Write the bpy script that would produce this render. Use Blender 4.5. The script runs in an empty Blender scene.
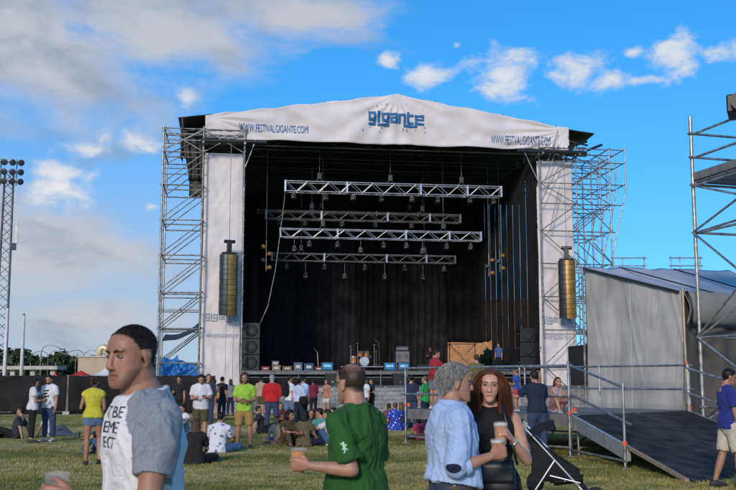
import bpy, bmesh, math, random
import numpy as np
from mathutils import Vector, Matrix
from mathutils.bvhtree import BVHTree
R = math.radians
rng = random.Random(7)
scene = bpy.context.scene
col = scene.collection

# ------------------------------------------------------------------ camera
CAMH = 1.55
PITCH = math.atan(0.136)
cam_d = bpy.data.cameras.new('camera')
cam_d.sensor_width = 23.5
cam_d.lens = 23.5 * 1000 / 736
cam_d.clip_start = 0.1
cam_d.clip_end = 6000
cam_d.dof.use_dof = True
cam_d.dof.focus_distance = 45
cam_d.dof.aperture_fstop = 6.3
cam = bpy.data.objects.new('camera', cam_d)
col.objects.link(cam)
cam.location = (0, 0, CAMH)
cam.rotation_euler = (math.pi / 2 + PITCH, 0, 0)
scene.camera = cam
scene.render.resolution_x, scene.render.resolution_y = 1024, 682

# ------------------------------------------------------------------ light
SUN_AZ, SUN_EL = 196, 21          # clockwise from +Y: behind the camera, a little to its left
SKY_STRENGTH, SUN_STRENGTH = 0.10, 2.3
scene.view_settings.view_transform = 'Standard'
scene.view_settings.look = 'None'
scene.view_settings.gamma = 1
scene.view_settings.use_curve_mapping = False
scene.view_settings.exposure = 0.15
scene.cycles.use_denoising = True
scene.cycles.max_bounces = 6
scene.cycles.transparent_max_bounces = 12

sd = Vector((math.sin(R(SUN_AZ)) * math.cos(R(SUN_EL)), math.cos(R(SUN_AZ)) * math.cos(R(SUN_EL)), math.sin(R(SUN_EL))))
sun_d = bpy.data.lights.new('sun', 'SUN')
sun_d.energy = SUN_STRENGTH
sun_d.angle = R(10)
sun_d.color = (1.0, 0.85, 0.70)
sun = bpy.data.objects.new('sun', sun_d)
col.objects.link(sun)
sun.location = (-30, -40, 40)
sun.rotation_euler = sd.to_track_quat('Z', 'Y').to_euler()

def pix_dir(px, py):
    a, b = (px - 368) / 1000, (245 - py) / 1000
    c, s = math.cos(PITCH), math.sin(PITCH)
    return Vector((a, c - b * s, s + b * c)).normalized()

world = bpy.data.worlds.new('World')
scene.world = world
world.use_nodes = True
def build_sky():
    nt = world.node_tree
    N, L = nt.nodes, nt.links
    bg = N['Background']
    sky = N.new('ShaderNodeTexSky')
    sky.sky_type = 'NISHITA'
    sky.sun_disc = False
    sky.sun_elevation = R(SUN_EL)
    sky.sun_rotation = R(SUN_AZ)
    sky.altitude = 600
    sky.air_density = 1.0
    sky.dust_density = 0.6
    sky.ozone_density = 2.2
    hs = N.new('ShaderNodeHueSaturation')
    hs.inputs['Hue'].default_value = SKY_HUE
    hs.inputs['Saturation'].default_value = SKY_SAT
    hs.inputs['Value'].default_value = SKY_VAL
    L.new(sky.outputs[0], hs.inputs['Color'])
    tc = N.new('ShaderNodeTexCoord')
    # read the clear blue from higher up, so the air over the field is as clean as on the day
    lift = N.new('ShaderNodeMapping'); lift.inputs['Scale'].default_value = (1, 1, .75); lift.inputs['Location'].default_value = (0, 0, .17)
    nrm = N.new('ShaderNodeVectorMath'); nrm.operation = 'NORMALIZE'
    L.new(tc.outputs['Generated'], lift.inputs[0]); L.new(lift.outputs[0], nrm.inputs[0]); L.new(nrm.outputs[0], sky.inputs[0])
    def math_(op, a, b=None, c=None, clamp=False):
        n = N.new('ShaderNodeMath'); n.operation = op; n.use_clamp = clamp
        for i, v in enumerate((a, b, c)):
            if v is None: continue
            if isinstance(v, (int, float)): n.inputs[i].default_value = v
            else: L.new(v, n.inputs[i])
        return n.outputs[0]
    def dot(v):
        n = N.new('ShaderNodeVectorMath'); n.operation = 'DOT_PRODUCT'
        L.new(tc.outputs['Generated'], n.inputs[0]); n.inputs[1].default_value = v
        return n.outputs['Value']
    def noise(scale, detail=8, rough=.55, dist=0.0, sz=1.6, off=0.0):
        mp = N.new('ShaderNodeMapping')
        mp.inputs['Scale'].default_value = (1, 1, sz)
        mp.inputs['Location'].default_value = (off, off * .7, off * .3)
        L.new(tc.outputs['Generated'], mp.inputs['Vector'])
        n = N.new('ShaderNodeTexNoise')
        n.inputs['Scale'].default_value = scale; n.inputs['Detail'].default_value = detail
        n.inputs['Roughness'].default_value = rough; n.inputs['Distortion'].default_value = dist
        L.new(mp.outputs[0], n.inputs['Vector'])
        return n.outputs[0]
    def ss(x, a, b):
        n = N.new('ShaderNodeMapRange'); n.interpolation_type = 'SMOOTHSTEP'
        L.new(x, n.inputs[0]); n.inputs[1].default_value = a; n.inputs[2].default_value = b
        return n.outputs[0]
    n_f = noise(26, 6, .58, .35)
    n_b = noise(7, 6, .56, .3, 2.0, 3.1)
    def puff(px, py, w, h):
        c = pix_dir(px, py)
        r = c.cross(Vector((0, 0, 1))).normalized(); u = r.cross(c).normalized()
        dx = math_('MULTIPLY', dot(r), 1000 / w)
        dy = math_('MULTIPLY_ADD', dot(u), 1000 / h, 0.0)
        q = math_('MULTIPLY_ADD', dx, dx, math_('MULTIPLY', dy, dy))
        front = math_('GREATER_THAN', dot(c), 0.0)
        m = math_('SUBTRACT', 1.0, math_('SQRT', q))
        return math_('MULTIPLY_ADD', math_('SUBTRACT', m, -9.0), front, -9.0)
    white = None
    for p in PUFFS:
        m = puff(*p)
        white = m if white is None else math_('MAXIMUM', white, m)
    dw = math_('MULTIPLY_ADD', math_('SUBTRACT', n_f, .5), 3.4, white)
    d_white = ss(dw, 0.05, 0.95)
    big = None
    for p in BANKS:
        m = puff(*p)
        big = m if big is None else math_('MAXIMUM', big, m)
    # the same grey bank goes on to the left, outside the frame
    db = math_('MULTIPLY_ADD', math_('SUBTRACT', n_b, .5), 2.6, big)
    d_big = ss(db, -0.05, 0.75)
    thick = ss(math_('MULTIPLY_ADD', math_('SUBTRACT', n_b, .5), 1.5, math_('MULTIPLY', noise(13, 4, .5, .2, 2.2, 7.7), 1.0)), 0.35, 0.85)
    def mix(f, a, b):
        n = N.new('ShaderNodeMix'); n.data_type = 'RGBA'; n.clamp_factor = True
        L.new(f, n.inputs[0])
        for v, i in ((a, 6), (b, 7)):
            if isinstance(v, tuple): n.inputs[i].default_value = (*v, 1)
            else: L.new(v, n.inputs[i])
        return n.outputs[2]
    K = 1 / SKY_STRENGTH
    ccol = mix(thick, tuple(K * v for v in (.515, .515, .54)), tuple(K * v for v in (.275, .33, .425)))
    # pale warm haze low over the horizon on the left
    z = dot((0, 0, 1))
    low = math_('MULTIPLY', ss(math_('MULTIPLY', z, -1.0), -0.30, -0.02), ss(math_('MULTIPLY', dot((1, 0, 0)), -1.0), -0.12, 0.24))
    base = mix(math_('MULTIPLY', low, .85), hs.outputs[0], tuple(K * v for v in (.42, .455, .49)))
    c1 = mix(math_('MULTIPLY', d_big, .93), base, ccol)
    wcol = mix(ss(dw, .4, 1.6), tuple(K * v for v in (.50, .58, .70)), tuple(K * v for v in (.80, .77, .74)))
    c2 = mix(math_('MULTIPLY', d_white, .88), c1, wcol)
    L.new(c2, bg.inputs['Color'])
    bg.inputs['Strength'].default_value = SKY_STRENGTH
SKY_HUE, SKY_SAT, SKY_VAL = 0.499, 1.40, 1.95
PUFFS = [(428, 77, 26, 15), (503, 76, 44, 34), (515, 84, 22, 20), (585, 72, 44, 25), (610, 78, 34, 16), (680, 55, 40, 26), (718, 50, 42, 20),
         (632, 52, 13, 10), (456, 45, 8, 6), (389, 61, 13, 9), (186, 98, 16, 12), (135, 142, 46, 15), (90, 150, 40, 10), (60, 172, 42, 12),
         (45, 192, 55, 20), (640, 80, 24, 7), (150, 206, 10, 7)]
BANKS = [(-10, 48, 240, 95), (140, 40, 190, 72), (310, 14, 140, 38), (25, 255, 165, 62), (-60, 215, 120, 50), (110, 318, 130, 34), (-300, 150, 220, 200)]
build_sky()

# ------------------------------------------------------------------ materials
MATS = {}
def mat(name, color, rough=.6, metal=0.0, var=.18, scale=3.0, bump=0.0, bscale=60.0, spec=.5, obj_var=0.0, trans=0.0, alpha=1.0,
        emit=None, color2=None, coords='pos', stretch=None, sheen=0.0, detail=4):
    if name in MATS: return MATS[name]
    m = bpy.data.materials.new(name); m.use_nodes = True
    nt = m.node_tree; N, L = nt.nodes, nt.links
    b = N['Principled BSDF']
    b.inputs['Roughness'].default_value = rough
    b.inputs['Metallic'].default_value = metal
    b.inputs['Specular IOR Level'].default_value = spec
    b.inputs['Transmission Weight'].default_value = trans
    b.inputs['Alpha'].default_value = alpha
    if sheen: b.inputs['Sheen Weight'].default_value = sheen
    if coords == 'pos':
        src = N.new('ShaderNodeNewGeometry').outputs['Position']
    else:
        src = N.new('ShaderNodeTexCoord').outputs['Object']
    if stretch:
        mp = N.new('ShaderNodeMapping'); mp.inputs['Scale'].default_value = stretch
        L.new(src, mp.inputs[0]); src = mp.outputs[0]
    no = N.new('ShaderNodeTexNoise'); no.inputs['Scale'].default_value = scale; no.inputs['Detail'].default_value = detail
    L.new(src, no.inputs['Vector'])
    rp = N.new('ShaderNodeValToRGB')
    c2 = color2 or color
    rp.color_ramp.elements[0].position = .3; rp.color_ramp.elements[1].position = .72
    rp.color_ramp.elements[0].color = (*[max(0, c * (1 - var)) for c in c2], 1)
    rp.color_ramp.elements[1].color = (*[min(1, c * (1 + var)) for c in color], 1)
    L.new(no.outputs[0], rp.inputs[0])
    out = rp.outputs[0]
    if obj_var:
        oi = N.new('ShaderNodeObjectInfo')
        mr = N.new('ShaderNodeMapRange'); mr.inputs[3].default_value = 1 - obj_var; mr.inputs[4].default_value = 1 + obj_var
        L.new(oi.outputs['Random'], mr.inputs[0])
        h = N.new('ShaderNodeHueSaturation'); L.new(out, h.inputs['Color']); L.new(mr.outputs[0], h.inputs['Value'])
        out = h.outputs[0]
    L.new(out, b.inputs['Base Color'])
    if bump:
        n2 = N.new('ShaderNodeTexNoise'); n2.inputs['Scale'].default_value = bscale; n2.inputs['Detail'].default_value = 5
        L.new(src, n2.inputs['Vector'])
        bp = N.new('ShaderNodeBump'); bp.inputs['Strength'].default_value = bump; bp.inputs['Distance'].default_value = .02
        L.new(n2.outputs[0], bp.inputs['Height']); L.new(bp.outputs[0], b.inputs['Normal'])
    if emit:
        b.inputs['Emission Color'].default_value = (*emit[:3], 1); b.inputs['Emission Strength'].default_value = emit[3]
    MATS[name] = m
    return m

def cloth(name, color, var=.12, scale=9, rough=.85, bump=.25, bscale=350):
    m = cloth_(name, color, var, scale, rough, bump, bscale)
    N, L = m.node_tree.nodes, m.node_tree.links
    if 'creases' not in N:
        tc = N.new('ShaderNodeTexCoord'); no = N.new('ShaderNodeTexNoise'); no.name = 'creases'
        no.inputs['Scale'].default_value = 9; no.inputs['Detail'].default_value = 2.5; no.inputs['Distortion'].default_value = 1.3
        L.new(tc.outputs['Object'], no.inputs['Vector'])
        a = N.new('ShaderNodeMath'); a.operation = 'SUBTRACT'; a.inputs[1].default_value = .5; L.new(no.outputs[0], a.inputs[0])
        c = N.new('ShaderNodeMath'); c.operation = 'ABSOLUTE'; L.new(a.outputs[0], c.inputs[0])
        bp = N.new('ShaderNodeBump'); bp.inputs['Strength'].default_value = .55; bp.inputs['Distance'].default_value = .05; bp.invert = True
        L.new(c.outputs[0], bp.inputs['Height'])
        old = next(n for n in N if n.type == 'BUMP' and n != bp); L.new(bp.outputs[0], old.inputs['Normal'])
    return m
def cloth_(name, color, var, scale, rough, bump, bscale):
    return mat('cloth_' + name, color, rough, 0, var, scale, bump, bscale, .25, coords='obj', sheen=.12 * min(1, max(color) * 2))

M_STEEL = mat('galvanised_steel', (.40, .40, .40), .42, .75, .35, 7, .1, 80, obj_var=.22, color2=(.30, .28, .26))
M_STEEL_D = mat('weathered_steel', (.26, .25, .23), .5, .6, .4, 5, .1, 80, obj_var=.25, color2=(.17, .15, .13))
M_ROOFSTEEL = mat('blackish_steel', (.055, .055, .058), .55, .4, .3, 4, obj_var=.2)  # even near-black for the steel under the roof
M_ALU = mat('aluminium', (.60, .60, .60), .35, .8, .2, 6, obj_var=.12)
M_ALU_D = mat('dull_aluminium', (.22, .215, .21), .45, .6, .25, 6, obj_var=.15)
M_BLACK = mat('black_paint', (.012, .012, .013), .45, 0, .3, 5, .1, 90)
M_DRAPE = mat('black_drape', (.014, .014, .0165), .85, 0, .45, 1.4, .2, 30, .12, obj_var=.45, sheen=.02)
M_TARPB = mat('black_tarp', (.02, .02, .022), .55, 0, .4, 1.2, .25, 12)
M_BANNER = mat('white_banner_fabric', (.68, .63, .62), .75, 0, .05, .8, .12, 5, .2, color2=(.61, .565, .56))
M_BLUEPRINT = mat('blue_print', (.008, .125, .33), .7, 0, .15, 2)
M_GREYPRINT = mat('grey_blue_print', (.26, .33, .42), .7, 0, .15, 2)
M_NAVYPRINT = mat('navy_print', (.06, .16, .33), .7, 0, .15, 2)
M_DARKDOT = mat('dark_print', (.03, .04, .06), .7)
M_SUNLIT_GRILLE = mat('sunlit_grille', (.40, .225, .065), .38, .75, .3, 9, .3, 60, obj_var=.15)  # gold of warm sunlight put into the grille colour
M_GREYCAB = mat('dark_cabinet', (.045, .048, .05), .4, 0, .3, 8, .1, 60, obj_var=.2)
M_RUBBER = mat('rubber', (.015, .015, .015), .8)
M_PLY = mat('black_plywood', (.042, .037, .032), .85, 0, .5, 2.6, .2, 20, .2, obj_var=.25, color2=(.022, .021, .020), detail=9)
M_WOODEDGE = mat('worn_plywood_edge', (.28, .20, .12), .8, 0, .3, 8)
M_GREYBOARD = mat('grey_deck_board', (.16, .155, .15), .7, 0, .3, 4, .15, 30, obj_var=.15)
M_ORANGE = mat('orange_clamp', (.65, .10, .02), .5)
M_BLUETARP = mat('blue_tarp', (.02, .16, .45), .5, 0, .35, 3, .3, 9, spec=.4)
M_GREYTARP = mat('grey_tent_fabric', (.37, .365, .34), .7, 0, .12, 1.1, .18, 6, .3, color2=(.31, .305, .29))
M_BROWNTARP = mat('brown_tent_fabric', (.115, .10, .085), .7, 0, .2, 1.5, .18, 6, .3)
M_ROOFTARP = mat('blue_grey_tent_roof', (.43, .44, .47), .55, 0, .15, 1.2, .1, 6, .4)
M_WHITEPOLE = mat('pale_pole_paint', (.62, .60, .57), .5, 0, .15, 3)
M_CONCRETE = mat('pale_concrete', (.42, .41, .39), .8, 0, .2, 2)
M_FENCE = mat('black_mesh_fabric', (.017, .016, .016), .8, 0, .4, 1.6, .2, 18, .15, obj_var=.25)
M_BARRIER = mat('barrier_aluminium', (.26, .265, .27), .6, .3, .3, 4, .08, 40, obj_var=.12)
M_GLASS = mat('dark_glass', (.02, .025, .03), .08, 0, .1, 3, spec=.8)

# ------------------------------------------------------------------ mesh helpers
class MB:
    def __init__(s): s.v, s.f = [], []
    def add(s, vs, fs):
        o = len(s.v); s.v += [tuple(v) for v in vs]; s.f += [tuple(i + o for i in f) for f in fs]
    def box(s, c, d, rot=None):
        vs = []
        for x in (-.5, .5):
            for y in (-.5, .5):
                for z in (-.5, .5):
                    p = Vector((x * d[0], y * d[1], z * d[2]))
                    if rot is not None: p = rot @ p
                    vs.append(p + Vector(c))
        s.add(vs, [(0, 1, 3, 2), (4, 6, 7, 5), (0, 4, 5, 1), (2, 3, 7, 6), (0, 2, 6, 4), (1, 5, 7, 3)])
    def tube(s, p, q, r, n=8, r2=None):
        p, q = Vector(p), Vector(q); d = (q - p).normalized()
        a = d.orthogonal().normalized(); b = d.cross(a)
        r2 = r if r2 is None else r2
        vs = [p + (a * math.cos(t) + b * math.sin(t)) * r for t in [2 * math.pi * i / n for i in range(n)]]
        vs += [q + (a * math.cos(t) + b * math.sin(t)) * r2 for t in [2 * math.pi * i / n for i in range(n)]]
        fs = [(i, (i + 1) % n, n + (i + 1) % n, n + i) for i in range(n)] + [tuple(reversed(range(n))), tuple(range(n, 2 * n))]
        s.add(vs, fs)
    def path(s, pts, r, n=6):
        pts = [Vector(p) for p in pts]; rings = []
        a = None
        for i, p in enumerate(pts):
            d = (pts[min(i + 1, len(pts) - 1)] - pts[max(i - 1, 0)]).normalized()
            a = d.orthogonal().normalized() if a is None else (a - d * a.dot(d)).normalized()
            b = d.cross(a)
            rr = r[i] if isinstance(r, (list, tuple)) else r
            rings.append([p + (a * math.cos(t) + b * math.sin(t)) * rr for t in [2 * math.pi * k / n for k in range(n)]])
        s.rings(rings)
    def rings(s, rings, cap=True):
        n = len(rings[0]); vs = [v for r in rings for v in r]; fs = []
        for j in range(len(rings) - 1):
            for i in range(n):
                fs.append((j * n + i, j * n + (i + 1) % n, (j + 1) * n + (i + 1) % n, (j + 1) * n + i))
        if cap: fs += [tuple(reversed(range(n))), tuple(range((len(rings) - 1) * n, len(rings) * n))]
        s.add(vs, fs)
    def lathe(s, prof, n=16, M=None):
        rings = []
        for r, z in prof:
            ring = [Vector((r * math.cos(2 * math.pi * i / n), r * math.sin(2 * math.pi * i / n), z)) for i in range(n)]
            rings.append([M @ v for v in ring] if M is not None else ring)
        s.rings(rings)
    def sphere(s, c, rad, nu=12, nv=8, M=None):
        rad = rad if isinstance(rad, (tuple, list)) else (rad,) * 3
        rings = []
        for j in range(nv + 1):
            t = math.pi * (j + .02) / (nv + .04)
            rr = math.sin(t); zz = -math.cos(t)
            ring = []
            for i in range(nu):
                a = 2 * math.pi * i / nu
                p = Vector((rr * math.cos(a) * rad[0], rr * math.sin(a) * rad[1], zz * rad[2]))
                if M is not None: p = M @ p
                ring.append(p + Vector(c))
            rings.append(ring)
        s.rings(rings)
    def grid(s, fn, nu, nv):
        vs = [fn(i / nu, j / nv) for j in range(nv + 1) for i in range(nu + 1)]
        s.add(vs, [(j * (nu + 1) + i, j * (nu + 1) + i + 1, (j + 1) * (nu + 1) + i + 1, (j + 1) * (nu + 1) + i) for j in range(nv) for i in range(nu)])
    def sheet(s, fn, nu, nv, thick):
        """a cloth with two faces: fn(u, v) gives the front point and its outward direction"""
        A = [[fn(i / nu, j / nv) for i in range(nu + 1)] for j in range(nv + 1)]
        fr = [Vector(p) for row in A for p, _ in row]
        bk = [Vector(p) - Vector(d) * thick for row in A for p, d in row]
        n = nu + 1; o = len(fr); fs = []
        for j in range(nv):
            for i in range(nu):
                q = (j * n + i, j * n + i + 1, (j + 1) * n + i + 1, (j + 1) * n + i)
                fs.append(q); fs.append(tuple(o + k for k in reversed(q)))
        edge = [i for i in range(nu)], [j for j in range(nv)]
        for i in edge[0]:
            fs.append((i + 1, i, o + i, o + i + 1))
            t = nv * n + i; fs.append((t, t + 1, o + t + 1, o + t))
        for j in edge[1]:
            a, b = j * n, (j + 1) * n; fs.append((a, b, o + b, o + a))
            a, b = j * n + nu, (j + 1) * n + nu; fs.append((b, a, o + a, o + b))
        s.add(fr + bk, fs)
    def mesh(s, name, m=None, smooth=False):
        me = bpy.data.meshes.new(name); me.from_pydata(s.v, [], s.f); me.validate()
        if m: me.materials.append(m)
        if smooth: me.polygons.foreach_set('use_smooth', [True] * len(me.polygons))
        return me
    def build(s, name, m, parent=None, smooth=False, bevel=0, kind=None, label=None):
        return obj(name, s.mesh(name, m, smooth), parent, bevel=bevel, kind=kind, label=label)

def obj(name, me, parent=None, loc=None, bevel=0, kind=None, label=None):
    o = bpy.data.objects.new(name, me); col.objects.link(o)
    if parent is not None: o.parent = parent
    if loc is not None: o.location = loc
    if bevel:
        md = o.modifiers.new('bevel', 'BEVEL'); md.width = bevel; md.segments = 2; md.limit_method = 'ANGLE'
    if kind: o['kind'] = kind
    if label: o['label'] = label
    return o
def tag(o, label, cat, group=None, kind=None):
    o['label'] = label; o['category'] = cat
    if group: o['group'] = group
    if kind: o['kind'] = kind
    return o
def thing(name, label, cat, loc=(0, 0, 0), rz=0.0, group=None):
    o = bpy.data.objects.new(name, None); col.objects.link(o)
    o.empty_display_size = .1
    o.location = loc; o.rotation_euler = (0, 0, rz)
    return tag(o, label, cat, group)
def copy_tree(o, parent=None):
    c = o.copy(); col.objects.link(c); c.parent = parent
    for ch in list(o.children): copy_tree(ch, c)
    return c
UNIT = {}
def bar(name, p, q, r, m, parent, n=8):
    """one straight tube as an object of its own, sharing the mesh of all tubes of its material"""
    key = (m.name, n)
    if key not in UNIT:
        b = MB(); b.tube((0, 0, 0), (0, 0, 1), 1, n); UNIT[key] = b.mesh('tube', m, True)
        for pl in UNIT[key].polygons:
            if len(pl.vertices) > 4: pl.use_smooth = False
    p, q = Vector(p), Vector(q); d = q - p
    o = bpy.data.objects.new(name, UNIT[key]); col.objects.link(o); o.parent = parent
    o.matrix_basis = Matrix.Translation(p) @ d.to_track_quat('Z', 'Y').to_matrix().to_4x4() @ Matrix.Diagonal((r, r, d.length, 1))
    return o
def text_mesh(body, width, height):
    """flat lettering in the x/y plane, centred, stretched to width x height"""
    cu = bpy.data.curves.new('lettering', 'FONT'); cu.body = body; cu.size = 1; cu.resolution_u = 3
    o = bpy.data.objects.new('lettering', cu); col.objects.link(o)
    dg = bpy.context.evaluated_depsgraph_get()
    me = bpy.data.meshes.new_from_object(o.evaluated_get(dg))
    bpy.data.objects.remove(o)
    v = np.array([tuple(x.co) for x in me.vertices]); f = [tuple(p.vertices) for p in me.polygons]
    lo, hi = v.min(0), v.max(0)
    v = (v - (lo + hi) / 2) / np.maximum(hi - lo, 1e-6)
    v[:, 0] *= width; v[:, 1] *= height
    return v, f

def letters(body, width, height):
    """the same lettering cut into one piece per letter"""
    V, F = text_mesh(body, width, height); par = list(range(len(V)))
    def root(i):
        while par[i] != i: i = par[i]
        return i
    for f in F:
        for i in f[1:]: par[root(i)] = root(f[0])
    out = {}
    for f in F: out.setdefault(root(f[0]), []).append(f)
    res = []
    for fs in out.values():
        ids = sorted({i for f in fs for i in f}); mp = {a: b for b, a in enumerate(ids)}
        res.append((V[ids], [tuple(mp[i] for i in f) for f in fs]))
    return res

# ------------------------------------------------------------------ numpy value noise
_h = np.random.RandomState(5).rand(64, 64, 64)
def vnoise(P):
    P = np.asarray(P, float); i = np.floor(P).astype(int); t = P - i; t = t * t * (3 - 2 * t)
    def g(dx, dy, dz): return _h[(i[:, 0] + dx) % 64, (i[:, 1] + dy) % 64, (i[:, 2] + dz) % 64]
    x, y, z = t[:, 0], t[:, 1], t[:, 2]
    a = g(0, 0, 0) * (1 - x) + g(1, 0, 0) * x; b = g(0, 1, 0) * (1 - x) + g(1, 1, 0) * x
    c = g(0, 0, 1) * (1 - x) + g(1, 0, 1) * x; d = g(0, 1, 1) * (1 - x) + g(1, 1, 1) * x
    return ((a * (1 - y) + b * y) * (1 - z) + (c * (1 - y) + d * y) * z) * 2 - 1
def vn(x, y=0.0, z=0.0): return float(vnoise(np.array([[x, y, z]]))[0])

# ------------------------------------------------------------------ ground and grass
def grass_mat():
    m = bpy.data.materials.new('grass'); m.use_nodes = True
    nt = m.node_tree; N, L = nt.nodes, nt.links; b = N['Principled BSDF']
    b.inputs['Roughness'].default_value = .9; b.inputs['Specular IOR Level'].default_value = .15
    g = N.new('ShaderNodeNewGeometry')
    def no(scale, detail, stretch=(1, 1, 1)):
        mp = N.new('ShaderNodeMapping'); mp.inputs['Scale'].default_value = stretch
        L.new(g.outputs['Position'], mp.inputs[0])
        n = N.new('ShaderNodeTexNoise'); n.inputs['Scale'].default_value = scale; n.inputs['Detail'].default_value = detail
        n.inputs['Roughness'].default_value = .6
        L.new(mp.outputs[0], n.inputs['Vector']); return n.outputs[0]
    a = N.new('ShaderNodeMath'); a.operation = 'MULTIPLY_ADD'; a.inputs[1].default_value = .62
    L.new(no(.16, 4, (.55, 1.3, 1)), a.inputs[0])
    a2 = N.new('ShaderNodeMath'); a2.operation = 'MULTIPLY'; a2.inputs[1].default_value = .38
    L.new(no(1.7, 6), a2.inputs[0]); L.new(a2.outputs[0], a.inputs[2])
    rp = N.new('ShaderNodeValToRGB'); e = rp.color_ramp.elements
    e[0].position = .36; e[0].color = (.125, .142, .032, 1)
    e[1].position = .63; e[1].color = (.52, .42, .19, 1)
    k = e.new(.455); k.color = (.205, .205, .052, 1)
    k = e.new(.53); k.color = (.385, .33, .12, 1)
    L.new(a.outputs[0], rp.inputs[0])
    f = N.new('ShaderNodeMix'); f.data_type = 'RGBA'; f.blend_type = 'MULTIPLY'; f.inputs[0].default_value = .75
    r2 = N.new('ShaderNodeValToRGB'); r2.color_ramp.elements[0].position = .3; r2.color_ramp.elements[0].color = (.62, .62, .62, 1)
    r2.color_ramp.elements[1].position = .7; r2.color_ramp.elements[1].color = (1.15, 1.15, 1.1, 1)
    L.new(no(23, 6), r2.inputs[0])
    L.new(rp.outputs[0], f.inputs[6]); L.new(r2.outputs[0], f.inputs[7])
    L.new(f.outputs[2], b.inputs['Base Color'])
    bp = N.new('ShaderNodeBump'); bp.inputs['Strength'].default_value = .7; bp.inputs['Distance'].default_value = .04
    L.new(no(30, 6), bp.inputs['Height']); L.new(bp.outputs[0], b.inputs['Normal'])
    return m
M_GRASS = grass_mat()
g = MB(); g.add([(-2500, -400, 0), (2500, -400, 0), (2500, 5000, 0), (-2500, 5000, 0)], [(0, 1, 2, 3)])
tag(g.build('ground', M_GRASS), 'flat festival field of worn green and straw coloured grass', 'ground', kind='structure')
def grass_blades():
    r = np.random.RandomState(3)
    n = 52000
    Y = 14.0 + (r.rand(n) ** 1.5) * 34; X = (r.rand(n) * 2 - 1) * (.43 * Y + .5)
    k = 4
    X = np.repeat(X, k) + r.randn(n * k) * .03; Y = np.repeat(Y, k) + r.randn(n * k) * .03
    tall = .016 + .030 * r.rand(n * k) * (0.6 + .8 * (vnoise(np.c_[X * .6, Y * .6, X * 0]) > 0))
    a = r.rand(n * k) * 6.283; w = .004 + .006 * r.rand(n * k)
    bx, by = np.cos(a) * w, np.sin(a) * w
    tip = np.c_[X + r.randn(n * k) * .014, Y + r.randn(n * k) * .014, tall]
    V = np.empty((n * k * 3, 3)); V[0::3] = np.c_[X - bx, Y - by, X * 0 - .002]; V[1::3] = np.c_[X + bx, Y + by, X * 0 - .002]; V[2::3] = tip
    me = bpy.data.meshes.new('grass'); me.vertices.add(len(V)); me.vertices.foreach_set('co', V.ravel())
    m = n * k; me.loops.add(m * 3); me.loops.foreach_set('vertex_index', np.arange(m * 3, dtype=np.int32))
    me.polygons.add(m); me.polygons.foreach_set('loop_start', np.arange(0, m * 3, 3, dtype=np.int32))
    me.update(); me.validate(); me.materials.append(M_GRASS)
    o = obj('grass', me); tag(o, 'short worn turf blades covering the field before the stage', 'grass', kind='stuff')
grass_blades()

# ------------------------------------------------------------------ the stage: u along its front, v to the back, z up
YAW = R(8); SO = Vector((1.3, 56, 0))
SU, SV = Vector((math.cos(YAW), math.sin(YAW), 0)), Vector((-math.sin(YAW), math.cos(YAW), 0))
def S(u, v, z=0.0): return SO + SU * u + SV * v + Vector((0, 0, z))
def sthing(name, label, cat, u, v, z=0.0, group=None, rz=0.0): return thing(name, label, cat, S(u, v, z), YAW + rz, group)
DECK = 2.1

def build_stage():
    t = sthing('stage_deck', 'wide concert stage deck on black skirted legs with aluminium front lip', 'stage', 0, 0)
    n = 9; w = 16.8 / n
    for i in range(n):
        for j in range(4):
            b = MB(); b.box((-8.3 + w * (i + .5), 1.9 + 3.5 * j, DECK - .08), (w - .02, 3.48, .14)); b.build('deck_panel', M_PLY, t)
        b = MB(); b.box((-8.3 + w * (i + .5), .13, DECK - .09), (w - .015, .04, .22)); b.build('front_lip', M_ALU_D, t)
        def fn(a, c, i=i):
            u = -8.3 + w * i - .05 + (w + .1) * a
            return (u, .30 + .04 * (i % 2) + .05 * math.sin(u * 9 + vn(u, 3) * 2) * (1 - .5 * c), .02 + (DECK - .2) * c), (0, -1, 0)
        b = MB(); b.sheet(fn, 24, 4, .01); b.build('skirt_panel', M_DRAPE, t, smooth=True)
    for i in range(n + 1):
        for v in (.9, 4.5, 8.2, 11.8, 14.8):
            bar('leg', (-8.25 + 16.7 * i / n, v, 0), (-8.25 + 16.7 * i / n, v, DECK - .16), .04, M_STEEL_D, t)
    bar('front_rail', (-8.2, -.35, DECK - .02), (8.4, -.35, DECK - .02), .035, M_ALU_D, t)
    bar('front_rail', (-8.2, -.35, DECK - .36), (8.4, -.35, DECK - .36), .03, M_ALU_D, t)
    for i in range(12): bar('rail_post', (-8.2 + 16.6 * i / 11, -.35, 0), (-8.2 + 16.6 * i / 11, -.35, DECK + .02), .025, M_ALU_D, t)
build_stage()

# front fascia
Z0, ZE, ZA, UL, UR, UA = 14.94, 16.25, 17.88, -10.5, 10.55, .35
def ftop(u): return ZE + (ZA - ZE) * (1 - abs(u - UA) / ((UA - UL) if u < UA else (UR - UA))) + .03 * math.sin(u * 3.1)
def fascia_y(u, z):
    k = 0.0
    for (cu, cz, fr, am, lo, hi) in ((-10.4, 16.1, 26, .05, -1.0, 1.0), (10.4, 16.2, 30, .055, 2.1, 4.0), (UA, 17.9, 18, .05, -2.9, -.2)):
        a = math.atan2(z - cz, u - cu); d = math.hypot(u - cu, z - cz)
        fall = math.exp(-d * .16) * min(1, d * .6)
        k += am * fall * math.sin(a * fr + 1.7 * vn(d * .35, cu))
    k += .05 * vn(u * .45, z * .9, 4) + .02 * vn(u * 1.6, z * 2.4, 9) + .03 * vn((u + z * 2.2) * .9, (u - z) * .2, 2)
    k += .035 * math.sin(u * 2.3 + z * 1.2 + 2 * vn(u * .3, 7)) * max(0, (z - Z0) / 3)
    k += .06 * (1 - abs(vn((u * .55 + z * 1.3) * .9, (u - z * .4) * .16, 11)) * 2.2) * (.4 + .6 * abs(vn(u * .2, 3, 5)))
    return -k * 1.5
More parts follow.
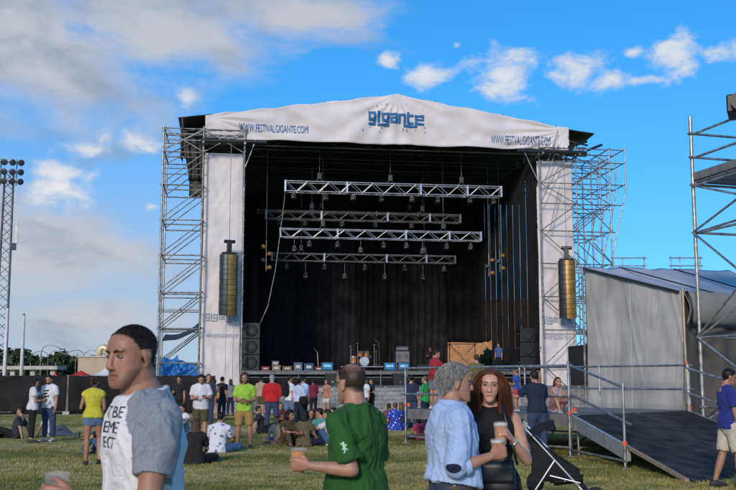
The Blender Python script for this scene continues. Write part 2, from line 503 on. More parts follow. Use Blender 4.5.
def build_roof():
    t = sthing('stage_roof', 'black gabled stage roof with a wrinkled white printed fascia banner', 'stage roof', 0, 0)
    nu, nv = 260, 26
    def fn(a, c):
        u = UL + (UR - UL) * a; bot = Z0 + .03 * math.sin(u * 1.7); z = bot + (ftop(u) - bot) * c
        return (u, fascia_y(u, z) - .22, z), (0, -1, 0)
    b = MB(); b.sheet(fn, nu, nv, .012); f = b.build('fascia_banner', M_BANNER, t, smooth=True)
    def put(name, V, F, m, u0, z0, shear=0.0):
        b = MB(); b.add([(u0 + x, fascia_y(u0 + x, z0 + z + shear * x) - .30, z0 + z + shear * x) for x, z in V], F); b.build(name, m, f)
    # lettering of the web address, one mesh per letter block
    for (u0, z0, w, h, sh) in ((-6.72, 15.62, 3.85, .46, -.002), (7.60, 15.42, 3.55, .50, 0.0)):
        
        for V, F in letters('WWW.FESTIVALGIGANTE.COM', w, h): put('letter', V[:, :2], F, M_NAVYPRINT, u0, z0, sh)
    for name, rects in LOGO.items():
        V, F = [], []
        for (x0, x1, y0, y1) in [(a - 1.5, b2 + 1.5, c - 1.5, d + 1.5) for a, b2, c, d in rects]:
            nx, ny = max(1, round((x1 - x0) / 7)), max(1, round((y1 - y0) / 7)); o = len(V)
            V += [((x0 + (x1 - x0) * i / nx - 355) * .0083, (205 - y1 + (y1 - y0) * j / ny) * .0083) for j in range(ny + 1) for i in range(nx + 1)]
            F += [(o + j * (nx + 1) + i, o + j * (nx + 1) + i + 1, o + (j + 1) * (nx + 1) + i + 1, o + (j + 1) * (nx + 1) + i) for j in range(ny) for i in range(nx)]
        put('logo_letter', V, F, M_BLUEPRINT, .30, 16.40)
    r = random.Random(4)
    for i in range(34):
        x, z = r.uniform(-2.0, 1.9), r.choice([r.uniform(.42, 1.0), r.uniform(-.75, -.45)])
        if abs(x) + z > 2.2: continue
        s = r.uniform(.014, .04); a = [(x + s * math.cos(k) * (1 + .3 * math.sin(3 * k)), z + s * math.sin(k)) for k in [i_ * 1.05 for i_ in range(6)]]
        put('paint_speck', a, [(0, 1, 2, 3, 4, 5)], M_DARKDOT if i % 3 else M_BLUEPRINT, .30, 16.40)
    # roof sheets
    for (a0, a1, z0_, z1_) in ((-12.0, UA, ZE - .12, ZA - .16), (UA, 12.2, ZA - .16, ZE - .22)):
        b = MB()
        def fn2(a, c): 
            u = a0 + (a1 - a0) * a
            return (u, .02 + 15 * c, z0_ + (z1_ - z0_) * a + .05 * vn(u, c * 9)), (0, 0, 1)
        b.sheet(fn2, 24, 10, .06); b.build('roof_sheet', M_TARPB, t, smooth=True)
    # rafters, purlins and cross trusses under the roof
    for v in (.35, 3.2, 6.2, 9.2, 12.2, 14.8):
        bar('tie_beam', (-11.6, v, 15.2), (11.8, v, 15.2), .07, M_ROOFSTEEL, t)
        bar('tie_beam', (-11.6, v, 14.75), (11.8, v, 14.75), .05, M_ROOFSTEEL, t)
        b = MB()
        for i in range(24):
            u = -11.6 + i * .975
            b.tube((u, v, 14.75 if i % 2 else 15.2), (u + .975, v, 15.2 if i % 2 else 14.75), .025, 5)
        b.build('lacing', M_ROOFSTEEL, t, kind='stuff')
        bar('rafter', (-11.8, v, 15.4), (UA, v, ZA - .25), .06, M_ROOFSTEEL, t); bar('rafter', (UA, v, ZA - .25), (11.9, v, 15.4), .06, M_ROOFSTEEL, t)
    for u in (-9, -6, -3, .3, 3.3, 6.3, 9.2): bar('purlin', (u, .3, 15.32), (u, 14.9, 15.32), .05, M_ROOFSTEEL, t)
    b = MB(); b.sheet(lambda a, c: (Vector((-11.9 + 24 * a, 14.55 + .05 * vn(a * 30, c), 14.3 + (16.2 + 1.55 * (1 - abs(2 * a - 1)) - 14.3) * c)), (0, -1, 0)), 40, 6, .01); b.build('back_gable', M_TARPB, t, smooth=True)
    for i in range(26):   # eyelets and rope knots along the top edge
        u = UL + .3 + i * .8; b = MB(); b.sphere((u, -.14, ftop(u) + .02), .045, 6, 4); b.build('rope_knot', M_RUBBER, t)
LOGO = {
 'g': [(160, 173, 157, 218), (173, 195, 157, 170), (173, 195, 205, 218), (195, 208, 157, 248), (160, 195, 236, 248)],
 'i': [(222, 238, 172, 228), (222, 238, 155, 166)],
 'g2': [(252, 265, 165, 222), (265, 288, 165, 177), (265, 288, 210, 222), (288, 302, 165, 252), (222, 288, 240, 252)],
 'a': [(312, 345, 165, 177), (345, 358, 165, 230), (324, 345, 190, 200), (324, 345, 219, 230), (312, 324, 190, 230)],
 'n': [(368, 381, 168, 232), (381, 402, 168, 180), (402, 415, 168, 258), (415, 495, 246, 258)],
 't': [(428, 441, 155, 235), (441, 470, 172, 183), (441, 470, 224, 235)],
 'e': [(482, 495, 172, 240), (495, 533, 172, 183), (533, 545, 172, 208), (495, 533, 199, 208), (495, 545, 230, 240)]}
build_roof()

def build_corner_skirt():
    t = sthing('corner_tarp', 'black tarpaulin hanging from the left corner of the stage roof', 'tarpaulin', -11.3, 2.2, 12.8)
    def fn(a, c):
        u = -.62 + 1.35 * a
        lo = .15 if a > .35 else 1.5
        return (u + .06 * vn(u * 3, c * 4), .06 * math.sin(u * 14 + c * 3), lo + (3.75 - lo) * c + .15 * a * c), (0, -1, 0)
    b = MB(); b.sheet(fn, 24, 12, .02); b.build('tarp_sheet', M_TARPB, t, smooth=True)
    def fn2(a, c):
        return (-.66 + .04 * vn(a * 5, c * 4), 3.4 * a, 1.5 + .5 * a + (2.25 - .5 * a) * c), (-1, 0, 0)
    b = MB(); b.sheet(fn2, 12, 8, .02); b.build('tarp_sheet', M_TARPB, t, smooth=True)
build_corner_skirt()

# tower scaffolds left and right of the stage, each tube a part
def scaffold_left(bar=lambda *a: bar(*a[:3], a[3] * 1.3, *a[4:])):   # tubes with their couplers read a little stouter
    t = sthing('scaffold_tower', 'tall scaffold tower with parallel diagonal braces beside the blue tarpaulin', 'scaffold', -10.5, 0)
    us, vs = (-2.25, -.06, 2.2), (-.4, 1.2, 3.2)
    lv = (.5, 2.45, 4.4, 6.35, 8.3, 10.25, 12.2, 14.1, 15.4)
    r = random.Random(2)
    for v in vs:
        for u in us:
            bar('post', (u, v, 0), (u, v, 15.55 if v < 2 else 14.6), .033 if v > 0 else .042, M_STEEL_D if u > -1 else M_STEEL, t)
        for k, z in enumerate(lv):
            dz = r.uniform(-.06, .06)
            bar('ledger', (us[0] - .1, v + .04, z + dz), (us[1] + .1, v + .04, z + dz), .028, M_STEEL_D, t)
            if v < 0 and k in (0, 8) or v > 0: bar('ledger', (us[1] + .1, v + .04, z + dz), (us[2] + .1, v + .04, z + dz), .028, M_STEEL_D, t)
            if k < 8:
                dz2 = (lv[k + 1] - z)
                bar('brace', (us[0], v - .05, z + .1), (us[1], v - .05, z + dz2 - .1), .024, M_STEEL_D, t)
                if k in (2, 6) and v < 2: bar('guard_rail', (us[0], v + .04, z + .95), (us[1], v + .04, z + .95), .022, M_STEEL_D, t)
    for u in us:
        for z in lv[::1]:
            bar('transom', (u + .04, vs[0] - .1, z + .07), (u + .04, vs[-1] + .1, z + .07), .026, M_STEEL_D, t)
    for (a, b_, z0, z1) in ((0, 1, 14.1, 15.4), (1, 2, 14.1, 15.4), (1, 2, 15.4, 14.1), (0, 1, 15.4, 14.1)):
        bar('brace', (us[a], -.45, z0), (us[b_], -.45, z1), .022, M_STEEL, t)
    for z in (14.75, 15.1): bar('guard_rail', (us[0], -.4, z), (us[2], -.4, z), .03, M_STEEL, t)
    bar('hoist_beam', (-.2, -1.0, 14.62), (3.4, -1.0, 14.62), .09, M_BLACK, t)
    for u in (-.06, 2.2): bar('outrigger', (u, -1.2, 14.5), (u, .3, 14.5), .05, M_STEEL_D, t)
    bar('outrigger', (2.2, -.4, 13.2), (2.85, -.4, 15.0), .028, M_STEEL, t); bar('outrigger', (2.2, -.4, 12.2), (2.2, -1.0, 14.4), .028, M_STEEL, t)
    bar('antenna', (-1.2, -.4, 15.3), (-1.25, -.4, 16.0), .05, M_BLACK, t)
scaffold_left()
def scaffold_right(bar=lambda *a: bar(*a[:3], a[3] * 1.3, *a[4:])):   # tubes with their couplers read a little stouter
    t = sthing('scaffold_tower', 'flared scaffold tower leaning out beside the grey tent, top catwalk overhanging', 'scaffold', 10.8, 0)
    vs = (-.4, 1.1, 2.6, 4.1)
    lv = (.4, 2.4, 4.4, 6.3, 8.2, 10.1, 11.7, 12.9, 14.2, 15.0)
    def outer(z): return 2.1 if z < 9.4 else (2.1 + .98 * (z - 9.4) / 3.4 if z < 12.8 else 3.08)
    for v in vs:
        bar('post', (-2.15, v, 0), (-2.15, v, 15.2), .036, M_STEEL_D, t)
        bar('post', (.05, v, 0), (.05, v, 15.2), .036, M_STEEL_D, t)
        bar('post', (2.1, v, 0), (2.1, v, 15.0), .036, M_STEEL, t)
        bar('post', (3.08, v, 12.6), (3.08, v, 15.25), .03, M_STEEL, t)
        bar('flare_post', (2.12, v, 8.6), (3.08, v, 12.7), .03, M_STEEL, t)
        for k, z in enumerate(lv):
            o = outer(z)
            bar('ledger', (.0, v + .04, z), (o + .05, v + .04, z), .026, M_STEEL_D, t)
            if v < 0 or k > 7: bar('ledger', (-2.2, v + .04, z + .02), (.0, v + .04, z + .02), .026, M_STEEL_D, t)
            if k < 9:
                z2 = lv[k + 1]
                a, b_ = ((.05, 2.1) if k % 2 else (2.1, .05))
                bar('brace', (a, v - .05, z), (b_, v - .05, z2), .023, M_STEEL_D, t)
                if v < 0:
                    bar('brace', (-2.15 if k % 2 else .05, v - .05, z), (.05 if k % 2 else -2.15, v - .05, z2), .022, M_STEEL_D, t)
                if 4 < k < 9 and v < 0: bar('brace', (-2.15 + .25 * (k % 3), v - .12, z), (-1.0, v - .12, z2 + 1.0), .02, M_STEEL_D, t)
    for z in lv:
        for u in (.05, 2.1): bar('transom', (u + .04, vs[0] - .1, z + .07), (u + .04, vs[-1] + .1, z + .07), .024, M_STEEL_D, t)
        if z > 11.8: bar('transom', (3.1, vs[0] - .1, z + .07), (3.1, vs[-1] + .1, z + .07), .024, M_STEEL, t)
    for k, z in enumerate((4.4, 8.2, 10.1, 12.9)):
        bar('brace', (2.16, vs[0], z), (2.16, vs[2], z + 1.7), .022, M_STEEL_D, t); bar('brace', (.1, vs[0], z), (.1, vs[2], z + 1.7), .022, M_STEEL_D, t)
    bar('hoist_beam', (-3.6, -1.0, 14.62), (.5, -1.0, 14.62), .09, M_BLACK, t)
    for u in (-2.15, .05): bar('outrigger', (u, -1.2, 14.5), (u, .3, 14.5), .05, M_STEEL_D, t)
    for (u0, u1, v) in ((-.4, .9, -.6), (1.0, 2.1, 0.1)): bar('top_beam', (u0, v, 15.05), (u1, v + .6, 15.55), .06, M_BLACK, t)
    bar('outrigger', (-2.2, -.4, 12.9), (-3.1, -.4, 14.9), .03, M_STEEL, t)
scaffold_right()

def banner(label, u0, u1, zb, zt, seed, lu):
    t = sthing('side_banner', label, 'banner', (u0 + u1) / 2, .18, zb, 'white banners hung on the scaffold towers')
    w, h = u1 - u0, zt - zb
    def y(x, z): return .045 * 2 * vn(x * 1.3 + seed, z * .5, seed) + .03 * math.sin((x * 1.2 + z * .8) * 2.2 + seed) * (.5 + .5 * vn(z * .3, seed)) + .03 * (1 - 2.2 * abs(vn((x + z * .3) * 1.8, z * .4, seed))) + .03 * vn(x * 4, z * 2.2, seed) + .02 * math.exp(-((z - 10.4) / .06) ** 2)
    def fn(a, c):
        x = -w / 2 + w * a + .03 * vn(c * 6, seed) * (abs(a - .5) * 2); z = h * c
        return (x, y(x, z), z), (0, -1, 0)
    b = MB(); b.sheet(fn, 26, 120, .012); f = b.build('banner_sheet', M_BANNER, t, smooth=True)
    sc = .0046
    for name, rects in LOGO.items():
        V, F = [], []
        for (x0, x1, y0, y1) in rects:
            o = len(V); nx = max(1, int((x1 - x0) / 12))
            for i in range(nx + 1):
                x = (x0 + (x1 - x0) * i / nx - 355) * sc + lu
                for yy in (y1, y0):
                    z = 5.0 - zb + (205 - yy) * sc; V.append((x, y(x, z) - .05, z))
            F += [(o + 2 * i, o + 2 * i + 2, o + 2 * i + 3, o + 2 * i + 1) for i in range(nx)]
        b = MB(); b.add(V, F); b.build('logo_letter', M_GREYPRINT, f)
    for V, F in letters('WWW.FESTIVALGIGANTE.COM', 1.75, .20):
        b = MB(); b.add([(x + lu, y(x + lu, 4.0 - zb + z) - .05, 4.0 - zb + z) for x, z, _ in V], F); b.build('letter', M_GREYPRINT, f)
    for i in range(9):
        for x in (-w / 2 - .03, w / 2 + .03):
            b = MB(); b.box((x, -.02, .5 + i * (h - .8) / 8), (.07, .03, .03)); b.build('tie', M_RUBBER, t)
banner('white banner down the scaffold tower above the blue tarpaulin', -10.5, -8.35, .9, 14.2, 3.0, .05)
banner('white banner down the flared scaffold tower next to the grey tent', 8.65, 10.82, 1.2, 14.3, 8.0, -.1)

def blue_tarp():
    t = sthing('blue_tarpaulin', 'crumpled blue tarpaulin covering gear at the foot of the scaffold tower', 'tarpaulin', -11.6, .4, 0)
    def fn(a, c):
        x = -1.0 + 2.0 * a
        top = 2.55 + .22 * vn(x * 2.2, 1) + (.35 if a < .45 else 0)
        z = 1.3 + (top - 1.3) * c
        return (x, .25 * vn(x * 2.1, z * 2.4, 3) + .12 * vn(x * 6, z * 6, 5) + .35 * c * c, z), (0, -1, 0)
    b = MB(); b.sheet(fn, 44, 26, .02); b.build('tarp_sheet', M_BLUETARP, t, smooth=True)
    b = MB(); b.box((0, 1.2, 1.2), (1.9, 1.2, 2.3)); b.build('covered_case', M_BLACK, t)
    t = sthing('black_awning', 'black awning sheet stretched inside the scaffold above the blue tarpaulin', 'awning', -11.6, 1.6, 3.9)
    def fn(a, c):
        return (-1.0 + 2.0 * a, -1.0 + 3.2 * c, -.15 + .75 * a + .5 * c - .25 * math.sin(math.pi * a) + .05 * vn(a * 5, c * 5)), (0, 0, 1)
    b = MB(); b.sheet(fn, 18, 10, .02); b.build('awning_sheet', M_TARPB, t, smooth=True)
blue_tarp()

# ------------------------------------------------------------------ drapes
def drape(label, cat, p0, p1, zb, zt, amp, waves, group, inward):
    p0, p1 = Vector(p0), Vector(p1); d = (p1 - p0); Ln = d.length; d.normalize()
    t = thing('black_drape', label, cat, (p0 + p1) / 2 + Vector((0, 0, zb)), math.atan2(d.y, d.x), group)
    h = zt - zb; sd_ = rng.uniform(0, 50)
    n = max(10, int(Ln * 12))
    def fn(a, c):
        x = -Ln / 2 + Ln * a
        y = amp * math.sin(a * waves * 6.28 + sd_ + 1.3 * vn(c * 2.3, sd_)) * (.45 + .55 * c) + amp * 1.5 * vn(x * .9 + sd_, c * 5, sd_) + .5 * amp * vn(x * 3 + c * 5, c * 13, sd_)
        return (x, y, h * c + (.05 * vn(x * 2, sd_) if c == 0 else 0)), (0, -1, 0)
    b = MB(); b.sheet(fn, n, 28, .012); b.build('drape_sheet', M_DRAPE, t, smooth=True)
edges = [-8.6, -6.4, -4.2, -2.1, -.1, 1.9, 4.0, 6.2]
BACK = ['black back wall drape meeting the side wall', 'black back wall drape behind the coloured crates', 'black back wall drape behind the pale microphone stand', 'black back wall drape between microphone stand and drum kit', 'black back wall drape right behind the drum kit', 'black back wall drape behind the tall grey amplifier', 'long black back wall drape bordering the open gap']
for i in range(7):
    drape(BACK[i], 'drape', S(edges[i] - .12, 14 + .22 * (i % 2)), S(edges[i + 1] + .12, 14 + .22 * (i % 2)), DECK + .02, 14.6, .15, 5, 'black drapes across the back of the stage', 1)
drape('short black drape of the back wall hanging above the open gap', 'drape', S(6.15, 14.2), S(8.9, 14.2), 4.25, 14.6, .09, 4, 'black drapes across the back of the stage', 1)
for i in range(10):
    v0 = .25 + i * 1.38
    drape('narrow black strip drape of the side wall with daylight beside it', 'drape', S(8.42, v0 + (1.374 if i % 2 else 1.395)), S(8.40, v0), 2.15 if i < 7 else 4.2, 14.5, .007, 2, 'strip drapes down the right side wall of the stage', 1)
drape('black return drape closing the corner behind the banner by the grey tent', 'drape', S(8.40, .20), S(8.85, .26), 2.15, 14.5, .02, 2, None, 1)
for i in range(5):
    v0 = 1.2 + i * 2.5
    drape('wide black drape of the side wall behind the white banner', 'drape', S(-8.5, v0), S(-8.5, v0 + 2.45), 2.15, 14.6, .06, 4, 'drapes down the left side wall of the stage', 1)

# ------------------------------------------------------------------ trusses, hoists and lights
def truss(label, u0, u1, v, zb, zt, m, step=.62, hoists=()):
    t = sthing('lighting_truss', label, 'truss', (u0 + u1) / 2, v, zb, 'lighting trusses hung under the stage roof')
    w, h = u1 - u0, zt - zb; d = h * .9
    for y in (-d / 2, d / 2):
        for z in (.03, h - .03): bar('chord', (-w / 2, y, z), (w / 2, y, z), .032, m, t)
    n = int(w / step); s = w / n
    for y in (-d / 2, d / 2):
        b = MB()
        for i in range(n):
            x = -w / 2 + i * s
            b.tube((x, y, .03 if i % 2 else h - .03), (x + s, y, h - .03 if i % 2 else .03), .02, 5)
        b.build('lacing', m, t, kind='stuff')
    b = MB()
    for i in range(n):
        x = -w / 2 + i * s
        for z in (.03, h - .03): b.tube((x, -d / 2 if i % 2 else d / 2, z), (x + s, d / 2 if i % 2 else -d / 2, z), .016, 5)
    b.build('lacing', m, t, kind='stuff')
    for x in (-w / 2, -w * .22, w * .12, w * .34, w / 2):
        b = MB(); b.box((x, 0, h / 2), (.09, d + .05, h + .02)); b.build('splice_plate', M_ALU if abs(x) < w / 2 - .1 else m, t)
    for x in hoists:
        b = MB(); b.box((x - (u0 + u1) / 2, 0, h + .35), (.24, .2, .36)); hb = b.build('chain_hoist', M_GREYCAB, t, bevel=.02)
        bar('chain', (x - (u0 + u1) / 2, 0, h + .5), (x - (u0 + u1) / 2, 0, 15.1 - zb), .014, M_STEEL_D, t, 5)
        bar('sling', (x - (u0 + u1) / 2 - .25, 0, h), (x - (u0 + u1) / 2, 0, h + .25), .014, M_STEEL_D, t, 5)
        bar('sling', (x - (u0 + u1) / 2 + .25, 0, h), (x - (u0 + u1) / 2, 0, h + .25), .014, M_STEEL_D, t, 5)
    return t
truss('front lighting truss, brightest and highest, hung with moving head lamps', -5.9, 6.96, 2, 12.43, 13.08, M_ALU, hoists=(-3.9, .3, 4.6))
truss('dull lighting truss right behind the brightest one', -6.85, 5.4, 6, 11.45, 12.0, M_ALU_D, hoists=(-4, 3))
truss('second brightest lighting truss with drop pipes and lamps under it', -6.05, 6.2, 4, 10.03, 10.6, M_ALU, hoists=(-3.5, 3.9))
truss('lowest and deepest lighting truss close to the back drapes', -6.35, 5.5, 8, 9.1, 9.62, M_ALU_D, hoists=(-4.5, 3.5))
truss('thin rust tinted truss deep under the roof', -7.2, 5.6, 10.5, 12.55, 12.85, mat('rusty_truss', (.17, .10, .06), .5, .4, .4, 3), hoists=(-3, 3))

M_LENS = mat('lamp_lens', (.10, .11, .13), .08, 0, .1, 4, spec=.9)
def make_light():
    t = thing('stage_light', '', 'stage light')
    b = MB(); b.box((0, 0, -.10), (.26, .22, .12)); b.build('base_box', M_GREYCAB, t, bevel=.02)
    for s in (-1, 1):
        b = MB(); b.box((s * .16, 0, -.27), (.04, .10, .30)); b.build('yoke_arm', M_GREYCAB, t, bevel=.01)
    b = MB(); M = Matrix.Rotation(R(62), 4, 'X'); M.translation = Vector((0, 0, -.36))
    b.lathe([(.06, -.20), (.12, -.14), (.14, .05), (.15, .17), (.135, .19)], 14, M); h = b.build('lamp_head', M_BLACK, t, smooth=True)
    b = MB(); b.lathe([(.12, .185), (.05, .20), (.001, .203)], 14, M); b.build('lens', M_LENS, h, smooth=True)
    for s in (-1, 1): bar('clamp', (s * .07, 0, -.05), (s * .07, 0, .05), .025, M_STEEL_D, t, 6)
    return t
light0 = make_light(); first = [True]
def put_light(u, v, z, label, group, rz=0.0, drop=0.0):
    o = light0 if first[0] else copy_tree(light0); first[0] = False
    o.location = S(u, v, z - drop); o.rotation_euler = (0, 0, YAW + rz); o.scale = (.78, .78, .78); o['label'] = label; o['group'] = group
    if drop > .1:
        b = bar('drop_pipe', (0, 0, .03), (0, 0, drop / .78), .022, M_STEEL_D, o, 6)
for i, u in enumerate((-5.4, -3.5, -1.9, -.2, 1.6, 3.2, 5.1, 6.6)):
    put_light(u, 2 + .2 * (i % 2), 12.38, 'moving head lamp clamped under the brightest front truss', 'lamps under the front truss', rng.uniform(-.6, .6))
for i, u in enumerate((-5.2, -4.3, -2.6, -1.2, .2, 1.6, 2.6, 4.1, 5.6)):
    put_light(u, 4, 9.98, 'moving head lamp under the second brightest truss', 'lamps under the second truss', rng.uniform(-.6, .6), .15 if i % 3 else .45)
for i, u in enumerate((-5.4, -4.2, -3.0, -1.7, -.4, .9, 2.2, 3.4, 4.8)):
    put_light(u, 8, 9.05, 'lamp on a drop pipe under the lowest truss by the back drapes', 'lamps under the lowest truss', rng.uniform(-.6, .6), .15 + .55 * (i % 2))
for i, u in enumerate((-6.0, -4.4, -2.1, 0, 2.3, 4.4)):
    put_light(u, 6, 11.4, 'lamp under the dull truss behind the brightest one', 'lamps under the dull truss', rng.uniform(-.6, .6))

M_AMBER = mat('brass_lamp', (.48, .26, .09), .4, .5, .3, 6)
def side_ladder(label, u, v, z, n, group):
    t = sthing('light_ladder', label, 'light ladder', u, v, z - .4 * n, group)
    bar('cable', (0, 0, .38 * n), (0, 0, 15.1 - (z - .4 * n)), .015, M_STEEL_D, t, 5)
    bar('pipe', (0, 0, -.2), (0, 0, .4 * n), .03, M_STEEL_D, t)
    for i in range(n):
        b = MB(); M = Matrix.Rotation(R(80 - 15 * (i % 2)), 4, 'X') @ Matrix.Rotation(.5 * (-1) ** i, 4, 'Y'); M.translation = Vector((.15 * (-1) ** i, -.1, .4 * i))
        b.lathe([(.05, -.18), (.10, -.1), (.12, .14), (.10, .15)], 12, M); b.build('par_can', M_AMBER if i != 1 else M_GREYCAB, t, smooth=True)
side_ladder('string of brass lamps hanging down near the white banner by the blue tarpaulin', -6.9, 3, 9.7, 4, 'lamp ladders at the stage sides')
side_ladder('brass lamps hung from a cable before the strip drapes', 7.0, 5, 9.4, 3, 'lamp ladders at the stage sides')
side_ladder('brass lamps on the cable closer to the flared tower', 7.7, 5, 9.7, 3, 'lamp ladders at the stage sides')

t = sthing('power_cable', 'long grey cable drooping from the end of the front truss', 'cable', -5.9, 2, 12.4)
b = MB(); b.path([(0, -.1, 0), (-.15, -.1, -1.5), (-.5, -.1, -4.5), (-.9, -.1, -6.6), (-1.5, -.1, -8.0), (-2.2, -.05, -8.7), (-2.6, 0, -9.2)], .025); b.build('cable_run', M_STEEL_D, t, smooth=True)

# ------------------------------------------------------------------ line arrays
def line_array(label, u, toe):
    t = sthing('line_array', label, 'loudspeaker', u, -1.0, 4.9, 'line arrays flown on both sides of the stage', toe)
    n = 12; hz = .272
    pts = []
    ang = 0.0; y, z = 0.0, 3.28
    for i in range(n):
        ang = R(-1.0 + .13 * i * i * .55)
        b = MB(); M = Matrix.Rotation(ang, 4, 'X'); M.translation = Vector((0, y, z))
        w, d, h = .96, .52, hz - .010
        prof = [(-w / 2, .02), (-w * .40, -d * .30), (-w * .02, -d * .50), (w * .40, -d * .30), (w / 2, .02), (w * .40, d * .5), (-w * .40, d * .5)]
        b.rings([[M @ Vector((x, yy, -h / 2)) for x, yy in prof], [M @ Vector((x, yy, h / 2)) for x, yy in prof]])
        c = b.build('speaker_cabinet', M_GREYCAB, t, bevel=.008)
        for (a0_, a1_, gm) in ((198, 262, mat('unlit_grille', (.055, .057, .06), .4, .5, .2, 8, obj_var=.12)), (262, 342, M_SUNLIT_GRILLE)):  # right half tinted sunlit gold, left half dark: sunlight put into the colour
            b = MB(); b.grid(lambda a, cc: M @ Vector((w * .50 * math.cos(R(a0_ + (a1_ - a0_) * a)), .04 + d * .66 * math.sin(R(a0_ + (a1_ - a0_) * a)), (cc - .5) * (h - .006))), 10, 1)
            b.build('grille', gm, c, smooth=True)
        for x in (-.49, .49):
            b = MB(); b.box(M @ Vector((x, .05, 0)), (.03, .1, hz + .02)); b.build('rigging_plate', M_STEEL_D, c)
        y += math.sin(ang) * hz * .5; z -= hz * math.cos(ang)
    b = MB(); b.box((0, 0, 3.5), (.8, .6, .07)); b.build('fly_frame', M_BLACK, t)
    b = MB(); b.box((0, 0, 3.85), (.26, .22, .55)); b.build('chain_hoist', M_BLACK, t, bevel=.02)
    b = MB(); b.tube((-.28, 0, 4.15), (.32, 0, 4.15), .10, 10); b.build('chain_bag', M_BLACK, t)
    for s in (-.3, .3): bar('sling', (s, 0, 3.52), (0, 0, 3.75), .015, M_STEEL_D, t, 5)
    bar('chain', (0, 0, 4.1), (0, 0, 9.7), .016, M_STEEL_D, t, 5)
    bar('tie_line', (-.1, 0, -4.3), (-.1, 0, .05), .012, M_STEEL_D, t, 5); bar('tie_line', (.3, 0, -4.3), (.3, 0, .05), .012, M_STEEL_D, t, 5)
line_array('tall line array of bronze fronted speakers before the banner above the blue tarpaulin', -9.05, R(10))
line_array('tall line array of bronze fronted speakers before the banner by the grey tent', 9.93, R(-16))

# ------------------------------------------------------------------ gear on the deck
def cab(label, u, v, z, w, d, h, m, drivers=2, group=None, name='stage_speaker', rz=0.0):
    t = sthing(name, label, 'speaker', u, v, z, group, rz)
    b = MB(); b.box((0, 0, h / 2), (w, d, h - .01)); b.build('cabinet', M_BLACK, t, bevel=.02)
    b = MB(); b.box((0, -d / 2 - .01, h / 2), (w - .08, .02, h - .1)); gr = b.build('grille', m, t)
    for k in range(drivers):
        b = MB(); M = Matrix.Rotation(R(90), 4, 'X'); M.translation = Vector(((k - (drivers - 1) / 2) * w / drivers, -d / 2 - .015, h / 2))
        b.lathe([(min(w / drivers, h) * .38, 0), (min(w / drivers, h) * .40, .02), (min(w / drivers, h) * .3, .01), (.02, -.0)], 14, M); b.build('driver', M_RUBBER, t, smooth=True)
    for s in (-1, 1):
        b = MB(); b.box((s * (w / 2 + .005), 0, h * .6), (.02, .18, .07)); b.build('handle', M_STEEL_D, t)
    return t
pos = ('bottom', 'middle', 'top')
for k in range(3):
    cab(f'{pos[k]} black speaker of the stack beside the banner over the blue tarpaulin', -7.75, .8, DECK + .01 + k * .88, .95, .8, .87, M_BLACK, 1, 'side fill speaker stacks')
    cab(f'{pos[k]} black speaker of the stack before the strip drapes', 8.0, .8, DECK + .01 + k * .82, .9, .8, .81, M_BLACK, 1, 'side fill speaker stacks')
M_GREYAMP = mat('grey_amp_cloth', (.16, .16, .16), .8, 0, .2, 10, .2, 80)
t = sthing('guitar_amplifier', 'tall grey amplifier cabinet with a head on top on the stage', 'amplifier', 1.3, 4, DECK + .01)
b = MB(); b.box((0, 0, .62), (.86, .5, 1.22)); b.build('cabinet', M_BLACK, t, bevel=.02)
b = MB(); b.box((0, -.26, .62), (.78, .03, 1.12)); b.build('grille_cloth', M_GREYAMP, t)
for x in (-.2, .2):
    for z in (.35, .88):
        b = MB(); M = Matrix.Rotation(R(90), 4, 'X'); M.translation = Vector((x, -.27, z)); b.lathe([(.16, .0), (.17, .012), (.001, .014)], 16, M); b.build('driver', mat('amp_driver', (.10, .10, .10), .7), t)
b = MB(); b.box((0, 0, 1.37), (.74, .34, .26)); b.build('amplifier_head', M_GREYCAB, t, bevel=.02)
b = MB(); b.box((0, -.18, 1.35), (.66, .02, .12)); b.build('control_panel', M_ALU_D, t)
M_MONB = mat('blue_flight_case', (.02, .20, .42), .35, 0, .3, 3)
M_MONW = mat('pale_blue_print', (.35, .62, .75), .4)
for u, lab in ((-3.55, 'blue fronted stage box beside the pale microphone stand'), (-.05, 'blue fronted stage box before the drum riser'), (.75, 'blue fronted stage box before the tall grey amplifier')):
    t = sthing('stage_box', lab, 'stage box', u, .45, DECK + .01)
    b = MB(); b.box((0, 0, .24), (.66, .4, .48)); b.build('case', M_BLACK, t, bevel=.015)
    b = MB(); b.box((0, -.21, .25), (.58, .02, .36)); b.build('front_panel', M_MONB, t)
    b = MB(); b.box((0, -.225, .27), (.40, .012, .12)); b.build('printed_mark', M_MONW, t)
    for s in (-1, 1):
        b = MB(); b.box((s * .338, 0, .25), (.018, .14, .08)); b.build('handle', M_STEEL_D, t)
for u, lab in ((-3.4, 'black flight case standing below the stage lip by the pale microphone stand'), (.3, 'black flight case standing below the stage lip under the two blue boxes')):
    t = sthing('flight_case', lab, 'flight case', u, -.9, 0)
    b = MB(); b.box((0, 0, 1.03), (.75, .6, 1.86)); b.build('case', M_BLACK, t, bevel=.02)
    for x in (-.3, .3):
        for y in (-.22, .22):
            b = MB(); b.tube((x - .02, y, .05), (x + .02, y, .05), .05, 10); b.build('castor', M_RUBBER, t)
    for z in (.55, 1.5):
        b = MB(); b.box((0, -.305, z), (.12, .015, .1)); b.build('latch', M_STEEL_D, t)
cc = [('red', (.42, .04, .03)), ('cream', (.62, .50, .34)), ('blue', (.05, .20, .42)), ('tan', (.45, .28, .14)), ('grey blue', (.25, .36, .48)), ('dark red', (.28, .03, .03)), ('white', (.6, .58, .54))]
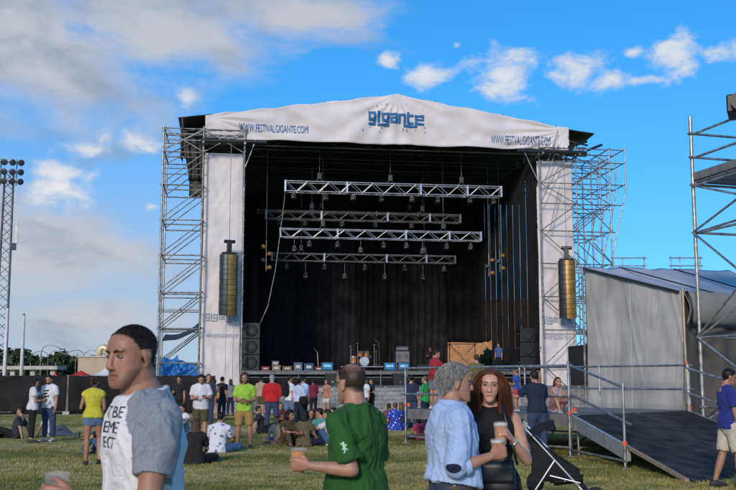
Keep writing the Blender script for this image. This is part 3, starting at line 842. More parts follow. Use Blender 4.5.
for i, (u, w, h, c) in enumerate([(-6.95, .5, .24, 0), (-6.35, .5, .30, 1), (-5.75, .55, .26, 3), (-5.15, .5, .46, 4), (-4.55, .55, .42, 2), (-4.0, .5, .24, 5), (-6.1, .4, .22, 6)]):
    z = DECK + .01 + (.28 if i == 6 else 0)
    t = sthing('storage_crate', f'{cc[c][0]} storage crate on the stage edge among other coloured crates', 'crate', u if i != 6 else -6.4, .7 if i != 6 else .7, DECK + .01 if i != 6 else DECK + .32)
    m = mat('crate_' + cc[c][0], tuple(.35 * v for v in cc[c][1]), .6, 0, .3, 6)
    b = MB(); b.box((0, 0, h / 2), (w - .04, .36, h - .02)); b.build('body', m, t, bevel=.01)
    b = MB(); b.box((0, 0, h - .03), (w, .40, .05)); b.build('rim', m, t, bevel=.008)
    b = MB(); b.box((0, -.185, h * .5), (w * .5, .012, h * .35)); b.build('label_patch', mat('crate_patch', (.5, .48, .42), .7), t)

t = sthing('microphone_stand', 'pale microphone stand leaning on the stage between crates and blue box', 'microphone stand', -4.0 + .05, 1.2, DECK + .01)
M_TAN = mat('tan_pole', (.50, .36, .22), .5)
bar('pole', (0, 0, .02), (-.08, 0, 1.05), .022, M_TAN, t); bar('boom', (-.08, 0, 1.02), (-.25, -.25, 1.22), .016, M_TAN, t)
b = MB(); b.sphere((-.27, -.28, 1.24), .05, 8, 6); b.build('microphone', M_BLACK, t, smooth=True)
for k in range(3): bar('leg', (0, 0, .12), (.28 * math.cos(k * 2.1), .28 * math.sin(k * 2.1), .01), .012, M_STEEL_D, t, 6)

t = sthing('drum_riser', 'low drum riser with a pale front rail on the stage', 'riser', -.5, 8.5, DECK + .01)
for i in range(3):
    b = MB(); b.box((-1 + i * 1.0, 0, .32), (.98, 2.2, .1)); b.build('deck_panel', M_PLY, t)
bar('front_rail', (-1.5, -1.14, .32), (1.5, -1.14, .32), .05, M_ALU, t)
for x in (-1.4, 0, 1.4):
    for y in (-1, 1): bar('leg', (x, y, 0), (x, y, .27), .03, M_ALU_D, t)
def drum_kit():
    t = sthing('drum_kit', 'orange wood drum kit with cymbals on the stage riser', 'drum kit', -.5, 8.5, DECK + .385)
    wood = mat('drum_shell', (.50, .20, .06), .3, 0, .3, 8); skin = mat('drum_skin', (.55, .53, .5), .6); brass = mat('cymbal_brass', (.55, .42, .16), .3, .9)
    def drum(name, c, r, h, rot, ):
        M = Matrix.Rotation(rot, 4, 'X'); M.translation = Vector(c)
        b = MB(); b.lathe([(r, -h / 2), (r, h / 2)], 20, M); d = b.build(name, wood, t, smooth=False)
        for s in (-1, 1):
            b = MB(); b.lathe([(r + .012, s * h / 2 - .025), (r + .012, s * h / 2 + .015)], 20, M); b.build('hoop', M_ALU, d)
            b = MB(); b.lathe([(r - .006, s * (h / 2 + .003)), (.001, s * (h / 2 + .006))], 20, M); b.build('drum_head', skin if s > 0 else M_BLACK, d)
    drum('bass_drum', (.1, -.2, .30), .28, .42, R(90)); drum('rack_tom', (-.12, -.15, .78), .15, .24, R(25)); drum('rack_tom', (.28, -.15, .78), .16, .25, R(25))
    drum('floor_tom', (-.55, .1, .42), .20, .40, 0); drum('snare_drum', (.45, .25, .62), .18, .15, 0)
    for (x, y, z, r, tl) in ((-.75, -.2, 1.25, .23, 12), (.75, -.25, 1.35, .24, -10), (.95, .2, .95, .18, 0), (-.3, -.1, 1.45, .2, 8)):
        bar('stand', (x, y, 0), (x, y, z + .04), .014, M_STEEL, t, 6)
        M = Matrix.Rotation(R(tl), 4, 'Y'); M.translation = Vector((x, y, z)); b = MB(); b.lathe([(r, -.01), (r * .3, .012), (.03, .03), (.001, .03)], 20, M); b.build('cymbal', brass, t, smooth=True)
        for k in range(3): bar('stand_leg', (x, y, .18), (x + .22 * math.cos(k * 2.1), y + .22 * math.sin(k * 2.1), .01), .01, M_STEEL, t, 5)
    bar('boom_arm', (1.1, -.2, 0), (1.05, -.2, 1.5), .014, M_STEEL_D, t, 6); bar('boom_arm', (1.05, -.2, 1.5), (.7, -.25, 1.75), .012, M_STEEL_D, t, 6)
drum_kit()
def small_gear(label, u, v, w, h, m):
    t = sthing('equipment_case', label, 'case', u, v, DECK + .01)
    b = MB(); b.box((0, 0, h / 2), (w, .5, h)); b.build('case_body', m, t, bevel=.02)
    b = MB(); b.box((0, -.255, h * .55), (w * .8, .012, .03)); b.build('seam', M_STEEL_D, t)
    for s in (-1, 1):
        b = MB(); b.box((s * w * .3, -.26, h * .55), (.07, .02, .09)); b.build('latch', M_STEEL_D, t)
small_gear('low black gear case beside the drum riser', 3.6, 9, .9, .5, M_BLACK)
small_gear('squat black gear case under the gap in the back drapes', 5.6, 11, .8, .6, M_BLACK)

# rear scaffold seen through the gap in the back drapes
t = sthing('rear_scaffold', 'scaffold braces standing behind the gap in the back drapes', 'scaffold', 6.8, 16.0, 0)
for x in (-1.8, .1, 2.0): bar('post', (x, 0, 0), (x, 0, 14.5), .035, M_STEEL_D, t)
for z in (2.2, 4.2, 6.2, 8.2, 10.2, 12.2, 14.2): bar('ledger', (-1.9, .05, z), (2.1, .05, z), .026, M_STEEL_D, t)
for (a, c) in ((-1.8, .1), (.1, 2.0)):
    for z in (2.2, 6.2, 10.2): bar('brace', (a, -.05, z + 2), (c, -.05, z), .024, M_STEEL_D, t); bar('brace', (a, -.06, z), (c, -.06, z + 2), .024, M_STEEL_D, t)

# ------------------------------------------------------------------ crowd barrier before the stage
def make_barrier():
    t = thing('crowd_barrier', 'ribbed aluminium crowd barrier panel in the row before the stage', 'barrier', group='crowd barrier panels before the stage')
    w = 1.2
    for s in (-1, 1): bar('post', (s * (w / 2 - .02), 0, 0), (s * (w / 2 - .02), 0, 1.30), .028, M_BARRIER, t)
    for k in range(6):
        b = MB(); z = .06 + k * .2; b.box((0, -.005, z + .095), (w - .06, .02, .185)); b.build('slat', M_BARRIER, t)
    bar('top_rail', (-w / 2, -.0, 1.30), (w / 2, -.0, 1.30), .03, M_ALU_D, t)
    b = MB(); b.box((0, .45, .015), (w - .02, .9, .03)); b.build('foot_plate', M_ALU_D, t)
    for s in (-1, 1): bar('stay', (s * .5, .8, .04), (s * .5, .03, 1.05), .02, M_BARRIER, t, 6)
    return t
bar0 = make_barrier()
for i in range(16):
    o = bar0 if i == 0 else copy_tree(bar0)
    o.location = S(-9.4 + 1.205 * i, -7.6 + .01 * (i % 3)); o.rotation_euler = (0, 0, YAW + R(rng.uniform(-.6, .6)))

# ------------------------------------------------------------------ black mesh fence on the left
def fence_panel(p0, p1, h, seed, label):
    p0, p1 = Vector(p0), Vector(p1); d = p1 - p0; L = d.length
    t = thing('mesh_fence', label, 'fence', (p0 + p1) / 2, math.atan2(d.y, d.x), 'black mesh fence panels along the field')
    for s in (-1, 1): bar('post', (s * (L / 2 - .03), 0, 0), (s * (L / 2 - .03), 0, h + .05), .025, M_STEEL_D, t)
    bar('top_rail', (-L / 2, 0, h), (L / 2, 0, h), .02, M_STEEL_D, t); bar('bottom_rail', (-L / 2, 0, .12), (L / 2, 0, .12), .02, M_STEEL_D, t)
    for s in (-1, 1):
        b = MB(); b.box((s * (L / 2 - .03), 0, .07), (.24, .6, .14)); b.build('foot_block', M_CONCRETE, t, bevel=.01)
    def fn(a, c):
        x = -L / 2 + .04 + (L - .08) * a
        return (x, -.04 + .03 * vn(x * 1.2, c * 2, seed) + .03 * math.sin(x * 5 + seed) * (1 - c), .04 + (h - .02 + .03 * vn(x * 2, seed)) * c), (0, -1, 0)
    b = MB(); b.sheet(fn, 30, 8, .006); b.build('mesh_fabric', M_FENCE, t, smooth=True)
FP = [(-24.5, 45.0), (-21.0, 46.0), (-17.6, 46.8), (-14.1, 47.4), (-10.7, 47.9), (-7.3, 48.3)]
FL = ['black mesh fence panel beyond the lattice mast side', 'black mesh fence panel behind the bearded man and long haired woman', 'black mesh fence panel behind the woman in yellow', 'black mesh fence panel below the blue tarpaulin, meeting the crowd barrier']
for i in range(1, 5): fence_panel((*FP[i], 0), (*FP[i + 1], 0), 1.78, i * 3.3, FL[i - 1])

# ------------------------------------------------------------------ background on the left
M_LEAF = mat('leaf_green', (.050, .070, .022), .8, 0, .5, .6, obj_var=.35, color2=(.025, .04, .014))
M_BARK = mat('bark', (.10, .075, .05), .9, 0, .3, 4, .4, 20)
def tree(px, Y, top_py, wpx, seed, label, group='trees on the skyline beyond the fence'):
    x = (px - 368) / 1000 * Y; h = CAMH + (381 - top_py) / 1000 * Y; rx = wpx / 1000 * Y / 2
    t = thing('tree', label, 'tree', (x, Y, 0), seed, group)
    r = np.random.RandomState(seed)
    b = MB(); b.path([(0, 0, -.1), (.1, .05, h * .3), (-.05, .1, h * .55), (.05, 0, h * .85)], [.22, .17, .12, .04], 7)
    for k in range(6):
        a = k * 1.05 + seed; z = h * (.32 + .07 * k)
        b.path([(0, 0, z), (math.cos(a) * rx * .4, math.sin(a) * rx * .4, z + h * .12), (math.cos(a) * rx * .75, math.sin(a) * rx * .75, z + h * .2)], [.09, .06, .02], 5)
    b.build('trunk', M_BARK, t)
    n = 1700; nc = 26
    ca = r.rand(nc) * 6.283; cz = r.rand(nc); cr = np.sqrt(r.rand(nc)) * np.sin(np.pi * (.18 + .75 * cz)) * rx * .85
    C = np.c_[np.cos(ca) * cr, np.sin(ca) * cr, h * (.30 + .62 * cz)]
    k = r.randint(0, nc, n); P = C[k] + r.randn(n, 3) * [rx * .20, rx * .20, h * .055]
    P[:, 2] = np.clip(P[:, 2], h * .12, h)
    s = .16 + .22 * r.rand(n)
    a = r.randn(n, 3); a /= np.linalg.norm(a, axis=1)[:, None]; c = np.cross(a, r.randn(n, 3)); c /= np.linalg.norm(c, axis=1)[:, None]
    a *= s[:, None]; c *= s[:, None] * .7
    V = np.stack([P - a - c, P + a - c, P + a + c, P - a + c], 1).reshape(-1, 3)
    me = bpy.data.meshes.new('crown'); me.from_pydata(V.tolist(), [], [(4 * i, 4 * i + 1, 4 * i + 2, 4 * i + 3) for i in range(n)]); me.materials.append(M_LEAF)
    obj('crown', me, t)
adj = ['broad', 'low round', 'bushy', 'tall', 'slim', 'squat', 'ragged', 'dense', 'thin', 'leaning']
for i, (px, Y, top, w) in enumerate([(-14, 120, 346, 40), (8, 128, 349, 34), (22, 118, 351, 26), (36, 150, 357, 22), (51, 140, 356, 24), (64, 145, 353, 22), (76, 150, 358, 20), (88, 155, 359, 18), (30, 160, 360, 30), (60, 165, 361, 34), (100, 150, 357, 20), (118, 140, 358, 30), (150, 140, 360, 30), (176, 150, 361, 24), (46, 170, 362, 30), (4, 170, 360, 40)]):
    tree(px, Y, top, w, i + 3, f'{adj[i % 10]} dark green tree on the skyline beyond the {"fence" if i < 10 else "tents"}')
def at(px, py, Y):
    d = pix_dir(px, py); return Vector((0, 0, CAMH)) + d * (Y / d.y)

# flood light mast
def mast():
    base = at(-1, 381, 92); t = thing('floodlight_mast', 'tall lattice floodlight mast with rows of dark lamps', 'floodlight mast', (base.x, base.y, 0), .25)
    H = 21.0; w0, w1 = .55, .38
    cs = [(-1, -1), (1, -1), (1, 1), (-1, 1)]
    M = mat('mast_steel', (.15, .16, .17), .5, .5, .3, 4)
    for (sx, sy) in cs: bar('leg', (sx * w0, sy * w0, 0), (sx * w1, sy * w1, H), .07, M, t)
    n = 24
    for f in range(4):
        b = MB()
        for k in range(n):
            z0, z1 = H * k / n, H * (k + 1) / n
            wa, wb = w0 + (w1 - w0) * k / n, w0 + (w1 - w0) * (k + 1) / n
            p, q = cs[f], cs[(f + 1) % 4]
            if k % 2: p, q = q, p
            b.tube((p[0] * wa, p[1] * wa, z0), (q[0] * wb, q[1] * wb, z1), .035, 5)
        b.build('lacing', M, t, kind='stuff')
    for k, z in enumerate((20.0, 20.9, 21.8)):
        bar('crossbar', (-1.2, -.55, z), (1.2, -.55, z), .05, M, t)
        for i in range(4):
            x = -1.05 + i * .70
            b = MB(); Mx = Matrix.Rotation(R(110), 4, 'X') @ Matrix.Rotation(R((i - 1.5) * 14), 4, 'Y'); Mx.translation = Vector((x, -.85, z - .05))
            b.lathe([(.12, -.26), (.22, -.12), (.31, .18), (.28, .20)], 12, Mx); l = b.build('floodlight', M_GREYCAB, t, smooth=True)
            b = MB(); b.lathe([(.28, .19), (.001, .2)], 12, Mx); b.build('lens', M_LENS, l)
    for s in (-1, 1): bar('frame_post', (s * .7, -.5, 19.6), (s * .7, -.5, 22.1), .05, M, t)
    b = MB(); b.box((.95, -.3, 15.2), (.28, .2, 2.0)); b.build('antenna_panel', M_WHITEPOLE, t, bevel=.03)
    b = MB(); b.box((.7, -.3, 13.9), (.5, .5, .6)); b.build('junction_box', M_GREYCAB, t, bevel=.02)
    b = MB(); b.box((0, 0, .2), (2, 2, .4)); b.build('footing', M_CONCRETE, t)
mast()
for (px, top, Y, lab) in ((21, 315, 62, 'shorter pale metal pole standing behind the black fence'), (4, 308, 60, 'taller pale metal pole standing next to the lattice mast')):
    p = at(px, 381, Y); h = at(px, top, Y).z
    t = thing('pale_pole', lab, 'pole', (p.x, p.y, 0)); b = MB(); b.tube((0, 0, 0), (0, 0, h), .13, 12, .085); b.build('shaft', M_WHITEPOLE, t, smooth=True)
    b = MB(); b.tube((0, 0, h - .01), (0, 0, h + .12), .10, 12, .02); b.build('cap', M_STEEL_D, t)
    b = MB(); b.box((0, 0, .04), (.5, .5, .08)); b.build('base_plate', M_CONCRETE, t)
# low white canopy of the far building
a0, a1 = at(-30, 368, 78), at(62, 370, 78)
t = thing('walkway_canopy', 'long low pale canopy on pillars behind the black fence', 'canopy', ((a0.x + a1.x) / 2, 78, 0))
L = a1.x - a0.x
b = MB(); b.box((0, 0, 2.55), (L, 2.4, .28)); b.build('roof_slab', M_CONCRETE, t, bevel=.02)
for i in range(5):
    b = MB(); b.box((-L / 2 + .5 + i * (L - 1) / 4, -.6, 1.2), (.35, .35, 2.4)); b.build('pillar', M_CONCRETE, t)
for i in range(8):
    bar('roof_railing', (-L / 2 + .2 + i * (L - .4) / 7, -1.0, 2.69), (-L / 2 + .2 + i * (L - .4) / 7, -1.0, 2.9), .03, M_STEEL, t, 6)
# beige hall with bent duct
def hall():
    a0, a1 = at(79, 381, 84), at(150, 381, 84); h = at(90, 357.5, 84).z; w = a1.x - a0.x
    t = thing('beige_hall', 'flat roofed beige hall with a bent yellow duct on its roof', 'building', ((a0.x + a1.x) / 2, 86, 0))
    beige = mat('beige_render', (.44, .36, .25), .85, 0, .12, 1.5)
    b = MB(); b.box((0, 0, h / 2), (w, 5, h)); wl = b.build('wall', beige, t)
    b = MB(); b.box((0, 0, h + .06), (w + .2, 5.2, .12)); b.build('roof_edge', M_CONCRETE, t)
    for i in range(4):
        b = MB(); b.box((-w / 2 + 1.0 + i * 1.5, -2.51, 1.5), (.8, .05, .9)); f = b.build('window', M_CONCRETE, t)
        b = MB(); b.box((-w / 2 + 1.0 + i * 1.5, -2.545, 1.5), (.66, .03, .76)); b.build('pane', M_GLASS, f)
    cream = mat('cream_duct', (.62, .53, .34), .4, .2, .15, 2)
    x0 = at(97.5, 381, 84).x - t.location.x; x1 = at(106, 381, 84).x - t.location.x; zt = at(100, 344.5, 84).z
    b = MB(); r = (x1 - x0) / 2
    pts = [(x0 + .0, -1.8, h)] + [(x0 + r - r * math.cos(k * math.pi / 8), -1.8, zt - r - .25 + r * math.sin(k * math.pi / 8)) for k in range(9)] + [(x1, -1.8, h)]
    b.path(pts, .28, 12); b.build('bent_duct', cream, t, smooth=True)
    b = MB(); b.box((x1 + .9, -1.6, h + .7), (.9, .9, 1.3)); b.build('roof_vent', M_GREYCAB, t)
    b = MB(); b.tube((x1 + .3, -1.9, zt - .3), (x1 + .8, -1.9, zt + .1), .3, 8, .45); b.build('vent_hood', M_GREYCAB, t)
hall()
def canopy(px0, px1, peak, eave, Y, m, label):
    p0, p1 = at(px0, 381, Y), at(px1, 381, Y); w = p1.x - p0.x; zp, ze = at(px0, peak, Y).z, at(px0, eave, Y).z
    t = thing('party_tent', label, 'tent', ((p0.x + p1.x) / 2, Y, 0), .12)
    h = w / 2
    c = [(-h, -h), (h, -h), (h, h), (-h, h)]
    for i in range(4):
        a, b_ = c[i], c[(i + 1) % 4]
        def fn(s, q, a=a, b_=b_):
            e = Vector((a[0] + (b_[0] - a[0]) * s, a[1] + (b_[1] - a[1]) * s, ze)); ap = Vector((0, 0, zp))
            p = e.lerp(ap, q); p.z -= .18 * math.sin(math.pi * q) * (zp - ze); return p, (0, 0, 1)
        b = MB(); b.sheet(fn, 8, 8, .01); b.build('roof_panel', m, t, smooth=True)
        b = MB(); b.add([(*a, ze), (*b_, ze), (*b_, ze - .28), (*a, ze - .28)], [(0, 1, 2, 3)]); b.build('valance', m, t)
        bar('leg', (*a, 0), (*a, ze), .03, M_ALU, t, 6)
M_REDT = mat('red_canvas', (.55, .025, .02), .7, 0, .15, 2); M_WHT = mat('white_canvas', (.7, .7, .7), .7, 0, .1, 2)
canopy(68, 93, 370.3, 376, 66, M_REDT, 'larger red canopy tent peeking over the black fence')
canopy(50, 60, 372.5, 377, 72, M_REDT, 'smaller red canopy tent peeking over the black fence')
canopy(91, 122, 366.5, 376, 60, M_WHT, 'white canopy tent beside the larger red one')
# street lamps far away
for i, (px, top, Y) in enumerate(((40, 345, 110), (47, 351, 130), (75, 352, 135), (28, 354, 140), (66, 355, 150), (83, 350, 125))):
    p = at(px, 381, Y); h = at(px, top, Y).z
    t = thing('street_lamp', 'distant grey street lamp on the skyline beyond the fence', 'street lamp', (p.x, p.y, 0), 0, 'street lamps on the skyline')
    b = MB(); b.tube((0, 0, 0), (0, 0, h - .8), .09, 8, .06); b.build('pole', M_STEEL_D, t)
    for s in ((-1, 1) if i % 2 else (1,)):
        b = MB(); b.path([(0, 0, h - .9), (s * .15, 0, h - .3), (s * .7, 0, h), (s * 1.5, 0, h - .12), (s * 2.2, 0, h - .4)], .05, 6); b.build('arm', M_STEEL_D, t)
        b = MB(); b.box((s * 2.3, 0, h - .46), (.6, .25, .12)); b.build('lamp_head', M_GREYCAB, t, bevel=.02)
# brick building behind the stage
def brick_house():
    p = at(474, 381, 112); t = thing('brick_building', 'sunlit orange brick building behind the gap in the back drapes', 'building', (p.x, p.y + 4, 0), .05)
    m = mat('orange_brick', (.46, .21, .08), .85, 0, .3, 3, .3, 30, color2=(.42, .20, .08)); h = 10.5
    b = MB(); b.box((0, 0, h / 2), (17, 8, h)); b.build('wall', m, t)
    b = MB(); b.box((0, 0, h + .1), (17.4, 8.4, .2)); b.build('roof_edge', M_CONCRETE, t)
    for r_ in range(2):
        for i in range(6):
            x, z = -5.2 + i * 2.1, 2.0 + r_ * 6.2
            b = MB(); b.box((x, -4.01, z), (1.15, .06, 1.25)); f = b.build('window', M_WHITEPOLE, t)
            b = MB(); b.box((x, -4.05, z), (.95, .04, 1.05)); b.build('pane', M_GLASS, f)
            b = MB(); b.box((x, -4.06, z - .7), (1.3, .2, .08)); b.build('sill', M_CONCRETE, f)
brick_house()
tree(490, 96, 352, 24, 41, 'leafy green tree before the orange brick building', None)
tree(506, 98, 350, 26, 44, 'pale trunked tree beside the orange brick building', None)

# dark trailer between the flared tower and the tent
t = thing('equipment_trailer', 'dark equipment trailer between the flared scaffold tower and the grey tent', 'trailer', (12.1, 50, 0), .1)
b = MB(); b.box((0, 0, 2.0), (2.6, 6, 2.7)); b.build('box_body', M_GREYCAB, t, bevel=.04)
for s in (-1, 1):
    for y in (-.5, .5):
        b = MB(); b.tube((s * 1.05, y, .42), (s * 1.28, y, .42), .40, 16); b.build('wheel', M_RUBBER, t)
b = MB(); b.box((0, -3.2, .62), (.15, .8, .12)); b.build('drawbar', M_STEEL_D, t)
b = MB(); b.box((0, -3.02, 2.0), (2.2, .04, 2.3)); b.build('door', M_BLACK, t)

# ------------------------------------------------------------------ raised platform, ramp
PF = [Vector((1.03, 25.67, 0)), Vector((4.3, 21.2, 0)), Vector((7.7, 24.5, 0)), Vector((4.43, 28.97, 0))]
PZ = .84
def clamp_at(p, parent):
    b = MB(); b.tube((p[0], p[1], p[2] - .04), (p[0], p[1], p[2] + .04), .045, 8); b.build('clamp', M_ORANGE, parent)
def platform():
    t = thing('raised_platform', 'raised viewing platform of grey boards with scaffold railings', 'platform', PF[0], 0)
    o = PF[0]; A, B = PF[1] - o, PF[3] - o
    na, nb = 5, 4
    for i in range(na):
        for j in range(nb):
            c = [o * 0 + A * (x / na) + B * (y / nb) for x, y in ((i, j), (i + 1, j), (i + 1, j + 1), (i, j + 1))]
            m_ = sum(c, Vector()) / 4; c = [m_ + (p - m_) * .985 for p in c]
            b = MB(); b.add([p + Vector((0, 0, PZ - .06)) for p in c] + [p + Vector((0, 0, PZ)) for p in c], [(3, 2, 1, 0), (4, 5, 6, 7), (0, 1, 5, 4), (1, 2, 6, 5), (2, 3, 7, 6), (3, 0, 4, 7)]); b.build('deck_board', M_GREYBOARD, t)
    def edge(p, q, rails=True, n=2, mids=(1.22, 1.87), lip=True, posts=True):
        d = (q - p).normalized(); nrm = Vector((d.y, -d.x, 0))
        if lip:
            b = MB(); ang = Matrix.Rotation(math.atan2(d.y, d.x), 3, 'Z'); mid = (p + q) / 2 + nrm * .04
            b.box((mid.x, mid.y, PZ - .11), ((q - p).length - .06, .05, .24), ang); b.build('edge_beam', M_GREYBOARD if nrm.y < 0 else M_ALU_D, t)
        for k in range(n + 1):
            pp = p.lerp(q, k / n) + nrm * .1
            if posts:
                bar('post', (pp.x, pp.y, .02), (pp.x, pp.y, 1.95 if rails else PZ), .026, M_STEEL, t)
                b = MB(); b.box((pp.x, pp.y, .012), (.16, .16, .024)); b.build('base_plate', M_STEEL_D, t)
        if rails:
            for z in mids: bar('rail', (p + nrm * .14) - d * .12 + Vector((0, 0, z)), (q + nrm * .14) + d * .12 + Vector((0, 0, z)), .026, M_STEEL, t)
        bar('base_tube', p + nrm * .14 + Vector((0, 0, .18)), q + nrm * .14 + Vector((0, 0, .18)), .026, M_STEEL_D, t)
    z = Vector((0, 0, 0))
    edge(z, A, True, 1); edge(A + B, B, True, 2, (1.35, 1.93)); edge(B, z, True, 2); edge(A, A + B, False, 2)
    for k in (0, 1):
        pp = A * k + Vector((0, 0, 0)); clamp_at((pp.x + (.0), pp.y - .12, .95), t)
    bar('brace', A * .96 + Vector((0, 0, .15)), A * .96 + B * .45 + Vector((0, 0, .72)), .024, M_STEEL_D, t)
    bar('brace', A * .98 + Vector((-.3, .2, .45)), A * .30 + Vector((0, .2, .45)), .024, M_STEEL_D, t)
    # infill board under the left end of the deck
    for k in range(3):
        p, q = A * (.02 + k * .1), A * (.10 + k * .1)
    return t
platform()
RD = Vector((.125, -.99, 0)).normalized(); RL = .84 / .149
def ramp():
    a, b_ = PF[1].copy(), PF[2].copy(); t = thing('access_ramp', 'wide black access ramp with scaffold handrails sloping down from the platform', 'ramp', a, 0)
    W = b_ - a
    def P(s, w, dz=0.0): return RD * s + W * w + Vector((0, 0, PZ - .149 * s + .012 + dz))
    ns = [0, 2.0, 3.9, RL]
    for i in range(3):
        for j in range(3):
            s0, s1, w0, w1 = ns[i] + .006, ns[i + 1] - .006, j / 3 + .001, (j + 1) / 3 - .001
            c = [P(s0, w0), P(s1, w0), P(s1, w1), P(s0, w1)]
            b = MB(); lo = [v - Vector((0, 0, .045 if i < 2 else .02)) for v in c]; b.add(lo + c, [(0, 1, 2, 3), (7, 6, 5, 4), (1, 0, 4, 5), (2, 1, 5, 6), (3, 2, 6, 7), (0, 3, 7, 4)])
            b.build('ramp_board', M_PLY, t)
    for w in (-.012, 1.012):
        c0, c1 = P(0, w), P(3.05, w); n = Vector((-W.y, W.x, 0)).normalized() * 0
        b = MB(); ex = Vector((.035, 0, 0))
        c2 = P(3.05, w)
        b.add([c0 - ex, c2 - ex, c2 - ex - Vector((0, 0, .26)), c0 - ex - Vector((0, 0, .26)), c0 + ex, c2 + ex, c2 + ex - Vector((0, 0, .26)), c0 + ex - Vector((0, 0, .26))], [(0, 1, 2, 3), (7, 6, 5, 4), (0, 4, 5, 1), (3, 2, 6, 7), (0, 3, 7, 4), (1, 5, 6, 2)])
        b.build('side_beam', M_ALU, t)
        c3 = P(RL - .25, w)
        b = MB(); b.add([c2 - ex, c3 - ex, c3 - ex - Vector((0, 0, .05)), c2 - ex - Vector((0, 0, .05)), c2 + ex, c3 + ex, c3 + ex - Vector((0, 0, .05)), c2 + ex - Vector((0, 0, .05))], [(0, 1, 2, 3), (7, 6, 5, 4), (0, 4, 5, 1), (3, 2, 6, 7), (0, 3, 7, 4), (1, 5, 6, 2)])
        b.build('board_edge', M_WOODEDGE, t)
    for w, s_ in ((-.035, -1), (1.035, 1)):
        for s in (0.02, 3.03):
            p = RD * s + W * w; bar('post', (p.x, p.y, .02), (p.x, p.y, PZ - .149 * s + 1.12), .027, M_STEEL, t)
            b = MB(); b.box((p.x, p.y, .012), (.16, .16, .024)); b.build('base_plate', M_STEEL_D, t)
            clamp_at((p.x, p.y, PZ - .149 * s + .06), t)
        for h in (.42, 1.02): bar('handrail', P(-.1, w, h) + Vector((.045 * -s_, 0, 0)), P(3.2, w, h) + Vector((.045 * -s_, 0, 0)), .026, M_STEEL, t)
        bar('base_tube', RD * .0 + W * w + Vector((0, 0, .14)), RD * 3.1 + W * w + Vector((0, 0, .14)), .024, M_STEEL_D, t)
    p, q = RD * 3.03 - W * .035, W * -.035
    for z in (.36, .98): pass
ramp()

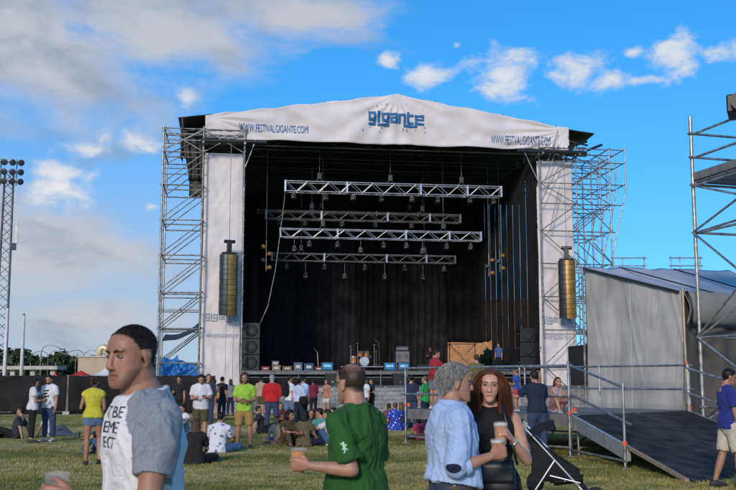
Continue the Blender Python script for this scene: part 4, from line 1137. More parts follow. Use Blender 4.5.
# ------------------------------------------------------------------ grey tent
E1, E2 = Vector((-.59, .807, 0)), Vector((.807, .59, 0))
TB = Vector((8.15, 26.0, 0))
def tent():
    t = thing('grey_marquee', 'grey fabric marquee with a sloping roof beside the ramp', 'tent', TB, 0)
    A = E1 * 3.25; ZB, ZAA = 3.83, 4.74; Lr = 7.0
    n1 = Vector((-E2.x, -E2.y, 0)); n2 = Vector((-E1.x, -E1.y, 0))
    def wall(a, c):
        h = ZB + (ZAA - ZB) * a; z = .05 + (h - .05) * c
        x = a * 3.25
        k = .05 * vn(x * .9, z * .5, 3) + .022 * (1 - 2.2 * abs(vn((x + z * .35) * 2.4, (x - z) * .22, 5))) + .012 * (1 - 2.2 * abs(vn((x - z * .22) * 4.6, z * .35, 15))) + .006 * (1 - 2.2 * abs(vn((x + z * .1) * 9, z * .5, 25))) - .03 * math.exp(-((x - 1.65) / .012) ** 2)
        return A * a + Vector((0, 0, z)) + n1 * k, n1
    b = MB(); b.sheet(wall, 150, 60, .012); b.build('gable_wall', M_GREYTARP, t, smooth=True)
    def roof(a, c):
        p = A * c * 1.0 + E2 * (Lr * a); z = ZB + (ZAA - ZB) * c + .02 - .10 * math.sin(math.pi * ((a * 2.4) % 1)) * math.sin(math.pi * c) + .08 * a + .30 * a * c
        if c > .9: z += .03
        return p + Vector((0, 0, z + .03 * vn(a * 14, c * 5, 2))), (0, 0, 1)
    b = MB(); b.sheet(roof, 60, 16, .012); b.build('roof_sheet', M_ROOFTARP, t, smooth=True)
    def front(a, c):
        x = a * Lr; z = .05 + (ZB + .04 - .05 + .1 * a) * c
        return E2 * x + Vector((0, 0, z)) + n2 * (.08 * math.sin(x * 5.5 + 2 * vn(x, 1)) * (.6 + .4 * c) + .04 * vn(x * 3, z, 3) - .05), n2
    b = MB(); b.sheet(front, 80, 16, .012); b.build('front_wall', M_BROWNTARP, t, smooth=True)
    def val(a, c):
        x = a * Lr
        return E2 * x + Vector((0, 0, ZB - .80 + (.84 + .1 * a) * c)) + n2 * (.16 * math.sin(math.pi * c) + .12 + .05 * vn(x * 1.2, c, 6)), n2
    b = MB(); b.sheet(val, 60, 8, .012); b.build('valance', mat('grey_brown_valance', (.26, .25, .23), .65, 0, .15, 1.5, .15, 6, .3), t, smooth=True)
    b = MB(); b.path([Vector((0, 0, ZB + .02)) + n1 * .08, A + Vector((0, 0, ZAA + .02)) + n1 * .08], .035); b.build('roof_cord', M_RUBBER, t)
    b = MB(); b.path([n2 * .16 + E2 * .02 + Vector((0, 0, ZB + .03)), n2 * .24 + E2 * .05 + Vector((0, 0, ZB - .2)), n2 * .28 + E2 * .06 + Vector((0, 0, ZB - .5)), n2 * .24 + E2 * .05 + Vector((0, 0, ZB - .8))], .045, 8); b.build('strap_roll', M_BLACK, t, smooth=True)
    b = MB(); b.path([n2 * .3 + E2 * .1 + Vector((0, 0, ZB - .85)), n2 * .3 + E2 * 6.9 + Vector((0, 0, ZB - .78))], .04, 6); b.build('valance_cord', M_BLACK, t)
    bar('corner_post', n2 * .14 + n1 * .10, n2 * .14 + n1 * .10 + Vector((0, 0, ZB + .1)), .035, mat('warm_post', (.42, .34, .24), .45, .5, .2, 4), t)
    bar('corner_post', A + n1 * .10, A + n1 * .10 + Vector((0, 0, ZAA + .1)), .035, M_STEEL_D, t)
    for k in range(1, 3): bar('wall_post', E2 * (Lr * k / 2) - n2 * .1, E2 * (Lr * k / 2) - n2 * .1 + Vector((0, 0, ZB - .1)), .035, M_STEEL_D, t)
    clamp_at(n2 * .16 + n1 * .10 + Vector((0, 0, 2.0)), t); clamp_at(n2 * .16 + n1 * .10 + Vector((0, 0, .95)), t)
    for k in range(2):
        b = MB(); b.path([E2 * (2.6 * k + 1.5) + A * f + Vector((0, 0, ZB + (ZAA - ZB) * f + .06 + .02 * k + .1 * f * (k + 1))) for f in (.0, .5, 1.0)], .02); b.build('roof_seam', M_BLACK, t)
tent()

def right_tower():
    p0 = Vector((8.5, 25.7, 0)); d1 = Vector((1.2, -3.9, 0)); d2 = Vector((3.9, 1.2, 0))
    t = thing('scaffold_tower', 'open scaffold lookout tower with a high deck beside the ramp', 'scaffold', p0, 0)
    Z = lambda z: 1.55 + (z - 1.55) * 1.47
    cs = [Vector((0, 0, 0)), d1, d1 + d2, d2]
    for i, c in enumerate(cs):
        bar('post', c, c + Vector((0, 0, Z(6.25))), .048, mat('warm_galvanised', (.46, .42, .36), .42, .7, .3, 6, color2=(.34, .31, .28)), t, 10)
        b = MB(); b.box((c.x, c.y, .015), (.2, .2, .03)); b.build('base_plate', M_STEEL_D, t)
        for z in (1.1, 3.0, 4.2, 5.1, 5.95): clamp_at((c.x, c.y, Z(z) if z > 1.5 else .95), t) if i == 0 else None
    for i in range(4):
        a, b_ = cs[i], cs[(i + 1) % 4]; d = (b_ - a).normalized(); n = Vector((d.y, -d.x, 0)) * -.05
        for z in (1.05, 2.3, 4.14, 5.0, 5.5, 5.93): bar('ledger', a - d * .12 + n + Vector((0, 0, Z(z) if z > 1.5 else .9)), b_ + d * .12 + n + Vector((0, 0, Z(z) if z > 1.5 else .9)), .034, M_STEEL, t)
        for (z0, z1) in ((2.3, 4.14), (4.14, 5.0), (1.0, 2.3)):
            z0_, z1_ = Z(z0) if z0 > 1.5 else .5, Z(z1)
            bar('brace', a - n + Vector((0, 0, z1_)), b_ - n + Vector((0, 0, z0_)), .030, M_STEEL, t)
            if i < 2: bar('brace', a - n * 1.8 + Vector((0, 0, z0_)), b_ - n * 1.8 + Vector((0, 0, z1_)), .030, M_STEEL, t)
    for k in range(6):
        a = d1 * ((k + .5) / 6); ang = Matrix.Rotation(math.atan2(d2.y, d2.x), 3, 'Z'); c = a + d2 * .5
        b = MB(); b.box((c.x, c.y, Z(5.06)), (d2.length - .05, .62, .07), ang); b.build('deck_plank', M_ALU_D, t)
    for i in (0, 3):
        a, b_ = cs[i], cs[(i + 1) % 4]; c = (a + b_) / 2; d = b_ - a
        b = MB(); b.box((c.x, c.y, Z(5.15)), (d.length, .04, .2), Matrix.Rotation(math.atan2(d.y, d.x), 3, 'Z')); b.build('toe_board', M_GREYBOARD, t)
    q = d1 * .52 + d2 * .02
    sp = thing('follow_spot', 'black spotlight housing mounted on the lookout tower railing', 'spotlight', p0 + d1 * .50 + Vector((.05, 0, Z(5.9))), -.4)
    b = MB(); b.box((0, 0, .25), (.7, .9, .45)); b.build('housing', M_BLACK, sp, bevel=.04)
    b = MB(); b.tube((0, -.45, .25), (0, -.62, .25), .2, 16, .24); b.build('lens_hood', M_BLACK, sp)
    bar('bracket', (0, 0, -.1), (0, 0, .05), .04, M_STEEL_D, sp)
right_tower()
for (px, px2, lab) in ((613, 644, 'thin scaffold guard rail above the marquee roof beside the flared tower'), (671, 700, 'thin scaffold guard rail above the marquee roof behind the lookout tower')):
    a, b_ = at(px, 260, 44), at(px2, 260, 44)
    t = thing('guard_rail_frame', lab, 'guard rail', (a.x, a.y, 0))
    W = b_.x - a.x
    for x in (0, W * .3, W): bar('post', (x, 0, 0), (x, 0, 7.05), .03, M_STEEL, t)
    for z in (6.15, 6.6, 6.95): bar('rail', (-.1, -.05, z), (W + .1, -.05, z), .025, M_STEEL, t)

# ------------------------------------------------------------------ people
tmp_scene = bpy.data.scenes.new('remesh_work')
def voxel(mb, size, smooth=2, lam=.5):
    """fuse the closed shapes of mb into one skin; returns vertices, faces"""
    me = bpy.data.meshes.new('work'); me.from_pydata([tuple(v) for v in mb.v], [], mb.f)
    bm = bmesh.new(); bm.from_mesh(me); bmesh.ops.recalc_face_normals(bm, faces=bm.faces); bm.to_mesh(me); bm.free()
    o = bpy.data.objects.new('work', me); tmp_scene.collection.objects.link(o)
    md = o.modifiers.new('r', 'REMESH'); md.mode = 'VOXEL'; md.voxel_size = size
    with bpy.context.temp_override(scene=tmp_scene, view_layer=tmp_scene.view_layers[0]):
        dg = bpy.context.evaluated_depsgraph_get(); dg.update()
    e = o.evaluated_get(dg).data
    V = np.empty(len(e.vertices) * 3); e.vertices.foreach_get('co', V); V = V.reshape(-1, 3)
    lt = np.empty(len(e.polygons), np.int32); e.polygons.foreach_get('loop_total', lt)
    li = np.empty(len(e.loops), np.int32); e.loops.foreach_get('vertex_index', li)
    F = li.reshape(-1, 4) if (lt == 4).all() else None
    if F is None:
        st = np.cumsum(np.r_[0, lt[:-1]]); F = np.array([[li[s], li[s + 1], li[s + 2], li[s + min(3, k - 1)]] for s, k in zip(st, lt)])
    bpy.data.objects.remove(o); bpy.data.meshes.remove(me)
    V = lap(V, F, smooth, lam)
    return V, F
def lap(V, F, it, lam=.5):
    if it <= 0: return V
    E = np.concatenate([F[:, [0, 1]], F[:, [1, 2]], F[:, [2, 3]], F[:, [3, 0]]]); E = np.concatenate([E, E[:, ::-1]])
    n = len(V); cnt = np.maximum(np.bincount(E[:, 0], minlength=n), 1)[:, None]
    for k in range(it):
        A = np.stack([np.bincount(E[:, 0], V[E[:, 1], c], n) for c in range(3)], 1) / cnt
        V = V + (A - V) * lam
    return V
def normals(V, F):
    a = V[F[:, 2]] - V[F[:, 0]]; b = V[F[:, 3]] - V[F[:, 1]]; fn = np.cross(a, b)
    N = np.stack([sum(np.bincount(F[:, k], fn[:, c], len(V)) for k in range(4)) for c in range(3)], 1)
    return N / np.maximum(np.linalg.norm(N, axis=1), 1e-9)[:, None]
def np_mesh(name, V, F, m, tint=None):
    me = bpy.data.meshes.new(name)
    me.from_pydata(V.tolist(), [], [tuple(dict.fromkeys(f)) for f in F.tolist()])
    me.polygons.foreach_set('use_smooth', [True] * len(me.polygons))
    for x in (m if isinstance(m, (list, tuple)) else [m]): me.materials.append(x)
    if tint is not None:
        ca = me.color_attributes.new('tint', 'FLOAT_COLOR', 'POINT')
        ca.data.foreach_set('color', np.c_[tint, np.ones(len(tint))].ravel())
    me.update()
    return me
def skin_mat(name, c):
    m = bpy.data.materials.new(name); m.use_nodes = True; N, L = m.node_tree.nodes, m.node_tree.links; b = N['Principled BSDF']
    at_ = N.new('ShaderNodeVertexColor'); at_.layer_name = 'tint'
    no = N.new('ShaderNodeTexNoise'); no.inputs['Scale'].default_value = 28; no.inputs['Detail'].default_value = 5
    tc = N.new('ShaderNodeTexCoord'); L.new(tc.outputs['Object'], no.inputs['Vector'])
    rp = N.new('ShaderNodeValToRGB'); rp.color_ramp.elements[0].position = .3; rp.color_ramp.elements[1].position = .7
    rp.color_ramp.elements[0].color = (c[0] * .9, c[1] * .82, c[2] * .78, 1); rp.color_ramp.elements[1].color = (c[0] * 1.08, c[1] * 1.08, c[2] * 1.06, 1)
    L.new(no.outputs[0], rp.inputs[0])
    mx = N.new('ShaderNodeMix'); mx.data_type = 'RGBA'; mx.blend_type = 'MULTIPLY'; mx.inputs[0].default_value = 1
    L.new(rp.outputs[0], mx.inputs[6]); L.new(at_.outputs[0], mx.inputs[7]); L.new(mx.outputs[2], b.inputs['Base Color'])
    b.inputs['Roughness'].default_value = .5; b.inputs['Subsurface Weight'].default_value = .12
    b.inputs['Subsurface Radius'].default_value = (.012, .005, .003); b.inputs['Subsurface Scale'].default_value = 1.0
    n2 = N.new('ShaderNodeTexNoise'); n2.inputs['Scale'].default_value = 260; L.new(tc.outputs['Object'], n2.inputs['Vector'])
    bp = N.new('ShaderNodeBump'); bp.inputs['Strength'].default_value = .15; bp.inputs['Distance'].default_value = .004
    L.new(n2.outputs[0], bp.inputs['Height']); L.new(bp.outputs[0], b.inputs['Normal'])
    return m
SKIN = {'fair': skin_mat('skin_fair', (.50, .285, .195)), 'mid': skin_mat('skin_mid', (.40, .215, .14)), 'tan': skin_mat('skin_tan', (.33, .168, .104))}
def hair_mat(name, c): return mat('hair_' + name, c, .5, 0, .5, 60, .2, 120, .22, coords='obj', stretch=(1, 1, .25))
HAIR = {'black': hair_mat('black', (.012, .010, .009)), 'brown': hair_mat('brown', (.060, .032, .018)), 'grey': hair_mat('grey', (.30, .29, .275)),
        'auburn': hair_mat('auburn', (.095, .030, .013)), 'light': hair_mat('light', (.12, .07, .035)), 'dark': hair_mat('dark', (.020, .015, .012))}
HAIRRGB = {'black': (.10, .10, .12), 'brown': (.2, .16, .15), 'grey': (.75, .9, 1.1), 'auburn': (.3, .16, .12), 'light': (.4, .35, .3), 'dark': (.038, .048, .062)}

def loft(mb, pts, rad, ref=(1, 0, 0), n=14, k=1.0, cap=(1, 1)):
    """closed elliptical tube: rad is a list of (a, b): a along ref, b across; rounded ends where cap is 1"""
    pts = [Vector(p) for p in pts]; ref = Vector(ref); R_ = []
    m = len(pts)
    def frame(d):
        a = ref - d * ref.dot(d)
        if a.length < .05: a = d.orthogonal()
        a.normalize(); return a, d.cross(a).normalized()
    def ring(p, a, b, ra, rb):
        out = []
        for i in range(n):
            t = 2 * math.pi * i / n; c, s = math.cos(t), math.sin(t)
            e = (abs(c) ** k, abs(s) ** k) if k != 1 else (abs(c), abs(s))
            out.append(p + a * (ra * math.copysign(e[0], c)) + b * (rb * math.copysign(e[1], s)))
        return out
    for i, p in enumerate(pts):
        d = (pts[min(i + 1, m - 1)] - pts[max(i - 1, 0)]).normalized(); a, b = frame(d)
        ra, rb = rad[i] if isinstance(rad[i], tuple) else (rad[i], rad[i])
        if i == 0 and cap[0]:
            q = min(ra, rb)
            for f, s in ((.95, .3), (.55, .8)): R_.append(ring(p - d * q * f, a, b, ra * s, rb * s))
        R_.append(ring(p, a, b, ra, rb))
        if i == m - 1 and cap[1]:
            q = min(ra, rb)
            for f, s in ((.55, .8), (.95, .3)): R_.append(ring(p + d * q * f, a, b, ra * s, rb * s))
    mb.rings(R_)

def gauss(V, c, r): return np.exp(-((V - np.array(c)) ** 2).sum(1) / (r * r))
HEADS = {}
def head(vox, sex='m', wide=1.0, nose=1.0, jaw=1.0):
    key = (vox, sex, wide, nose, jaw)
    if key in HEADS: return HEADS[key]
    b = MB(); fem = sex == 'f'
    b.sphere((0, -.010, .146), (.0755 * wide, .095, .089), 24, 16)
    sec = [(.000, .020, .088, .050), (.012, .033, .094, .030), (.03, .045, .093, .006), (.048, .053, .090, -.018), (.07, .060, .087, -.04), (.10, .066, .086, -.055), (.125, .069, .083, -.06), (.15, .070, .087, -.06), (.178, .067, .082, -.06), (.205, .055, .062, -.05)]
    rings = []
    for z, w, yf, yb in sec:
        if z < .09: w *= jaw * wide
        else: w *= wide
        if fem and z < .05: w *= .86
        cy, ry = (yf + yb) / 2, (yf - yb) / 2
        ring = []
        for i in range(24):
            t = 2 * math.pi * i / 24; c, s = math.cos(t), math.sin(t)
            ring.append((w * math.copysign(abs(c) ** .85, c), cy + ry * math.copysign(abs(s) ** .85, s), z))
        rings.append(ring)
    b.rings(rings)
    loft(b, [(0, .080, .140), (0, .087, .120), (0, .0935 + .003 * nose, .098), (0, .0945 + .007 * nose, .080)], [(.0105, .010), (.0105, .012), (.0125, .012), (.0150, .0115)], n=12)
    for s in (-1, 1):
        b.sphere((s * .0125, .092, .0765), (.0085, .011, .008), 10, 8)
        b.sphere((s * .030, .075, .143), (.026, .014, .008 if fem else .0095), 12, 8)
        M = Matrix.Rotation(R(-14), 3, 'X') @ Matrix.Rotation(R(s * -18), 3, 'Z')
        b.sphere((s * .0775 * wide, -.012, .106), (.008, .020, .033), 12, 10, M)
        b.sphere((s * .0800 * wide, -.020, .118), (.009, .014, .018), 10, 8, M)
        b.sphere((s * .0775 * wide, -.010, .080), (.007, .009, .010), 10, 8, M)
    b.sphere((0, .0895, .0525), (.021, .008, .0050), 14, 8); b.sphere((0, .0885, .0405), (.019, .009, .0062), 14, 8); b.sphere((0, .085, .014), (.018, .014, .014), 12, 8)
    nr = .048 if fem else .0605 * (1 + (wide - 1) * 3)
    loft(b, [(0, -.018, .085), (0, -.024, .04), (0, -.034, -.02), (0, -.045, -.075), (0, -.05, -.13)], [(nr, nr * .98), (nr, nr), (nr, nr * .98), (nr * 1.12, nr * 1.05), (nr * 1.4, nr * 1.15)], n=20, cap=(0, 0))
    V, F = voxel(b, vox, 4 if vox < .005 else 1)
    # modelling strokes: eye sockets, philtrum, mouth line, temples, under the cheek bones
    def stroke(c, r, d, both=True):
        nonlocal V
        for s in ((-1, 1) if both else (1,)):
            V = V + gauss(V, (c[0] * s, c[1], c[2]), r)[:, None] * np.array((d[0] * s, d[1], d[2]))
    stroke((.032, .088, .119), .0165, (0, -.0115, 0)); stroke((.017, .092, .121), .008, (0, -.003, 0)); stroke((.060, .06, .125), .02, (-.003, 0, 0))
    stroke((.05, .075, .065), .022, (-.002, -.002, 0)); stroke((0, .098, .0462), .0065, (0, -.0045, 0), False)
    for x in (.007, .014, .021): stroke((x, .096 - x * .25, .0464), .0058, (0, -.0055, 0))
    stroke((0, .096, .029), .011, (0, -.0035, 0), False); stroke((0, .098, .138), .010, (0, -.002, 0), False); stroke((.018, .10, .066), .008, (0, -.003, 0))
    V = lap(V, F, 1, .3)
    T = np.ones((len(V), 3))
    def paint(mask, rgb):
        nonlocal T
        T = T * (1 - mask[:, None]) + T * np.array(rgb) * mask[:, None]
    lipm = np.clip(1.6 * np.exp(-((V[:, 0] / .024) ** 4 + ((V[:, 2] - .0465) / .0088) ** 4)) * (V[:, 1] > .070), 0, 1)
    paint(lipm, (.80, .50, .50) if fem else (.85, .62, .60))
    paint(np.clip(gauss(V, (.05, .07, .085), .024) + gauss(V, (-.05, .07, .085), .024) + gauss(V, (0, .115, .08), .014), 0, 1) * .6, (1.06, .86, .84))
    HEADS[key] = (V, F, T)
    return HEADS[key]
def hairline(y, kind):
    if kind == 'receding': return np.interp(y, [-.12, -.07, -.035, .005, .02, .045, .075, .1], [.048, .055, .080, .092, .145, .180, .205, .215])
    return np.interp(y, [-.12, -.07, -.035, .012, .022, .05, .075, .1], [.042, .050, .085, .105, .15, .178, .200, .208])
def scalp_mask(V, kind):
    m = (V[:, 2] - hairline(V[:, 1], kind)) / .008
    ear = (np.abs(V[:, 0]) > .0735) & (V[:, 2] < .14) & (V[:, 1] > -.045) & (V[:, 1] < .02)
    m[ear] = -1
    return np.clip(m, 0, 1)

def hand_shape(mb, M, grip, vox=None):
    """hand in its own frame: x to the fingertips, y to the thumb, z out of the palm"""
    b = MB()
    loft(b, [(-.03, 0, 0), (0, 0, 0), (.03, .0, 0), (.065, .0, .0), (.092, 0, .001)], [(.026, .020), (.026, .019), (.036, .017), (.041, .0145), (.040, .012)], (0, 1, 0), 12, .8)
    spec = [(.030, .070, .0088), (.0105, .079, .0092), (-.0095, .074, .0088), (-.0285, .057, .0078)]
    ang = {'relaxed': (18, 30, 20), 'grip': (42, 52, 38), 'fist': (70, 80, 50), 'point': (25, 40, 30)}[grip]
    for i, (y, L, r) in enumerate(spec):
        p = Vector((.088 - abs(y - .008) * .18, y, .001)); a = R(4); pts, rr = [p.copy()], [r * 1.08]
        for j, (fr, da) in enumerate(zip((.46, .30, .24), ang)):
            a += R(da + (i - 1.5) * 3); q = p + Vector((math.cos(a), (y * .25 if j == 0 and grip == 'relaxed' else 0), math.sin(a))) * (L * fr)
            pts += [p.lerp(q, .5), q.copy()]; rr += [r * (.98 - .06 * j), r * (.98 - .10 * j)]; p = q
        loft(b, pts, rr, (0, 1, 0), 8)
    th = [(.018, .024, .006), (.045, .046, .014), (.068, .054, .030), (.088, .050, .044)] if grip in ('grip', 'fist') else [(.018, .024, .004), (.045, .045, .010), (.070, .056, .018), (.094, .060, .024)]
    loft(b, th, [.016, .0130, .0110, .0088], (0, 0, 1), 9)
    if vox:
        V, F = voxel(b, vox, 1); vs = [M @ Vector(v) for v in V]; fs = [tuple(dict.fromkeys(f)) for f in F.tolist()]
    else: vs = [M @ Vector(v) for v in b.v]; fs = b.f
    if M.determinant() < 0: fs = [tuple(reversed(f)) for f in fs]
    mb.add(vs, fs)

TORSO_M = [(-.11, .13, .105, 0), (-.04, .168, .122, -.008), (.04, .163, .116, -.004), (.13, .152, .106, .004), (.22, .160, .112, .004), (.30, .174, .120, .0), (.38, .174, .113, -.006), (.435, .150, .096, -.012), (.485, .100, .076, -.016), (.53, .066, .064, -.014)]
TORSO_F = [(-.11, .135, .108, 0), (-.04, .178, .124, -.008), (.04, .165, .112, -.004), (.13, .128, .092, .004), (.22, .135, .098, .004), (.30, .152, .108, .0), (.38, .152, .100, -.006), (.435, .132, .084, -.012), (.485, .084, .064, -.016), (.53, .05, .05, -.014)]
UPW = {}
def person(label, x, y, yaw, h, pose, wear, sex='m', skin='mid', hair=('short', 'brown'), vox=.019, ground=0.0, belly=0.0, hd={}, group='people on the festival field', fat=1.0, name='person', beard=0.0):
    """builds one figure; pose and directions are in the figure's own frame: x its right, y its front, z up"""
    fine = vox < .012
    root = thing(name, label, 'person', (x, y, ground), R(yaw), group)
    s = h / 1.75
    fem = sex == 'f'
    TR = TORSO_F if fem else TORSO_M
    lean, side, twist = pose.get('lean', 0), pose.get('side', 0), pose.get('twist', 0)
    legs = {}
    hipw = .092
    D = lambda v: Vector(v).normalized()
    dl = {'R': (D((.03, .0, -1)), D((.02, -.03, -1))), 'L': (D((-.03, .0, -1)), D((-.02, -.03, -1)))}
    for k in 'RL':
        if 'leg' + k in pose: dl[k] = tuple(D(v) for v in pose['leg' + k])
    def chain(pz):
        out = {}
        for k, sg in (('R', 1), ('L', -1)):
            hp = Vector((sg * hipw, 0, pz - .03)); kn = hp + dl[k][0] * .425; an = kn + dl[k][1] * .425; out[k] = (hp, kn, an)
        return out
    pz = pose.get('pel')
    if pz is None:
        pz = 0; lo = min(c[2].z for c in chain(0).values()); pz = .085 - lo
    legs = chain(pz)
    # spine
    def Rm(f): return Matrix.Rotation(R(twist * f), 3, 'Z') @ Matrix.Rotation(R(-lean * f), 3, 'X') @ Matrix.Rotation(R(side * f), 3, 'Y')
    sp = {}; p = Vector((0, 0, pz)); last = 0.0
    order = [r[0] for r in TR]
    def fr(o): return max(0.0, min(1.0, (o + .02) / .30))
    pts = {}
    p = Vector((0, 0, pz)); 
    lo_ = [o for o in order if o < 0]; hi_ = [o for o in order if o >= 0]
    for o in lo_: pts[o] = Vector((0, 0, pz + o))
    prev = 0.0
    for o in hi_ + [.43, .56]:
        pass
    allo = sorted(set(hi_ + [.43, .56])); q = Vector((0, 0, pz)); prev = 0.0
    for o in allo:
        q = q + Rm(fr((o + prev) / 2)) @ Vector((0, 0, o - prev)); pts[o] = q.copy(); prev = o
    ch = Rm(1.0)
    shw = (.162 if fem else .184) * (1 + (fat - 1) * .5)
    sh = {k: pts[.43] + ch @ Vector((sg * shw, -.012, -.022)) for k, sg in (('R', 1), ('L', -1))}
    arms = {}
    da = {'R': ((.10, -.04, -1), (.05, .18, -1), (-1, .1, 0)), 'L': ((-.10, -.04, -1), (-.05, .18, -1), (1, .1, 0))}
    for k in 'RL':
        a = pose.get(k, da[k]); u_, f_ = D(a[0]), D(a[1]); el = sh[k] + u_ * .285; wr = el + f_ * .25
        arms[k] = (sh[k], el, wr, f_, D(a[2]), a[3] if len(a) > 3 else 'relaxed')
    lk = .88 if fem else 1.0
    def torso_rings(off, o_lo, o_hi, hang=0.0, bl=0.0):
        P, A = [], []
        for (o, w, d, ys) in TR:
            if o < o_lo - 1e-6 or o > o_hi + 1e-6: continue
            c = pts[o] + (Rm(fr(o)) @ Vector((0, ys, 0)))
            bb = bl * math.exp(-((o - .10) / .12) ** 2)
            P.append(c + Rm(fr(o)) @ Vector((0, bb * .5, 0))); A.append(((w * fat + off) + bb * .25, (d * fat + off) + bb * .5))
        return P, A
    nk = .86 if fem else (1.0 + (hd.get('wide', 1.0) - 1) * 2.2)
    neck_c = pts[.485].lerp(pts[.53], .42) + ch @ Vector((0, -.014, 0))
    def torso(mb, off, o_lo=-.11, o_hi=.53, cap=(1, 1), k=.92, hem=None, bl=0.0):
        P, A = torso_rings(off, o_lo, o_hi, bl=bl)
        if hem is not None:   # the hem hangs clear of the waistband
            lo_n = sum(1 for r_ in TR if o_lo - 1e-6 <= r_[0] < .1)
            A = [(a + .013, c + .013) if i < lo_n else (a, c) for i, (a, c) in enumerate(A)]
        if hem:
            d = (P[0] - P[1]).normalized() if not pose.get('pel') else Vector((0, -.2, -1)).normalized()
            A[0] = (max(A[0][0], A[1][0] * .99), max(A[0][1], A[1][1] * .99)); P.insert(0, P[0] + d * hem); A.insert(0, (A[0][0] * 1.01, A[0][1] * 1.01))
        if hem is not None and o_hi > .48:   # the neckline hugs the neck
            P.append(neck_c); A.append((.084 * nk + off * .35, .074 * nk + off * .35))
        loft(mb, P, A, (1, 0, 0), 24 if fine else 16, k, cap)
    def limb(mb, a, c, r0, r1, rm=None, off=0.0, cap=(1, 1), n=12, f0=0.0, f1=1.0):
        m_ = [f0 + (f1 - f0) * i / 4 for i in range(5)]
        P, A = [], []
        for f in m_:
            P.append(a.lerp(c, f)); base = r0 + (r1 - r0) * f + (rm or 0) * math.sin(math.pi * min(1, f * 1.25)) ; A.append(base + off)
        loft(mb, P, A, (1, .3, .2), n, 1, cap)
    # ---- body skin
    b = MB(); torso(b, 0, bl=belly)
    if fem:
        for sg in (-1, 1): b.sphere(pts[.30] + ch @ Vector((sg * .068, .085, .02)), (.062, .055, .062), 14, 10)
    for k in 'RL':
        S0, E0, W0, f_, pn, gr = arms[k]
        limb(b, S0, E0, .054 * lk * fat, .040 * lk, .004, n=14); limb(b, E0, W0, .041 * lk, .026 * lk, .006, n=14)
        b.sphere(S0 + Vector((0, 0, -.01)), .060 * lk * fat, 12, 8)
        loft(b, [pts[.485] + ch @ Vector((0, -.018, .006)), pts[.485].lerp(S0, .5) + Vector((0, -.006, .012)), S0 + Vector((0, 0, .004))], [(.046, .046), (.046, .050), (.050, .052)], (0, 0, 1), 12)
        H0, K0, A0 = legs[k]
        limb(b, H0, K0, .092 * (1.04 if fem else 1) * fat, .056, .006, n=14); limb(b, K0, A0, .054, .036, .012, n=14)
        fd = D(pose.get('foot' + k, (.18 if k == 'R' else -.18, 1, 0))); 
        loft(b, [A0 + fd * -.045 + Vector((0, 0, -.045)), A0 + fd * .05 + Vector((0, 0, -.038)), A0 + fd * .15 + Vector((0, 0, -.055))], [(.034, .034), (.040, .042), (.036, .022)], (-fd.y, fd.x, 0), 12)
    V, F = voxel(b, vox, 2)
    T = np.ones((len(V), 3))
    hb = MB(); frames = {}
    for k, sg in (('R', 1), ('L', -1)):
        S0, E0, W0, f_, pn, gr = arms[k]
        pn = (pn - f_ * pn.dot(f_)).normalized(); th = f_.cross(pn) if k == 'R' else pn.cross(f_)
        sc = .93 if fem else 1.0
        M = Matrix((( f_.x * sc, th.x * sc, pn.x * sc, W0.x), (f_.y * sc, th.y * sc, pn.y * sc, W0.y), (f_.z * sc, th.z * sc, pn.z * sc, W0.z), (0, 0, 0, 1)))
        frames[k] = M; hand_shape(hb, M, gr, .0038 if fine else None)
    # ---- head
    HV, HF, HT = head(.0036 if fine else .0095, sex, **hd)
    hy, hp_, hr = pose.get('head', (0, 0, 0))
    HM = ch @ Matrix.Rotation(R(lean * .75), 3, 'X') @ Matrix.Rotation(R(hy), 3, 'Z') @ Matrix.Rotation(R(hp_), 3, 'X') @ Matrix.Rotation(R(hr), 3, 'Y')
    hs = (.97 if fem else 1.0) * pose.get('hs', 1.0)
    HO = pts[.56] + HM @ Vector((0, .017, -.034))
    hm = np.array(HM); ho = np.array(HO)
    def hw(P): return (P * hs) @ hm.T + ho
    HT = HT.copy()
    rgb = HAIRRGB.get(hair[1], (.2, .2, .2))
    def hpaint(mask, c):
        nonlocal HT
        HT = HT * (1 - mask[:, None]) + np.array(c) * mask[:, None]
    if not fine:
        for sx in (-1, 1):
            hpaint(np.clip(gauss(HV, (sx * .032, .085, .141), .013) * 1.1, 0, 1) * .8, rgb)
            hpaint(np.clip(gauss(HV, (sx * .032, .082, .119), .011) * 1.2, 0, 1) * .75, (.12, .1, .1))
    if beard:
        bm_ = np.clip((.072 - HV[:, 2]) / .012, 0, 1) * np.clip((HV[:, 1] - .0) / .02, 0, 1) * np.clip((HV[:, 2] + .03) / .015, 0, 1)
        lip = np.exp(-((HV[:, 0] / .022) ** 4 + ((HV[:, 2] - .0465) / .008) ** 4)); bm_ = bm_ * (1 - lip * (HV[:, 1] > .075))
        hpaint(bm_ * beard, rgb)
    if hair[0] in ('bald', 'buzz', 'receding', 'crown'):
        nz = vnoise(HV * 60)
        sm = np.clip((HV[:, 2] - hairline(HV[:, 1], 'receding')) / .02 + nz * .15, 0, 1)
        if hair[0] == 'bald': sm = sm * np.clip((.200 - HV[:, 2] + .25 * (-.02 - HV[:, 1])) / .035 + nz * .2, .18, 1)
        if hair[0] == 'crown': sm = sm * np.clip(1.12 - 1.0 * gauss(HV, (0, -.045, .225), .062) - .5 * gauss(HV, (0, .03, .235), .05) + nz * .1, .1, 1)
        ear = (np.abs(HV[:, 0]) > .0735) & (HV[:, 2] < .14) & (HV[:, 1] > -.045) & (HV[:, 1] < .02); sm[ear] = 0
        hpaint(sm * (.93 if hair[0] != 'bald' else .85), rgb)
    if fine and hair[0] == 'grey': hpaint(scalp_mask(HV, 'full') * .95, (.55, .95, 1.35))
    hv = hw(HV)
    hfaces = np.array([(f + (f[-1],))[:4] if len(f) == 3 else f[:4] for f in []]) if False else None
